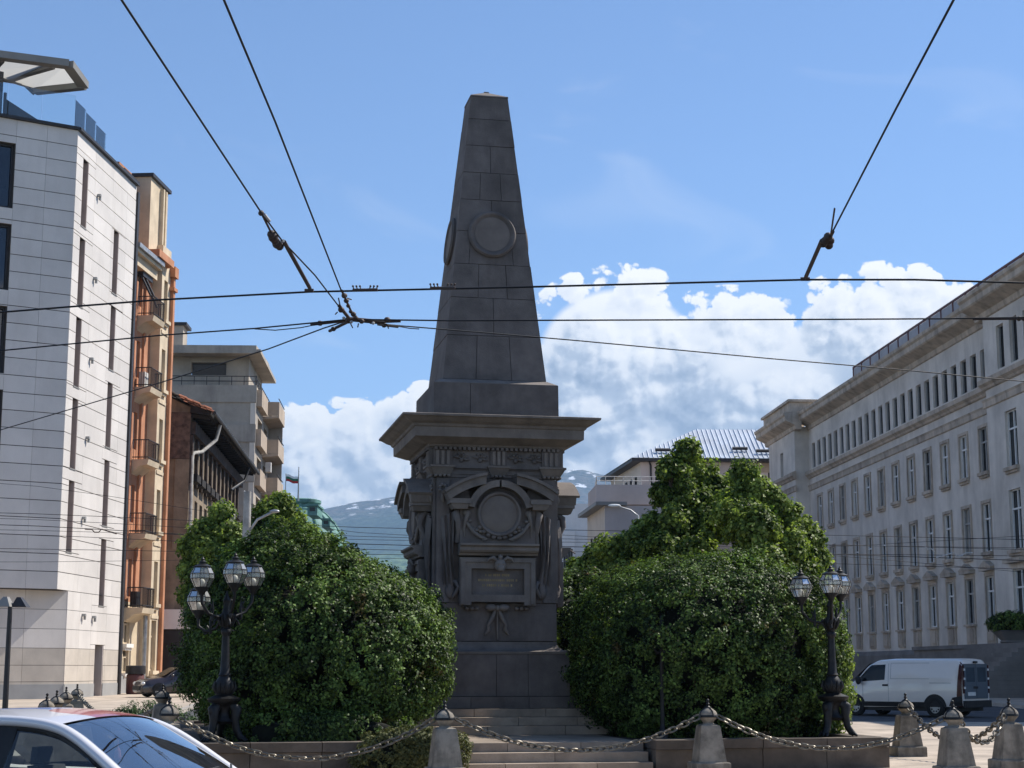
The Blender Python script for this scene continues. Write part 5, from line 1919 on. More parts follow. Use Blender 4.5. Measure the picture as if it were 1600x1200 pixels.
mb.prism([(-2.0, zz - 1.2), (.6, zz - 1.2), (.45, zz + .35), (-2.0, zz + .35)], lambda a, b, t: (c.x + a, c.y + (6 if t else 0), b))
wpart(mb, 'wall', MATS['white_plaster'], gh)
wpart(MB().prism([(.605, zz - 1.3), (.45, zz + .5), (.72, zz - 1.3)], lambda a, b, t: (c.x + a, c.y + (6 if t else -.2), b)), 'roof_edge', MATS['brown_metal'], gh)
# ------------------------------------------------------------------ long grey stone building on the right
fM = Fr(27.1, 92.0, 93.7, 1)
mi = thing('ministry_building', 'long grey stone office building with four rows of windows on the right', 'building', (27.1, 92.0, gz(92)))
MS, MT, MP = MATS['ministry_stone'], MATS['ministry_trim'], MATS['ministry_plinth']
g0 = gz(92) - .15
main0, main1 = -.55, 43.4
S3 = [2.25 + 3.44 * k for k in range(12)]
SA = [-.05 + 1.742 * k for k in range(25)]
h_main = []
for s in S3:
    h_main += [(s - .68, s + .68, 12.75, 15.3), (s - .68, s + .68, 8.22, 10.98), (s - .68, s + .68, 4.25, 6.85)]
for s in SA:
    h_main.append((s - .52, s + .52, 17.75, 19.75))
wl = MB()
wall_mesh(wl, fM, main0, main1, g0, 21.3, h_main, .45)
# near projecting bay
SB = [-4.1 - 4.0 * k for k in range(7)]
h_bay = []
for s in SB:
    h_bay += [(s - .85, s + .85, 12.3, 15.35), (s - .85, s + .85, 7.9, 11.1), (s - .85, s + .85, 3.9, 6.9)]
    h_bay += [(s + o - .55, s + o + .55, 17.8, 20.2) for o in (-1.0, 1.0)]
PB = .75
wall_mesh(wl, fM, -34, main0, g0, 21.3, h_bay, .55, t=PB)
wl.add([fM.p(main0, 0, g0), fM.p(main0, PB, g0), fM.p(main0, PB, 21.3), fM.p(main0, 0, 21.3)], [(0, 1, 2, 3)])
# far pavilion
PV = 1.15
pv0, pv1 = main1, 53.0
wall_mesh(wl, fM, pv0, pv1, g0, 21.3, [(47.6, 48.7, 17.6, 19.7), (47.4, 48.9, 12.7, 15.3), (47.4, 48.9, 8.2, 11.0)], .4, t=PV)
wl.add([fM.p(pv0, 0, g0), fM.p(pv0, PV, g0), fM.p(pv0, PV, 21.3), fM.p(pv0, 0, 21.3)], [(0, 1, 2, 3)])
wl.add([fM.p(pv1, PV, g0), fM.p(pv1, -16, g0), fM.p(pv1, -16, 21.3), fM.p(pv1, PV, 21.3)], [(0, 1, 2, 3)])
wl.add([fM.p(-34, PV, g0), fM.p(-34, -16, g0), fM.p(-34, -16, 21.3), fM.p(-34, PV, 21.3)], [(0, 1, 2, 3)])
wl.add([fM.p(-34, -16, g0), fM.p(pv1, -16, g0), fM.p(pv1, -16, 21.3), fM.p(-34, -16, 21.3)], [(0, 1, 2, 3)])
wl.add([fM.p(-34, -16, 21.3), fM.p(pv1, -16, 21.3), fM.p(pv1, 0, 21.3), fM.p(-34, 0, 21.3)], [(0, 1, 2, 3)])
wpart(wl, 'wall', MS, mi)
WP = MATS['white_paint']
for i, s in enumerate(S3):
    window(mi, fM, s, 12.75, 1.36, 2.55, .17, WP if i % 3 else MATS['grey_paint'], some_pane(), 'cross', sill=True, sill_m=MT)
    window(mi, fM, s, 8.22, 1.36, 2.76, .17, WP if i % 4 != 1 else MATS['grey_paint'], some_pane(), 'cross', sill=True, sill_m=MT)
    window(mi, fM, s, 4.25, 1.36, 2.6, .17, MATS['grey_paint'] if i % 3 == 1 else WP, some_pane(), 'cross')
    for z, hh in ((12.75, 2.55), (8.22, 2.76), (4.25, 2.6)):
        sr = MB()
        sr.fbox(fM, s - .86, s - .685, .003, .07, z, z + hh + .18).fbox(fM, s + .685, s + .86, .003, .07, z, z + hh + .18).fbox(fM, s - .685, s + .685, .003, .07, z + hh + .004, z + hh + .18)
        wpart(sr, 'window_surround', MT, mi)
    hd = MB()
    hd.fbox(fM, s - .95, s + .95, .003, .34, 7.15, 7.35)
    hd.prism([(-1.02, 7.352), (1.02, 7.352), (0, 7.72)], lambda a, b, t: fM.p(s + a, .004 + (.36 if t else 0), b))
    wpart(hd, 'window_hood', MT, mi)
    ap = MB()
    ap.fbox(fM, s - .72, s + .72, .003, .10, 3.1, 4.12).fbox(fM, s - .9, s + .9, .003, .2, 4.122, 4.24)
    ap.fbox(fM, s - .5, s + .5, .102, .15, 3.25, 3.98)
    wpart(ap, 'apron_panel', MT, mi)
for s in SA:
    window(mi, fM, s, 17.75, 1.04, 2.0, .20, MATS['grey_paint'], WG, 'plain', bar=.06)
for s in SB:
    window(mi, fM, s, 12.3, 1.7, 3.05, .24, WP, WG, 'cross', sill=True, sill_m=MT, t=PB)
    window(mi, fM, s, 7.9, 1.7, 3.2, .24, WP, WG, 'cross', sill=True, sill_m=MT, t=PB)
    window(mi, fM, s, 3.9, 1.7, 3.0, .24, WP, WG, 'cross', sill=True, sill_m=MT, t=PB)
    for o in (-1.0, 1.0):
        window(mi, fM, s + o, 17.8, 1.1, 2.4, .24, MATS['grey_paint'], WG, 'plain', t=PB)
    hd = MB().fbox(fM, s - 1.25, s + 1.25, PB + .003, PB + .4, 7.2, 7.45)
    wpart(hd, 'window_hood', MT, mi)
for s, z, hh in ((48.15, 17.6, 2.1), (48.15, 12.7, 2.6), (48.15, 8.2, 2.8)):
    window(mi, fM, s, z, 1.1 if z > 17 else 1.5, hh, .35, MATS['grey_paint'], WG, 'plain', t=PV)


def moulding(prof, s0, s1, t, name, m, ret0=False, ret1=False):
    """straight run of a moulding: prof of (t, z)"""
    mb = MB()
    mb.prism(prof, lambda a, b, e: fM.p(s1 if e else s0, t + a, b))
    wpart(mb, name, m, mi)


band = [(0, 16.95), (.12, 17.0), (.18, 17.12), (.34, 17.25), (.36, 17.5), (.1, 17.6), (0, 17.6)]
lowb = [(0, 15.95), (.08, 16.0), (.10, 16.3), (.16, 16.42), (0, 16.45)]
crn = [(0, 20.95), (.10, 21.0), (.16, 21.3), (.40, 21.42), (.85, 21.62), (.92, 21.7), (.93, 22.0), (1.05, 22.12), (1.08, 22.3), (.2, 22.4), (-.4, 22.4), (-.4, 20.95)]
for nm, pr_, m_ in (('string_course', band, MT), ('lower_moulding', lowb, MT), ('cornice', crn, MT)):
    moulding(pr_, main0 + .005, main1 - .005, 0, nm, m_)
    moulding(pr_, -34, main0 + (1.0 if nm == 'cornice' else .35), PB + .002, nm, m_)
    moulding(pr_, main1 - (1.0 if nm == 'cornice' else .35), pv1 + (1.0 if nm == 'cornice' else .35), PV + .002, nm, m_)
moulding([(0, g0), (.35, g0), (.35, 2.6), (.22, 2.85), (0, 2.9)], main0, pv1, .002, 'plinth', MP)
moulding([(0, g0), (.35, g0), (.35, 2.6), (.22, 2.85), (0, 2.9)], -34, main0, PB + .002, 'plinth', MP)
# parapet blocks on the pavilion, roof edge and railing
wpart(MB().fbox(fM, pv0 - .3, pv1 + .3, -1.5, PV + .35, 22.42, 23.3).fbox(fM, pv0 - .5, pv1 + .5, -1.7, PV + .55, 23.3, 23.5), 'parapet_block', MT, mi)
wpart(MB().fbox(fM, -34, pv0 - .4, -.7, .15, 22.41, 22.75), 'parapet', MT, mi)
rfr = MB()
rfr.prism([(-.35, 22.80), (-.35, 23.02), (-9, 24.0), (-9, 22.8)], lambda a, b, e: fM.p(39.5 if e else -34, a, b))
wpart(rfr, 'roof', MATS['brown_metal'], mi)
rg_ = MB()
rg_.fbox(fM, -34, 31.2, -.62, -.52, 23.95, 24.07)
for k in range(28):
    s = 31.1 - 2.3 * k
    rg_.fbox(fM, s - .06, s + .06, -.63, -.51, 23.0, 23.95)
wpart(rg_, 'roof_railing', MATS['brown_metal'], mi)
mat('grey_sheet', (0.36, 0.36, 0.38), 0.6, 0.08, 1)
for k in range(27):
    s = 31.1 - 2.3 * k
    wpart(MB().fbox(fM, s - 2.2, s - .1, -.575, -.555, 23.15, 23.9), 'railing_panel', MATS['grey_sheet'], mi)
wpart(MB().tube([fM.p(-.25, .12, g0 + 2), fM.p(-.25, .12, 15.2)], .06, 8), 'downpipe', MATS['dark_metal'], mi)
wpart(MB().fbox(fM, -.4, -.15, .01, .05, 10.6, 12.2), 'plaster_patch', MATS['white_plaster'], mi)
wpart(MB().fbox(fM, -.5, -.2, .01, .05, 4.3, 5.6), 'plaster_patch', MATS['white_plaster'], mi)
for z in (9.9, 8.3):
    wpart(MB().tube([fM.p(.5, .0, z), fM.p(.5, .35, z)], [.2, .06], 8), 'wire_anchor', MATS['dark_metal'], mi)
# terrace wall with stairs and a planter shrub
te = thing('terrace', 'dark stone terrace with wide steps before the long grey stone building', 'terrace', tuple(fM.p(-3, 3, gz(89))))
wpart(MB().fbox(fM, -14, 6.0, PB + .4, 3.4, g0, 2.75), 'terrace_wall', MP, te)
wpart(MB().fbox(fM, -14.1, 6.1, PB + .36, 3.5, 2.752, 2.95), 'terrace_coping', MP, te)
for k in range(12):
    wpart(MB().fbox(fM, -13, -4.6, 3.52, 3.7 + .3 * (12 - k), g0 + .215 * k, g0 + .215 * (k + 1) - .004), 'stair_step', MATS['ministry_plinth'], te)
wpart(MB().fbox(fM, -4.55, -3.9, 3.52, 7.4, g0, 1.3), 'stair_cheek', MP, te)
ps = fM.p(-7.2, 2.4, 2.96)
pb_ = thing('stone_planter', 'stone planter with a dark bushy shrub on the terrace at the right edge', 'planter', tuple(ps))
part(MB().lathe([(.42, 0), (.5, .06), (.45, .15), (.75, .55), (.85, .62), (.7, .64)], sq=True), 'planter_box', MP, pb_)
rg = np.random.default_rng(77)
d = super_dirs(rg, 160)
cen = d * np.array([1.25, .9, .55]) * rg.uniform(.6, 1, (160, 1)) + np.array([0, 0, 1.0])
pts, nr = clumps_to_leaves(rg, cen, d, np.full(160, .2), 40)
pts[:, 2] = np.maximum(pts[:, 2], .62)
leaves('foliage', pts, nr, .13, MATS['yew_leaf'], pb_, 78)

# ------------------------------------------------------------------ grey-pink building with a metal hip roof
DP = 150.0
q = at(1001, 720, DP)
pk = thing('hip_roof_building', 'grey-pink building with pale metal hip roof behind the linden trees', 'building', (q.x, q.y, gz(140)))
fPf = Fr(q.x, q.y, 2.0, -1)
fPs = Fr(q.x, q.y, 97.0, 1)     # left side runs away
ze = at(1001, 722, DP).z
PK, PL = MATS['pink_plaster'], MATS['pale_plaster']
hf = [(1.3, 3.0, ze - 4.1, ze - .75), (11.6, 13.4, ze - 4.3, ze - .9), (5.0, 6.8, ze - 4.1, ze - .75), (8.4, 10.0, ze - 4.1, ze - .75)]
wl = MB()
wall_mesh(wl, fPf, 0, 26, gz(140), ze, hf, .3)
wpart(wl, 'wall', PK, pk)
hs = [(1.8 + 2.3 * k, 2.8 + 2.3 * k, ze - 3.2, ze - 1.1) for k in range(5)]
wl = MB()
wall_mesh(wl, fPs, 0, 15, gz(140), ze, hs, .3)
wpart(wl, 'side_wall', PL, pk)  # paler than the front: bounced sunlight put into the plaster colour
for a, b, c, d in hf:
    window(pk, fPf, (a + b) / 2, c, b - a, d - c, .22, MATS['dark_metal'], WG, 'bars')
for a, b, c, d in hs:
    window(pk, fPs, (a + b) / 2, c, b - a, d - c, .07, MATS['dark_metal'], WG, 'plain')
wpart(MB().fbox(fPf, -.9, 26, -.3, .9, ze, ze + .28), 'eave', MATS['dark_metal'], pk)
wpart(MB().fbox(fPs, -.3, 16, -.3, .9, ze + .002, ze + .27), 'eave', MATS['dark_metal'], pk)
wpart(MB().fbox(fPf, 8.6, 26, .003, .06, ze - .9, ze - .05), 'brick_band', MATS['concrete_warm'], pk)
zr = at(1087, 671, DP + 6).z
e0, e1 = fPf.p(-.9, .95, ze + .29), fPf.p(27, .95, ze + .29)
r0 = at(1087, 671, DP + 6.5)
r1 = fPf.p(27, -6.5, r0.z)
l1 = fPs.p(16.5, .95, ze + .29)
l2 = Vector((r0.x, r0.y + 9, r0.z))
rfm = MB().add([e0, e1, r1, r0, l1, l2], [(0, 1, 2, 3), (0, 3, 5, 4), (3, 2, 5)])
roof = wpart(rfm, 'roof', MATS['zinc_roof'], pk)
# standing seams
nse = 64
for i in range(nse):
    f = (i + .5) / nse
    a = e0.lerp(e1, f)
    # upper end on ridge or hip
    xr = a.x
    if xr > r0.x:
        b = r0.lerp(r1, (xr - r0.x) / (r1.x - r0.x))
    else:
        k = (xr - e0.x) / (r0.x - e0.x)
        b = e0.lerp(r0, k)
    if (b - a).length < .6:
        continue
    b = Vector((b.x, b.y, b.z))
    wpart(MB().tube([a + Vector((0, 0, .03)), b + Vector((0, 0, .03))], .055, 4), 'roof_seam', MATS['zinc_roof'], pk, roof)
for (f0, f1, k) in ((.16, .21, .28), (.08, .13, .16), (.335, .385, .22), (.41, .47, .14), (.49, .55, .24), (.58, .63, .12), (.66, .72, .2)):
    a, b = e0.lerp(e1, f0), e0.lerp(e1, f1)
    up_ = Vector((0, 7.4, r0.z - e0.z)) * k
    wpart(MB().tube([a + up_ + Vector((0, 0, .28)), b + up_ + Vector((0, 0, .28))], .16, 5), 'snow_guard', MATS['dark_metal'], pk, roof)
wpart(MB().tube([fPf.p(.9, .1, gz(140)), fPf.p(.9, .1, ze - .3), fPf.p(.7, .7, ze)], .09, 8), 'downpipe', MATS['dark_metal'], pk)
# lower wing with roof terrace on its left
DA = 138.0
q = at(945, 800, DA)
an = thing('low_wing', 'lower grey-pink wing with roof terrace railing left of the hip-roofed building', 'building', (q.x, q.y, gz(138)))
fAf = Fr(q.x, q.y, 3.0, -1)
fAs = Fr(q.x, q.y, 95.0, 1)
za = at(945, 790, DA).z
hs = [(1.1 + 2.2 * k, 2.1 + 2.2 * k, za - 5.2, za - 2.1) for k in range(4)]
wl = MB()
wall_mesh(wl, fAf, 0, 9, gz(138), za, [], .3)
wpart(wl, 'wall', PK, an)
wl = MB()
wall_mesh(wl, fAs, 0, 11, gz(138), za, hs, .25)
wpart(wl, 'side_wall', PL, an)
for a, b, c, d in hs:
    window(an, fAs, (a + b) / 2, c, b - a, d - c, .07, MATS['dark_metal'], WG, 'plain')
wpart(MB().fbox(fAs, -.3, 11.5, -.2, .8, za, za + .3).fbox(fAf, -.6, 1.8, -.2, .5, za + .002, za + .29), 'cornice', MATS['canopy_grey'], an)
zb = at(960, 765, DA + 6).z
wpart(MB().fbox(fAf, -.5, 10, -9, -2.0, za + .3, zb), 'upper_wall', PK, an)
rl = MB()
for zz in (.35, .7):
    rl.tube([fAf.p(-.45, -2.1, zb + zz), fAf.p(5.6, -2.1, zb + zz)], .03, 5)
    rl.tube([fAf.p(-.45, -2.1, zb + zz), fAs.p(11, -.7, zb + zz)], .03, 5)
for i in range(9):
    rl.tube([fAf.p(-.45 + .76 * i, -2.1, zb), fAf.p(-.45 + .76 * i, -2.1, zb + .7)], .03, 5)
    pq = fAf.p(-.45, -2.1, zb).lerp(fAs.p(11, -.7, zb), i / 8)
    rl.tube([pq, pq + Vector((0, 0, .7))], .03, 5)
wpart(rl, 'terrace_railing', MATS['ac_white'], an)
q = at(897, 900, 190)
wk = thing('white_block', 'plain white building just right of the pedestal, behind the low wing', 'building', (q.x, q.y, gz(140)))
zt_ = at(897, 787, 190).z
fW = Fr(at(884, 900, 190).x, 190, 0, -1)
wl = MB()
wall_mesh(wl, fW, 1.1, 7.0, gz(140), zt_, [], .3)
wall_mesh(wl, fW, -3.0, 1.1, gz(140), zt_ - 3.2, [(-.3, .8, zt_ - 12, zt_ - 5.2)], .5, t=.8)
wl.fbox(fW, 1.08, 1.1, -.1, .8, gz(140), zt_ - 3.2)
wpart(wl, 'wall', MATS['white_plaster'], wk)
window(wk, fW, .25, zt_ - 12, 1.1, 6.8, .4, MATS['grey_paint'], WG, 'bars', t=.8)
wpart(MB().fbox(fW, -3.0, 7.0, -8, -.02, gz(140), zt_ - .1), 'rear_mass', MATS['white_plaster'], wk)

# ------------------------------------------------------------------ vehicles
def paint(name, col, rough=.28):
    m = mat(name, col, rough, .02, 1.0, bump=0, spec=.5)
    b = m.node_tree.nodes['Principled BSDF']
    b.inputs['Coat Weight'].default_value = .8
    b.inputs['Coat Roughness'].default_value = .06
    return m


paint('van_white', (0.76, 0.70, 0.64))
paint('car_white', (0.74, 0.72, 0.73))
paint('car_dark', (0.020, 0.013, 0.017))
mat('tyre', (0.02, 0.02, 0.02), .9, .2, 6)
mat('rim', (0.40, 0.40, 0.40), .4, .1, 6, metal=.6, bump=0)
mat('black_plastic', (0.018, 0.018, 0.019), .6, .2, 6, bump=0)
mat('tail_red', (0.055, 0.010, 0.010), .2, .1, 6, bump=0)
mat('lamp_clear', (0.7, 0.7, 0.7), .15, .05, 6, bump=0, metal=.3)
mat('plate', (0.62, 0.62, 0.6), .5, .05, 6, bump=0)
mat('seat_cloth', (0.06, 0.06, 0.065), .9, .2, 8)
mat('dash', (0.03, 0.03, 0.032), .8, .2, 8)


def interp(tab, x):
    for (x0, a), (x1, b) in zip(tab[:-1], tab[1:]):
        if x0 <= x <= x1:
            f = (x - x0) / (x1 - x0)
            f = f * f * (3 - 2 * f) * .35 + f * .65
            return a + (b - a) * f
    return tab[0][1] if x < tab[0][0] else tab[-1][1]


RING = [(0.96, 0.0), (1.0, .10), (1.0, .34), (.995, .50), (.975, .60), (.93, .80), (.885, .915), (.82, .965), (.66, .992), (.33, 1.0), (0.0, 1.003)]


class Shell:
    def __init__(self, top, bot, wid, x0, x1, ring=RING):
        self.top, self.bot, self.wid, self.x0, self.x1, self.ring = top, bot, wid, x0, x1, ring

    def sec(self, x):
        zb, zt_, w = interp(self.bot, x), interp(self.top, x), interp(self.wid, x)
        return [(w * a, zb + (zt_ - zb) * b) for a, b in self.ring]

    def ys(self, x, z):
        s = self.sec(x)
        for (y0, z0), (y1, z1) in zip(s[:-1], s[1:]):
            if z0 <= z <= z1 and z1 > z0:
                return y0 + (y1 - y0) * (z - z0) / (z1 - z0)
        return s[0][0]

    def mesh(self, n=56):
        mb = MB()
        R_ = len(self.ring)
        vs = []
        xs = [self.x0 + (self.x1 - self.x0) * i / n for i in range(n + 1)]
        for x in xs:
            s = self.sec(x)
            vs += [(x, y, z) for y, z in s] + [(x, -y, z) for y, z in s[-2::-1]]
        W = 2 * R_ - 1
        fs = [(i * W + j, i * W + j + 1, (i + 1) * W + j + 1, (i + 1) * W + j) for i in range(n) for j in range(W - 1)]
        fs += [(i * W, (i + 1) * W, (i + 1) * W + W - 1, i * W + W - 1) for i in range(n)]
        fs.append(tuple(range(W)))
        fs.append(tuple(n * W + j for j in range(W - 1, -1, -1)))
        return mb.add(vs, fs)

    def patch(self, poly, side, off=.006, n=10):
        """side panel from a four-cornered outline (x, z): laid on the shell, a little proud"""
        (a, b, c, d) = poly

        def fn(u, v):
            p0 = (a[0] + (b[0] - a[0]) * u, a[1] + (b[1] - a[1]) * u)
            p1 = (d[0] + (c[0] - d[0]) * u, d[1] + (c[1] - d[1]) * u)
            x, z = p0[0] + (p1[0] - p0[0]) * v, p0[1] + (p1[1] - p0[1]) * v
            return (x, side * (self.ys(x, z) + off), z)
        return MB().grid(fn, n, n)


def wheel(root, x, y, r, w, side):
    o = link('wheel', None, root, (x, y, r))
    g = side
    prof = [(r * .62, .5), (r * .93, .5), (r, .38), (r, -.38), (r * .93, -.5), (r * .62, -.5)]
    n = 26
    mb = MB()
    vs = [(q * math.cos(2 * math.pi * i / n), t * w, q * math.sin(2 * math.pi * i / n)) for q, t in prof for i in range(n)]
    fs = [(j * n + i, j * n + (i + 1) % n, ((j + 1) % 6) * n + (i + 1) % n, ((j + 1) % 6) * n + i) for j in range(6) for i in range(n)]
    part(mb.add(vs, fs), 'tyre', MATS['tyre'], o, 40)
    mb = MB()
    vs = [(0, g * .36 * w, 0)] + [(r * .64 * math.cos(2 * math.pi * i / n), g * .30 * w, r * .64 * math.sin(2 * math.pi * i / n)) for i in range(n)]
    mb.add(vs, [(0, 1 + i, 1 + (i + 1) % n) for i in range(n)])
    part(mb, 'rim', MATS['rim'], o)
    mb = MB()
    for i in range(9):
        a = 2 * math.pi * i / 9 + .2
        mb.ball((r * .42 * math.cos(a), g * .35 * w, r * .42 * math.sin(a)), (r * .09, .02, r * .09), 8, 5)
    part(mb, 'rim_opening', MATS['black_plastic'], o)['kind'] = 'stuff'
    return o


# white delivery van
VA = math.atan2(.685, -.73)
vc = at(1430, 1115, 58.6)
van = thing('delivery_van', 'white delivery van with dark rear doors and black bumper behind the right bollards', 'van', (vc.x - .08, 58.9, gz(58.9) - .13), VA)
vt = [(-2.5, 1.80), (-2.42, 1.93), (-2.2, 1.965), (.2, 1.97), (.75, 1.93), (1.05, 1.80), (1.72, 1.22), (1.82, 1.17), (2.25, 1.03), (2.42, .93), (2.5, .72)]
vb = [(-2.5, .36), (2.3, .30), (2.5, .34)]
vw = [(-2.5, .93), (-2.3, .965), (1.2, .975), (1.9, .945), (2.25, .86), (2.42, .74), (2.5, .60)]
V = Shell(vt, vb, vw, -2.5, 2.5)
body = part(V.mesh(), 'body', MATS['van_white'], van, 35)
for s in (1, -1):
    part(V.patch([(1.63, 1.16), (.42, 1.24), (.40, 1.76), (.98, 1.74)], s), 'side_window', WG, van)
    part(V.patch([(1.45, .34), (-1.28, .34), (-1.28, .50), (1.40, .50)], s, .02), 'sill_trim', MATS['black_plastic'], van)
    part(V.patch([(-2.28, .36), (-2.495, .36), (-2.495, 1.75), (-2.40, 1.86)], s, .012), 'tail_lamp', MATS['tail_red'], van)
    part(V.patch([(-2.0, .38), (-2.49, .38), (-2.49, .72), (-2.15, .66)], s, .02), 'bumper_side', MATS['black_plastic'], van)
    part(V.patch([(.50, 1.03), (.28, 1.03), (.28, 1.09), (.50, 1.09)], s, .02, 3), 'door_handle', MATS['black_plastic'], van)
    for (x0, x1, z0, z1) in ((.27, .285, .5, 1.80), (-1.28, .18, 1.27, 1.285), (-1.28, .18, 1.80, 1.815), (-2.1, -1.30, 1.13, 1.15), (.18, .195, 1.27, 1.81), (1.28, 1.30, .5, 1.14)):
        part(V.patch([(x0, z0), (x1, z0), (x1, z1), (x0, z1)], s, .004, 6), 'panel_seam', MATS['grey_paint'], van)
    for x in (1.62, -1.48):
        ar = MB()
        n = 22
        vs = [(x, s * (V.ys(x, .5) + .008), .34)] + [(x + .43 * math.cos(math.pi * i / n), s * (V.ys(x + .43 * math.cos(math.pi * i / n), .5) + .008), .34 + .43 * math.sin(math.pi * i / n)) for i in range(n + 1)]
        ar.add(vs, [(0, 1 + i, 2 + i) for i in range(n)])
        part(ar, 'wheel_arch', MATS['black_plastic'], van)
        wheel(van, x, s * .88, .335, .23, s)
    mr_ = MB().ball((1.38, s * 1.10, 1.22), (.09, .11, .15), 10, 8).tube([(1.42, s * .92, 1.14), (1.40, s * 1.05, 1.15)], .035, 6)
    part(mr_, 'wing_mirror', MATS['black_plastic'], van, 60)
    part(V.patch([(2.35, .70), (2.05, .80), (1.98, .98), (2.28, .92)], s, .006), 'headlamp', MATS['lamp_clear'], van)
ws = MB().grid(lambda u, v: (1.74 - .66 * v + .03 * math.cos((u - .5) * 3) + .012, (u - .5) * (1.70 - .22 * v), 1.205 + .575 * v + .02), 8, 6)
part(ws, 'windscreen', WG, van, 60)
mat('van_rear_glass', (0.05, 0.07, 0.09), .1, .1, 2, bump=0, spec=.5)
mat('van_rear', (0.09, 0.115, 0.14), .35, .05, 2, bump=0, spec=.5)  # shade and sky reflection on white doors, put into a dark blue-grey
rd = MB()
rd.box(-2.535, -2.502, -.80, -.012, .62, 1.78)
o = part(rd, 'rear_door', MATS['van_rear'], van)
part(MB().box(-2.542, -2.536, -.68, -.10, 1.18, 1.66), 'rear_window', MATS['van_rear_glass'], o)
rd = MB().box(-2.535, -2.502, .012, .80, .62, 1.78)
o = part(rd, 'rear_door', MATS['van_rear'], van)
part(MB().box(-2.542, -2.536, .10, .68, 1.18, 1.66), 'rear_window', MATS['van_rear_glass'], o)
part(MB().box(-2.545, -2.536, -.10, .22, .95, 1.03), 'rear_handle', MATS['black_plastic'], o)
part(MB().box(-2.545, -2.536, .10, .62, .72, .84), 'number_plate', MATS['plate'], van)
part(MB().box(-2.60, -2.48, -.90, .90, .33, .56), 'rear_bumper', MATS['black_plastic'], van)
part(MB().box(-2.55, -2.5, -.12, .12, 1.80, 1.87), 'brake_lamp', MATS['black_plastic'], van)
for s in (1, -1):
    part(MB().box(-2.53, -2.503, min(s * .815, s * .91), max(s * .815, s * .91), .8, 1.74), 'rear_lamp', MATS['tail_red'], van)
    for z in (.95, 1.25, 1.55):
        part(MB().box(-2.56, -2.535, min(s * .79, s * .87), max(s * .79, s * .87), z, z + .07), 'hinge', MATS['white_paint'], van)
part(MB().box(-2.3, 2.2, -.85, .85, .2, .4), 'chassis', MATS['black_plastic'], van)

# dark parked car
cc = at(252, 1090, 80)
CA = math.atan2(-.52, -.855)
car = thing('parked_car', 'dark purple-black parked car beside the orange house', 'car', (cc.x + .75, 80.6, gz(80.6)), CA)
ct = [(-2.1, .72), (-2.05, .92), (-1.7, 1.12), (-1.1, 1.38), (-.5, 1.43), (.1, 1.42), (.35, 1.36), (1.05, .96), (1.15, .93), (1.9, .82), (2.08, .72), (2.14, .52)]
cb = [(-2.1, .30), (2.0, .22), (2.14, .26)]
cw = [(-2.1, .74), (-1.8, .84), (1.2, .86), (1.75, .82), (2.0, .70), (2.14, .5)]
CRING = [(0.95, 0.0), (1.0, .12), (1.0, .40), (.985, .58), (.94, .68), (.84, .86), (.76, .95), (.62, .985), (.3, 1.0), (0, 1.003)]
K_ = Shell(ct, cb, cw, -2.1, 2.14, CRING)
part(K_.mesh(), 'body', MATS['car_dark'], car, 35)
part(MB().grid(lambda u, v: (1.03 - .70 * v + .02, (u - .5) * (1.36 - .28 * v), .98 + .395 * v + .018), 8, 6), 'windscreen', WG, car, 60)
for s in (1, -1):
    part(K_.patch([(.82, .98), (-1.35, .96), (-1.05, 1.29), (.32, 1.31)], s, .006, 12), 'side_window', WG, car)
    for x in (1.33, -1.28):
        n = 20
        vs = [(x, s * (K_.ys(x, .45) + .006), .31)] + [(x + .36 * math.cos(math.pi * i / n), s * (K_.ys(x + .36 * math.cos(math.pi * i / n), .45) + .006), .31 + .36 * math.sin(math.pi * i / n)) for i in range(n + 1)]
        part(MB().add(vs, [(0, 1 + i, 2 + i) for i in range(n)]), 'wheel_arch', MATS['black_plastic'], car)
        wheel(car, x, s * .77, .305, .2, s)
    part(MB().ball((2.02, s * .56, .64), (.10, .16, .09), 10, 8), 'headlamp', MATS['lamp_clear'], car, 60)
    part(MB().ball((.72, s * .96, 1.0), (.07, .10, .07), 10, 7), 'wing_mirror', MATS['car_dark'], car, 60)
part(MB().box(2.10, 2.17, -.5, .5, .34, .52), 'grille', MATS['black_plastic'], car)
part(MB().box(-1.9, 1.9, -.7, .7, .16, .32), 'chassis', MATS['black_plastic'], car)

# foreground hatchback
m = paint('car_wrap', (0.74, 0.72, 0.73))
N, L = m.node_tree.nodes, m.node_tree.links
tcn = N.new('ShaderNodeTexCoord')
vo = N.new('ShaderNodeTexVoronoi')
vo.voronoi_dimensions = '2D'
vo.inputs['Scale'].default_value = 1.35
vo.inputs['Randomness'].default_value = 1.0
nz = N.new('ShaderNodeTexNoise')
nz.inputs['Scale'].default_value = 2.2
ad = N.new('ShaderNodeVectorMath')
ad.operation = 'MULTIPLY_ADD'
ad.inputs[1].default_value = (.5, .5, 0)
L.new(tcn.outputs['Object'], nz.inputs['Vector'])
L.new(nz.outputs['Color'], ad.inputs[0])
L.new(tcn.outputs['Object'], ad.inputs[2])
L.new(ad.outputs[0], vo.inputs['Vector'])
sr = N.new('ShaderNodeSeparateColor')
L.new(vo.outputs['Color'], sr.inputs[0])
rp = N.new('ShaderNodeValToRGB')
rp.color_ramp.interpolation = 'CONSTANT'
el_ = rp.color_ramp.elements
el_[0].position, el_[0].color = 0, (.42, .055, .05, 1)
el_[1].position, el_[1].color = .22, (.075, .20, .60, 1)
e = el_.new(.42)
e.color = (.66, .64, .66, 1)
e = el_.new(.82)
e.color = (.45, .10, .09, 1)
e = el_.new(.92)
e.color = (.10, .26, .62, 1)
L.new(sr.outputs[0], rp.inputs[0])
L.new(rp.outputs[0], N['Principled BSDF'].inputs['Base Color'])

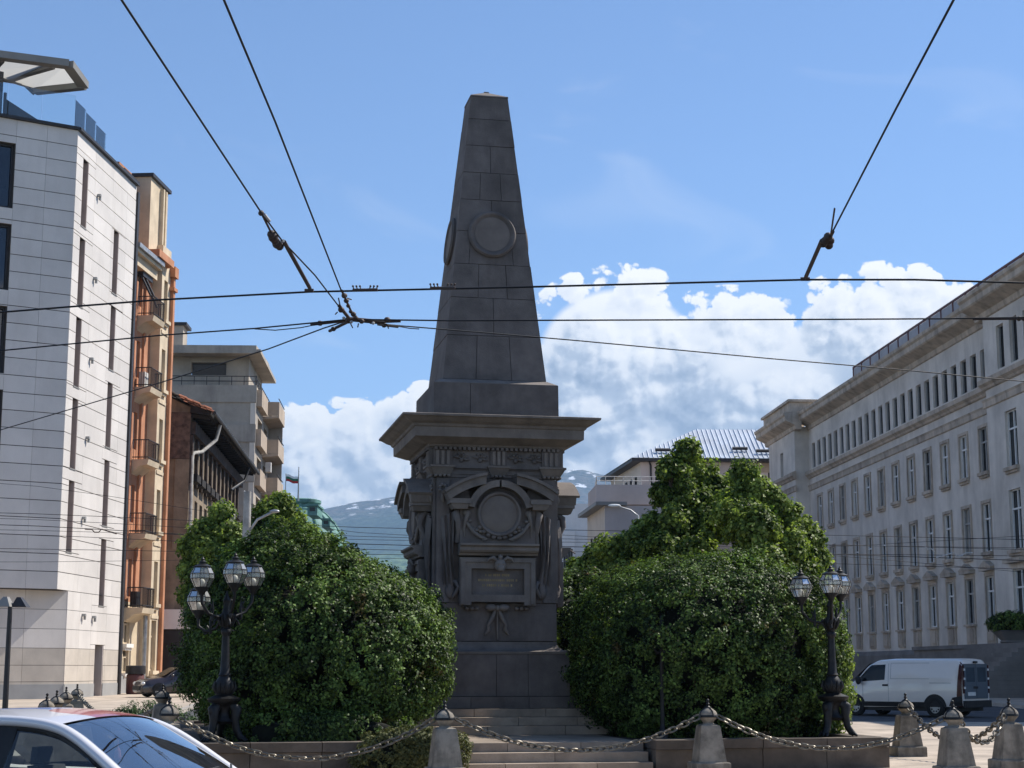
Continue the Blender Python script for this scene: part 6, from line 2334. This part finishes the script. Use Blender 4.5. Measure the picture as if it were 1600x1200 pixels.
FA = R(-20.9)
fc = thing('hatchback_car', 'white hatchback with red and blue patches on its roof in the left foreground', 'car', (-3.27, 12.98, -.13), FA)
fc_z = .0
CWH, BP_ = MATS['car_white'], MATS['black_plastic']
# lower body up to the belt line
lt = [(-1.75, .80), (-1.7, .98), (-1.2, 1.03), (.9, .99), (1.0, .985), (1.35, .90), (1.68, .76), (1.80, .58)]
lb = [(-1.75, .34), (1.7, .22), (1.80, .26)]
lw = [(-1.75, .62), (-1.6, .76), (-1.2, .82), (.9, .825), (1.3, .78), (1.62, .64), (1.80, .42)]
LR = [(0.95, 0.0), (1.0, .12), (1.0, .5), (.99, .75), (.965, .93), (.93, .985), (.6, 1.0), (0, 1.005)]
FS = Shell(lt, lb, lw, -1.75, 1.80, LR)


def lift(mb, dz=fc_z):
    mb.v = [(x, y, z + dz) for x, y, z in mb.v]
    return mb


def no_top(mb, x0, x1, zc_):
    keep = []
    for f in mb.f:
        cx_ = sum(mb.v[i][0] for i in f) / len(f)
        zc2 = sum(mb.v[i][2] for i in f) / len(f)
        yc_ = sum(abs(mb.v[i][1]) for i in f) / len(f)
        if x0 < cx_ < x1 and zc2 > zc_ and yc_ < .70:
            continue
        keep.append(f)
    mb.f = keep
    return mb


bm_ = no_top(FS.mesh(70), -1.55, .86, .8)
bm_.f = [f for f in bm_.f]
bd = part(lift(bm_), 'body', CWH, fc, 35)
hood = FS.mesh(70)
hood.f = [f for f in hood.f if sum(hood.v[i][0] for i in f) / len(f) > .93 and sum(abs(hood.v[i][1]) for i in f) / len(f) < .74 and min(hood.v[i][2] for i in f) > .55]
hood.v = [(x, y, z + .004) for x, y, z in hood.v]
part(lift(hood), 'bonnet', m, fc, 35)
# A-pillar, roof rail and roof
railp = [(.97, .715, .985), (.78, .695, 1.10), (.58, .665, 1.225), (.38, .63, 1.335), (.20, .60, 1.40), (-.05, .575, 1.435), (-.4, .565, 1.445), (-.9, .56, 1.425), (-1.25, .565, 1.37), (-1.45, .585, 1.25), (-1.62, .64, 1.03)]


def catmull(P, n=6):
    out = []
    P = [Vector(q) for q in P]
    for i in range(len(P) - 1):
        p0, p1, p2, p3 = P[max(i - 1, 0)], P[i], P[i + 1], P[min(i + 2, len(P) - 1)]
        for k in range(n):
            t = k / n
            out.append(.5 * ((2 * p1) + (p2 - p0) * t + (2 * p0 - 5 * p1 + 4 * p2 - p3) * t * t + (3 * p1 - p0 - 3 * p2 + p3) * t ** 3))
    out.append(P[-1])
    return out


RP = catmull(railp)
for s in (1, -1):
    rl = MB()
    vs, fs = [], []
    for i, q in enumerate(RP):
        d_ = (RP[min(i + 1, len(RP) - 1)] - RP[max(i - 1, 0)]).normalized()
        nrm = Vector((-d_.z, 0, d_.x))
        if nrm.z < 0:
            nrm = -nrm
        prof = [(.035, -.028), (.055, .0), (.045, .03), (.012, .047), (-.03, .038), (-.045, .0), (-.03, -.03)]
        for (o_y, o_n) in prof:
            p3 = q + nrm * o_n
            vs.append((p3.x, s * (p3.y + o_y), p3.z))
    m_ = 7
    for i in range(len(RP) - 1):
        for k in range(m_):
            fs.append((i * m_ + k, i * m_ + (k + 1) % m_, (i + 1) * m_ + (k + 1) % m_, (i + 1) * m_ + k))
    part(lift(rl.add(vs, fs)), 'roof_pillar', CWH, fc, 60)
    # black seal inside the rail
    sl = MB().tube([(q.x - .01, s * (q.y + .012), q.z - .045) for q in RP], .026, 6)
    part(lift(sl), 'window_seal', BP_, fc, 60)
iR = [i for i, q in enumerate(RP) if q.x <= .24 and q.x >= -1.44]
rf_ = MB()


def roof_fn(u, v):
    k = iR[0] + (iR[-1] - iR[0]) * u
    i = min(int(k), len(RP) - 2)
    q = RP[i].lerp(RP[i + 1], k - i)
    y = (v * 2 - 1)
    return (q.x + .055 * (1 - y * y) * (1 if u < .5 else -1) * abs(1 - 2 * u) ** 3, y * q.y, q.z + .045 + .045 * (1 - y * y))


part(lift(rf_.grid(roof_fn, 26, 16)), 'roof', m, fc, 60)
ws = MB().grid(lambda u, v: ((.985 - .735 * v) + .10 * (1 - (2 * u - 1) ** 2) * (1 - .45 * v), (2 * u - 1) * (.69 - .09 * v), 1.0 + .405 * (1 - (1 - v) ** 1.12) + .045 * (1 - (2 * u - 1) ** 2) * v + .018), 18, 14)
part(lift(ws), 'windscreen', MATS['windscreen_glass'], fc, 60)


def side_y(x, z):
    return .815 - .22 * max(0, min(1, (z - .98) / .42))


def side_pane(poly, s):
    (a, b, c, d) = poly

    def fn(u, v):
        x0, z0 = a[0] + (b[0] - a[0]) * u, a[1] + (b[1] - a[1]) * u
        x1, z1 = d[0] + (c[0] - d[0]) * u, d[1] + (c[1] - d[1]) * u
        # the top edge follows the roof rail
        x, z = x0 + (x1 - x0) * v, z0 + (z1 - z0) * v
        zr_ = min(RP, key=lambda q: abs(q.x - x)).z - .055
        return (x, s * side_y(x, min(z, zr_)), min(z, zr_))
    return MB().grid(fn, 16, 10)


for s in (1, -1):
    part(lift(side_pane([(.90, 1.0), (-.16, 1.01), (-.16, 1.40), (.25, 1.40)], s)), 'side_window', MATS['car_glass'], fc, 60)
    part(lift(side_pane([(-.34, 1.01), (-1.5, 1.03), (-1.3, 1.38), (-.34, 1.41)], s)), 'side_window', MATS['car_glass'], fc, 60)
    bp = MB()
    bp.hexa([(-.36, s * .80, .98), (-.14, s * .80, .98), (-.14, s * .75, .98), (-.36, s * .75, .98), (-.34, s * .602, 1.415), (-.16, s * .602, 1.405), (-.16, s * .56, 1.405), (-.34, s * .56, 1.415)])
    part(lift(bp), 'door_pillar', BP_, fc)
    part(lift(MB().tube([(.92, s * .80, .985), (-1.55, s * .80, 1.01)], .016, 6)), 'belt_trim', BP_, fc)
    mm = MB().ball((.62, s * 1.0, 1.01), (.095, .125, .085), 16, 12)
    part(lift(mm), 'wing_mirror', BP_, fc, 60)
    part(lift(MB().tube([(.66, s * .80, .96), (.64, s * .92, .975)], .04, 8)), 'mirror_arm', BP_, fc)
    for x in (1.15, -1.2):
        n = 20
        vs = [(x, s * (FS.ys(x, .5) + .006), .29)] + [(x + .34 * math.cos(math.pi * i / n), s * (FS.ys(x + .34 * math.cos(math.pi * i / n), .5) + .006), .29 + .34 * math.sin(math.pi * i / n)) for i in range(n + 1)]
        part(MB().add(vs, [(0, 1 + i, 2 + i) for i in range(n)]), 'wheel_arch', BP_, fc)
        wheel(fc, x, s * .74, .29, .18, s)
    part(lift(MB().ball((1.62, s * .52, .66), (.14, .12, .09), 12, 8)), 'headlamp', MATS['lamp_clear'], fc, 60)
    part(lift(MB().box(-1.74, -1.66, min(s * .55, s * .70), max(s * .55, s * .70), .75, 1.0)), 'tail_lamp', MATS['tail_red'], fc)
    # front seats and headrests
    for x, y in ((-.30, .36),):
        st = MB()
        st.hexa([(x + .45, s * (y - .22), .45), (x - .12, s * (y - .22), .40), (x - .12, s * (y + .22), .40), (x + .45, s * (y + .22), .45), (x + .45, s * (y - .22), .60), (x - .08, s * (y - .22), .55), (x - .08, s * (y + .22), .55), (x + .45, s * (y + .22), .60)])
        st.hexa([(x - .05, s * (y - .22), .50), (x - .20, s * (y - .22), .50), (x - .20, s * (y + .22), .50), (x - .05, s * (y + .22), .50), (x - .24, s * (y - .17), 1.08), (x - .35, s * (y - .17), 1.08), (x - .35, s * (y + .17), 1.08), (x - .24, s * (y + .17), 1.08)])
        so_ = part(lift(st), 'seat', MATS['seat_cloth'], fc)
        part(lift(MB().hexa([(x - .29, s * (y - .11), 1.10), (x - .37, s * (y - .11), 1.10), (x - .37, s * (y + .11), 1.10), (x - .29, s * (y + .11), 1.10), (x - .31, s * (y - .09), 1.22), (x - .37, s * (y - .09), 1.22), (x - .37, s * (y + .09), 1.22), (x - .31, s * (y + .09), 1.22)])), 'headrest', MATS['seat_cloth'], so_, 60)
rs = MB().box(-1.25, -.75, -.62, .62, .40, .58)
rs.hexa([(-1.05, -.62, .55), (-1.25, -.62, .55), (-1.25, .62, .55), (-1.05, .62, .55), (-1.25, -.58, 1.02), (-1.38, -.58, 1.02), (-1.38, .58, 1.02), (-1.25, .58, 1.02)])
part(lift(rs), 'rear_seat', MATS['seat_cloth'], fc)
db = MB().grid(lambda u, v: (.50 + .40 * v, (2 * u - 1) * .74, .90 + .07 * math.sin(v * math.pi * .6) - .10 * (v < .01)), 12, 6)
part(lift(db), 'dashboard', MATS['dash'], fc, 60)
part(lift(MB().box(.40, .90, -.74, .74, .40, .885)), 'dashboard_base', MATS['dash'], fc)
sw = [(.38 + .07 * math.sin(2 * math.pi * i / 24), .36 + .175 * math.cos(2 * math.pi * i / 24), .92 + .165 * math.sin(2 * math.pi * i / 24)) for i in range(25)]
part(lift(MB().tube(sw, .016, 8, cap=False).tube([(.38, .20, .92), (.38, .36, .90), (.38, .52, .92)], .018, 6)), 'steering_wheel', MATS['dash'], fc, 60)
part(lift(MB().ball((.30, 0, 1.335), (.03, .12, .035), 10, 7)), 'rear_view_mirror', MATS['dash'], fc, 60)
mat('pendant', (.55, .18, .13), .7, .1, 5)
part(lift(MB().lathe([(.003, .16), (.003, .10), (.022, .07), (.028, .02), (.01, -.02)], 8, (.31, .0, 1.15))), 'mirror_pendant', MATS['pendant'], fc)
part(lift(MB().tube([(1.01, -.62, 1.035), (1.05, -.2, 1.075), (.98, .35, 1.09)], .010, 6).tube([(1.04, .10, 1.05), (1.06, .40, 1.07), (.93, .62, 1.10)], .010, 6)), 'wiper', BP_, fc)
part(lift(MB().box(-1.5, 1.6, -.7, .7, .16, .40)), 'chassis', BP_, fc)
rw = MB().grid(lambda u, v: (-1.66 + .20 * v - .03 * (1 - (2 * u - 1) ** 2), (2 * u - 1) * (.62 - .05 * v), 1.04 + .30 * v), 10, 6)
part(lift(rw), 'rear_window', MATS['car_glass'], fc, 60)
# ------------------------------------------------------------------ overhead trolley wires
ZW = 5.85
WI, FT = MATS['wire'], MATS['fitting']


def wire_px(name, label, pts, r, z=ZW, ext0=0.0, ext1=0.0, group=None, cat='wire'):
    P = [at_z(u, v, z) for u, v in pts]
    if ext0:
        P.insert(0, P[0] + (P[0] - P[1]).normalized() * ext0)
    if ext1:
        P.append(P[-1] + (P[-1] - P[-2]).normalized() * ext1)
    o = P[0]
    root = part(MB().tube([q - o for q in P], r, 7), name, WI, None, 60, loc=tuple(o))
    return tag(root, label, cat, group)


G = 'overhead trolleybus wires'
wire_px('trolley_wire', 'upper long trolley wire crossing the obelisk and the cumulus cloud', [(0, 488), (240, 469), (484, 456), (800, 449), (1258, 437), (1430, 437), (1600, 442)], .0115, ext0=14, ext1=14, group=G)
wire_px('trolley_wire', 'middle trolley wire running level from the wire junction to the right edge', [(0, 548), (250, 524), (400, 513), (545, 499), (700, 501), (1000, 500), (1300, 499), (1480, 498), (1600, 496)], .0095, ext0=14, ext1=14, group=G)
wire_px('trolley_wire', 'slanting wire rising from the left edge to the wire junction', [(0, 672), (250, 598), (420, 545), (505, 513), (545, 500)], .009, ext0=10, group=G)
wire_px('trolley_wire', 'thin pale wire falling from the wire junction to the right, across the cloud', [(545, 501), (625, 509), (760, 520), (900, 532), (1200, 560), (1400, 577), (1600, 596)], .008, ext1=14, group=G)
wire_px('trolley_wire', 'left of two wires slanting down from the top edge to the wire junction', [(190, 0), (408, 332), (440, 375), (492, 430), (528, 477)], .0085, ext0=9, group=G)
wire_px('trolley_wire', 'right of two wires slanting down from the top edge to the wire junction', [(350, 0), (430, 190), (534, 456)], .0085, ext0=9, group=G)
wire_px('trolley_wire', 'wire slanting down from the top edge on the right', [(1490, 0), (1400, 170), (1302, 360)], .0085, ext0=9, group=G)


def rod(mb, a, b, r, z=ZW, n=7):
    mb.tube([at_z(*a, z), at_z(*b, z)], r, n)


def fit_thing(name, label, cat, anchor):
    q = at_z(*anchor, ZW)
    return thing(name, label, cat, tuple(q), 0, 'fittings on the trolley wires')


# hanger arms
t = fit_thing('wire_hanger', 'dark hanger arm and insulator joining the left slanting wire to the long wire', 'wire fitting', (485, 455))
mb = MB()
rod(mb, (444, 378), (484, 450), .022)
wpart(mb, 'arm', FT, t)
mb = MB()
rod(mb, (476, 454), (490, 454), .022)
wpart(mb, 'clamp', FT, t)
mb = MB()
for i, (u, v) in enumerate(((424, 366), (427, 371), (430, 376), (433, 381), (437, 385))):
    q = at_z(u, v, ZW - .02)
    mb.ball(q, .042 + .008 * (i % 2), 8, 6)
rod(mb, (430, 384), (440, 386), .012)
wpart(mb, 'insulator', FT, t, smooth=60)
mb = MB()
rod(mb, (411, 338), (424, 364), .011)
wpart(mb, 'insulator_rod', FT, t)
mb = MB()
rod(mb, (413, 335), (421, 345), .014)
wpart(mb, 'white_sleeve', MATS['fitting_white'], t)
mb = MB()
rod(mb, (437, 378), (443, 376), .016)
wpart(mb, 'white_sleeve', MATS['fitting_white'], t)
mb = MB()
q = at_z(408, 333, ZW)
mb.ball(q, .028, 8, 6)
wpart(mb, 'end_clamp', FT, t, smooth=60)
t = fit_thing('wire_hanger', 'dark hanger arm with insulator on the right, above the cumulus cloud', 'wire fitting', (1258, 437))
mb = MB()
rod(mb, (1259, 433), (1284, 376), .022)
wpart(mb, 'arm', FT, t)
mb = MB()
rod(mb, (1251, 436), (1265, 436), .022)
wpart(mb, 'clamp', FT, t)
mb = MB()
for i, (u, v) in enumerate(((1286, 380), (1290, 376), (1294, 370), (1297, 376), (1295, 383))):
    mb.ball(at_z(u, v, ZW), .045, 8, 6)
wpart(mb, 'insulator', FT, t, smooth=60)
mb = MB()
rod(mb, (1298, 368), (1304, 326), .009)
wpart(mb, 'tail_rod', FT, t)
mb = MB()
rod(mb, (1302, 362), (1296, 374), .014)
wpart(mb, 'link_rod', FT, t)
# junction
t = fit_thing('wire_junction', 'cluster of dark clamps where five wires meet left of the obelisk', 'wire fitting', (545, 500))
mb = MB()
for a, b, r in (((486, 507), (545, 500), .020), ((545, 498), (600, 503), .024), ((600, 503), (626, 502), .015), ((515, 517), (545, 502), .020), ((530, 478), (545, 497), .022), ((534, 454), (552, 494), .014), ((590, 507), (622, 511), .014)):
    rod(mb, a, b, r)
wpart(mb, 'clamp_bar', FT, t)
rj = random.Random(9)
mb = MB()
for (u, v, r) in ((545, 500, .05), (552, 491, .035), (533, 484, .04), (538, 462, .036), (541, 470, .032), (544, 478, .026), (500, 505, .038), (521, 514, .034), (605, 500, .042), (600, 508, .036), (565, 502, .035), (580, 503, .03), (556, 497, .03), (548, 487, .026)):
    q = at_z(u, v, ZW + rj.uniform(-.03, .03))
    mb.ball(q, (r, r * 1.1, r * .9), 7, 5)
wpart(mb, 'clamp_body', FT, t, smooth=60)
mb = MB()
for (u, v, du, dv) in ((532, 480, -3, -14), (553, 492, 4, 2), (548, 506, 3, 6), (527, 488, -3, 3), (605, 508, 2, 5), (543, 466, 6, 2), (560, 506, -1, 5)):
    rod(mb, (u, v), (u + du, v + dv), .008)
wpart(mb, 'bolt', FT, t)
mb = MB()
for (u, v) in ((549, 503), (583, 505), (537, 497)):
    mb.ball(at_z(u, v, ZW - .04), .02, 7, 5)
wpart(mb, 'bright_washer', MATS['fitting_white'], t)
# loose strand ends lying beside the wires
for lab, pts in (('loose strand beside the wire left of the wire junction', [(398, 514), (430, 516), (470, 512), (500, 506)]), ('loose strand beside the wire right of the wire junction', [(600, 506), (640, 513), (655, 514)])):
    wire_px('wire_end', lab, pts, .0065, z=ZW - .03, group='loose wire ends')
# section insulators with pegs
for k, (u0, u1, v0) in enumerate(((551, 590, 453.5), (672, 711, 450.5))):
    t = fit_thing('section_insulator', ('pegged section insulator on the long wire, against clear sky', 'pegged section insulator on the long wire, overlapping the obelisk')[k], 'wire fitting', ((u0 + u1) / 2, v0))
    mb = MB()
    rod(mb, (u0, v0), (u1, v0 - .6), .019)
    wpart(mb, 'bar', FT, t)
    for f in (.06, .20, .34, .66, .80, .94):
        u = u0 + (u1 - u0) * f
        q = at_z(u, v0, ZW)
        s = -1 if f < .5 else 1
        pm = MB().tube([q, q + Vector((s * .012, 0, .040))], .007, 6).ball(q + Vector((s * .014, 0, .046)), .013, 7, 5)
        wpart(pm, 'peg', FT, t)
t = fit_thing('wire_splice', 'dark splice at the right end of the middle wire, before the grey building', 'wire fitting', (1590, 497))
mb = MB()
rod(mb, (1520, 499), (1600, 498), .013)
for u in (1592, 1600):
    mb.ball(at_z(u, 498, ZW), .03, 8, 6)
wpart(mb, 'clamp', FT, t)
# thin far wires down the street
FW = [(803, 824, 846, 58, .012), (812, 838, 862, 60, .010), (822, 850, 880, 62, .016), (829, 843, 858, 57, .009), (836, 858, 870, 64, .012), (858, 866, 893, 61, .012), (878, 872, 830, 66, .009), (760, 832, 905, 59, .009)]
for i, (v0, vm, v1, Y, r) in enumerate(FW):
    P = [at(-120, v0 - 2, Y), at(60, v0, Y), at(560, vm, Y), at(880, vm + 4, Y), at(1330, (vm + v1) / 2 + 2, Y), at(1720, v1, Y)]
    P = catmull(P, 4)
    o = P[0]
    w_ = part(MB().tube([q - o for q in P], r * .9, 5), 'street_wire', WI, None, 60, loc=tuple(o))
    tag(w_, ('highest but one', 'third highest', 'thickest', 'fourth highest', 'fifth highest', 'lowest but one', 'lowest', 'highest')[i] + ' of the thin far wires crossing the white corner building', 'wire', 'thin overhead wires far down the street')
for i, (u, v, du) in enumerate(((150, 829, 26), (1500, 866, -30), (884, 860, 12), (1450, 857, 8))):
    q = at(u, v, 60)
    br = thing('wire_bracket', ('curved wire bracket before the white corner building', 'pale wire bracket low before the grey stone windows', 'small wire bracket just right of the pedestal', 'small wire clamp before the grey stone windows')[i], 'wire fitting', tuple(q), 0, 'fittings on the far wires')
    s = du / 26
    part(MB().tube([(-.4 * s, 0, .05), (-.15 * s, 0, .04), (-.05 * s, 0, -.06), (.1 * s, 0, -.06), (.2 * s, 0, .05), (.75 * s, 0, -.12)], .022, 6), 'bracket', MATS['fitting_white'] if i in (1, 3) else FT, br, 60)

# ------------------------------------------------------------------ street lamps
q = at(8, 1105, 44)
lp = thing('street_lamp', 'black street lamp with two pointed heads before the white corner building', 'street lamp', (q.x, q.y, gz(44) - .14))
zt_ = at(10, 948, 44).z - gz(44) + .14
part(MB().tube([(0, 0, 0), (0, 0, zt_)], [.085, .06], 10), 'pole', MATS['dark_metal'], lp, 60)
for s, m_ in ((-1, 'canopy_grey'), (1, 'dark_metal')):
    hd = MB()
    hd.hexa([(s * .10 - .20, -.12, zt_), (s * .10 + .20, -.12, zt_), (s * .10 + .20, .35, zt_), (s * .10 - .20, .35, zt_), (s * .06 - .05, -.02, zt_ + .26), (s * .06 + .05, -.02, zt_ + .26), (s * .06 + .05, .2, zt_ + .26), (s * .06 - .05, .2, zt_ + .26)])
    hd.v = [(x + s * .08, y + (s > 0) * .25, z) for x, y, z in hd.v]
    part(hd, 'lamp_head', MATS[m_], lp)
q = at(379, 1060, 45)
lp = thing('street_lamp', 'grey concrete street lamp pole with slanting arm behind the left lantern post', 'street lamp', (q.x, q.y, gz(45)))
b0_ = gz(45)
T = at(379, 768, 45).z - b0_
part(MB().tube([(0, 0, -.12), (0, 0, T)], [.16, .10], 12), 'pole', MATS['concrete_pole'], lp, 60)
a0_, a1_, a2_ = at(384, 838, 45), at(402, 812, 45), at(430, 798, 45)
rel = lambda w: (w.x - q.x, w.y - 45, w.z - b0_)
part(MB().tube([rel(at(381, 860, 45)), rel(a0_), rel(a1_), rel(a2_)], .035, 8), 'arm', MATS['steel'], lp, 60)
part(MB().ball(rel(at(429, 799, 45)), (.14, .07, .05), 10, 7), 'lamp_head', MATS['steel'], lp, 60)
part(MB().tube([rel(at(381, 768, 45)), rel(at(387, 771, 45))], .03, 6), 'top_bracket', MATS['steel'], lp)
q = at(1000, 1060, 64)
lp = thing('street_lamp', 'thin street lamp arm reaching left out of the linden tree, before the low wing', 'street lamp', (q.x, q.y, gz(64)))
rel = lambda w: (w.x - q.x, w.y - 64, w.z - gz(64))
part(MB().tube([(0, 0, -.12), (0, 0, at(1000, 806, 64).z - gz(64)), rel(at(985, 797, 64)), rel(at(965, 791, 64))], [.09, .05, .035, .03], 8), 'pole', MATS['steel'], lp, 60)
part(MB().ball(rel(at(960, 790, 64)), (.25, .1, .06), 10, 7), 'lamp_head', MATS['white_paint'], lp, 60)
# litter bin
q = fO.p(10.6, 1.2, gz(86))
bn = thing('litter_bin', 'dark round litter bin with a rim at the foot of the orange house', 'bin', tuple(q))
part(MB().lathe([(.42, 0), (.46, .1), (.46, .95), (.42, 1.0)], 16), 'bin_body', MATS['brown_metal'], bn, 50)
part(MB().lathe([(.50, 1.02), (.52, 1.1), (.50, 1.42), (.40, 1.45)], 16), 'bin_hood', MATS['dark_metal'], bn, 50)
part(MB().box(-.4, .4, -.03, .03, .9, 1.1), 'bin_bar', MATS['dark_metal'], bn)

# ------------------------------------------------------------------ mountain
def fbm(x, y, seed, oct_=6, f=1.0, gain=.5):
    rg = np.random.default_rng(seed)
    out = np.zeros_like(x)
    a = 1.0
    for o in range(oct_):
        g = rg.uniform(-1, 1, (64, 64))
        fx, fy = x * f + 17.3 * o, y * f + 9.1 * o
        ix, iy = np.floor(fx).astype(int), np.floor(fy).astype(int)
        tx, ty = fx - ix, fy - iy
        tx, ty = tx * tx * (3 - 2 * tx), ty * ty * (3 - 2 * ty)
        G_ = lambda i, j: g[i % 64, j % 64]
        out += a * ((G_(ix, iy) * (1 - tx) + G_(ix + 1, iy) * tx) * (1 - ty) + (G_(ix, iy + 1) * (1 - tx) + G_(ix + 1, iy + 1) * tx) * ty)
        a *= gain
        f *= 2.03
    return out


def mountain():
    nx, ny = 340, 150
    X = np.linspace(-9500, 9500, nx)
    Yv = np.concatenate([np.linspace(5200, 9000, 70), np.linspace(9050, 13000, ny - 70)])
    xx, yy = np.meshgrid(X, Yv)
    # skyline seen from the square: direction (px) -> height
    us = np.array([-6000, -1500, 0, 300, 430, 490, 560, 640, 720, 800, 870, 905, 960, 1050, 1250, 1700, 3000, 8000])
    vs = np.array([930, 900, 860, 830, 812, 801, 786, 774, 764, 754, 744, 737, 749, 762, 790, 830, 880, 930])
    u = 800 + xx / yy * F_PX
    el_ = (HOR - np.interp(u, us, vs)) / F_PX
    ridge = 11200.0
    top = EYE + el_ * ridge * 1.0
    t = np.clip((yy - 5300) / (ridge - 5300), 0, None)
    prof = np.where(t < 1, .10 * t + .90 * np.clip((t - .05) / .95, 0, 1) ** 1.18, np.clip(1 - (t - 1) * 2.2, .2, 1))
    h = top * prof
    n = fbm(xx / 2400, yy / 2400, 3, 7)
    rid = 1 - np.abs(fbm(xx / 1700 + .25 * n, yy / 3200, 8, 6))
    mask = np.sin(np.clip(t, 0, 1) * math.pi) ** .6
    h += mask * (70 * n + 120 * (rid - .75)) * np.clip(top / 900, .3, 1.2)
    h += 12 * fbm(xx / 420, yy / 420, 5, 5) * np.clip(t * 2, 0, 1)
    h = np.where(t <= 0, -2, np.maximum(h, -2))
    me = bpy.data.meshes.new('mountain')
    v = np.stack([xx, yy, h], 2).reshape(-1, 3)
    idx = np.arange(nx * ny).reshape(ny, nx)
    f = np.stack([idx[:-1, :-1], idx[:-1, 1:], idx[1:, 1:], idx[1:, :-1]], 2).reshape(-1, 4)
    me.from_pydata(v.tolist(), [], f.tolist())
    me.polygons.foreach_set('use_smooth', [True] * len(me.polygons))
    return me


mm = bpy.data.materials.new('mountain')
mm.use_nodes = True
N, L = mm.node_tree.nodes, mm.node_tree.links
b = N['Principled BSDF']
b.inputs['Roughness'].default_value = 1.0
b.inputs['Specular IOR Level'].default_value = 0.0
g = N.new('ShaderNodeNewGeometry')
sp = N.new('ShaderNodeSeparateXYZ')
L.new(g.outputs['Position'], sp.inputs[0])
n1 = N.new('ShaderNodeTexNoise')
n1.inputs['Scale'].default_value = .0022
n1.inputs['Detail'].default_value = 8
n1.inputs['Roughness'].default_value = .65
L.new(g.outputs['Position'], n1.inputs['Vector'])
n2 = N.new('ShaderNodeTexNoise')
n2.inputs['Scale'].default_value = .018
n2.inputs['Detail'].default_value = 6
L.new(g.outputs['Position'], n2.inputs['Vector'])


def nmath(op, a, b_=None, c=None):
    n = N.new('ShaderNodeMath')
    n.operation = op
    for i, q in enumerate((a, b_, c)):
        if q is None:
            continue
        if isinstance(q, (int, float)):
            n.inputs[i].default_value = q
        else:
            L.new(q, n.inputs[i])
    return n.outputs[0]


def nrange(v, a, b_):
    n = N.new('ShaderNodeMapRange')
    n.interpolation_type = 'SMOOTHSTEP'
    n.inputs['From Min'].default_value = a
    n.inputs['From Max'].default_value = b_
    L.new(v, n.inputs['Value'])
    return n.outputs[0]


def nmix(f, a, b_):
    n = N.new('ShaderNodeMix')
    n.data_type = 'RGBA'
    L.new(f, n.inputs[0])
    for i, q in ((6, a), (7, b_)):
        if isinstance(q, tuple):
            n.inputs[i].default_value = (*q, 1)
        else:
            L.new(q, n.inputs[i])
    return n.outputs[2]


zz_ = nmath('ADD', sp.outputs[2], nmath('MULTIPLY', nmath('SUBTRACT', n1.outputs[0], .5), 380))
forest = nmix(nrange(n2.outputs[0], .35, .65), (.05, .10, .03), (.16, .23, .08))
heath = nmix(nrange(n2.outputs[0], .35, .65), (.06, .07, .065), (.12, .105, .09))
conif = nmix(nrange(n2.outputs[0], .35, .65), (.022, .045, .035), (.05, .075, .05))
c1 = nmix(nrange(zz_, 620, 760), forest, conif)
c2 = nmix(nrange(zz_, 900, 1010), c1, heath)
ns = N.new('ShaderNodeTexNoise')
ns.inputs['Scale'].default_value = .007
ns.inputs['Detail'].default_value = 7
ns.inputs['Roughness'].default_value = .6
mp = N.new('ShaderNodeMapping')
mp.inputs['Scale'].default_value = (1.0, .5, 2.4)
L.new(g.outputs['Position'], mp.inputs[0])
L.new(mp.outputs[0], ns.inputs['Vector'])
snow = nmath('MULTIPLY', nrange(ns.outputs[0], .565, .615), nrange(sp.outputs[2], 880, 1120))
c3 = nmix(snow, c2, (.85, .87, .9))
L.new(c3, b.inputs['Base Color'])
bp = N.new('ShaderNodeBump')
bp.inputs['Strength'].default_value = .9
bp.inputs['Distance'].default_value = 30
L.new(n2.outputs[0], bp.inputs['Height'])
L.new(bp.outputs[0], b.inputs['Normal'])
me = mountain()
me.materials.append(mm)
mo = link('mountain', me)
tag(mo, kind='structure')

# ------------------------------------------------------------------ haze: the air between here and the mountain
hz = MB().box(-9900, 9900, -400, 13400, -12, 1640)
hm = bpy.data.materials.new('haze')
hm.use_nodes = True
N, L = hm.node_tree.nodes, hm.node_tree.links
N.remove(N['Principled BSDF'])
pv = N.new('ShaderNodeVolumePrincipled')
pv.inputs['Color'].default_value = (.46, .70, 1.0, 1)
pv.inputs['Density'].default_value = 6.5e-5
pv.inputs['Anisotropy'].default_value = 0.0
L.new(pv.outputs[0], N['Material Output'].inputs['Volume'])
ho = part(hz, 'haze', hm, None)
tag(ho, kind='stuff')
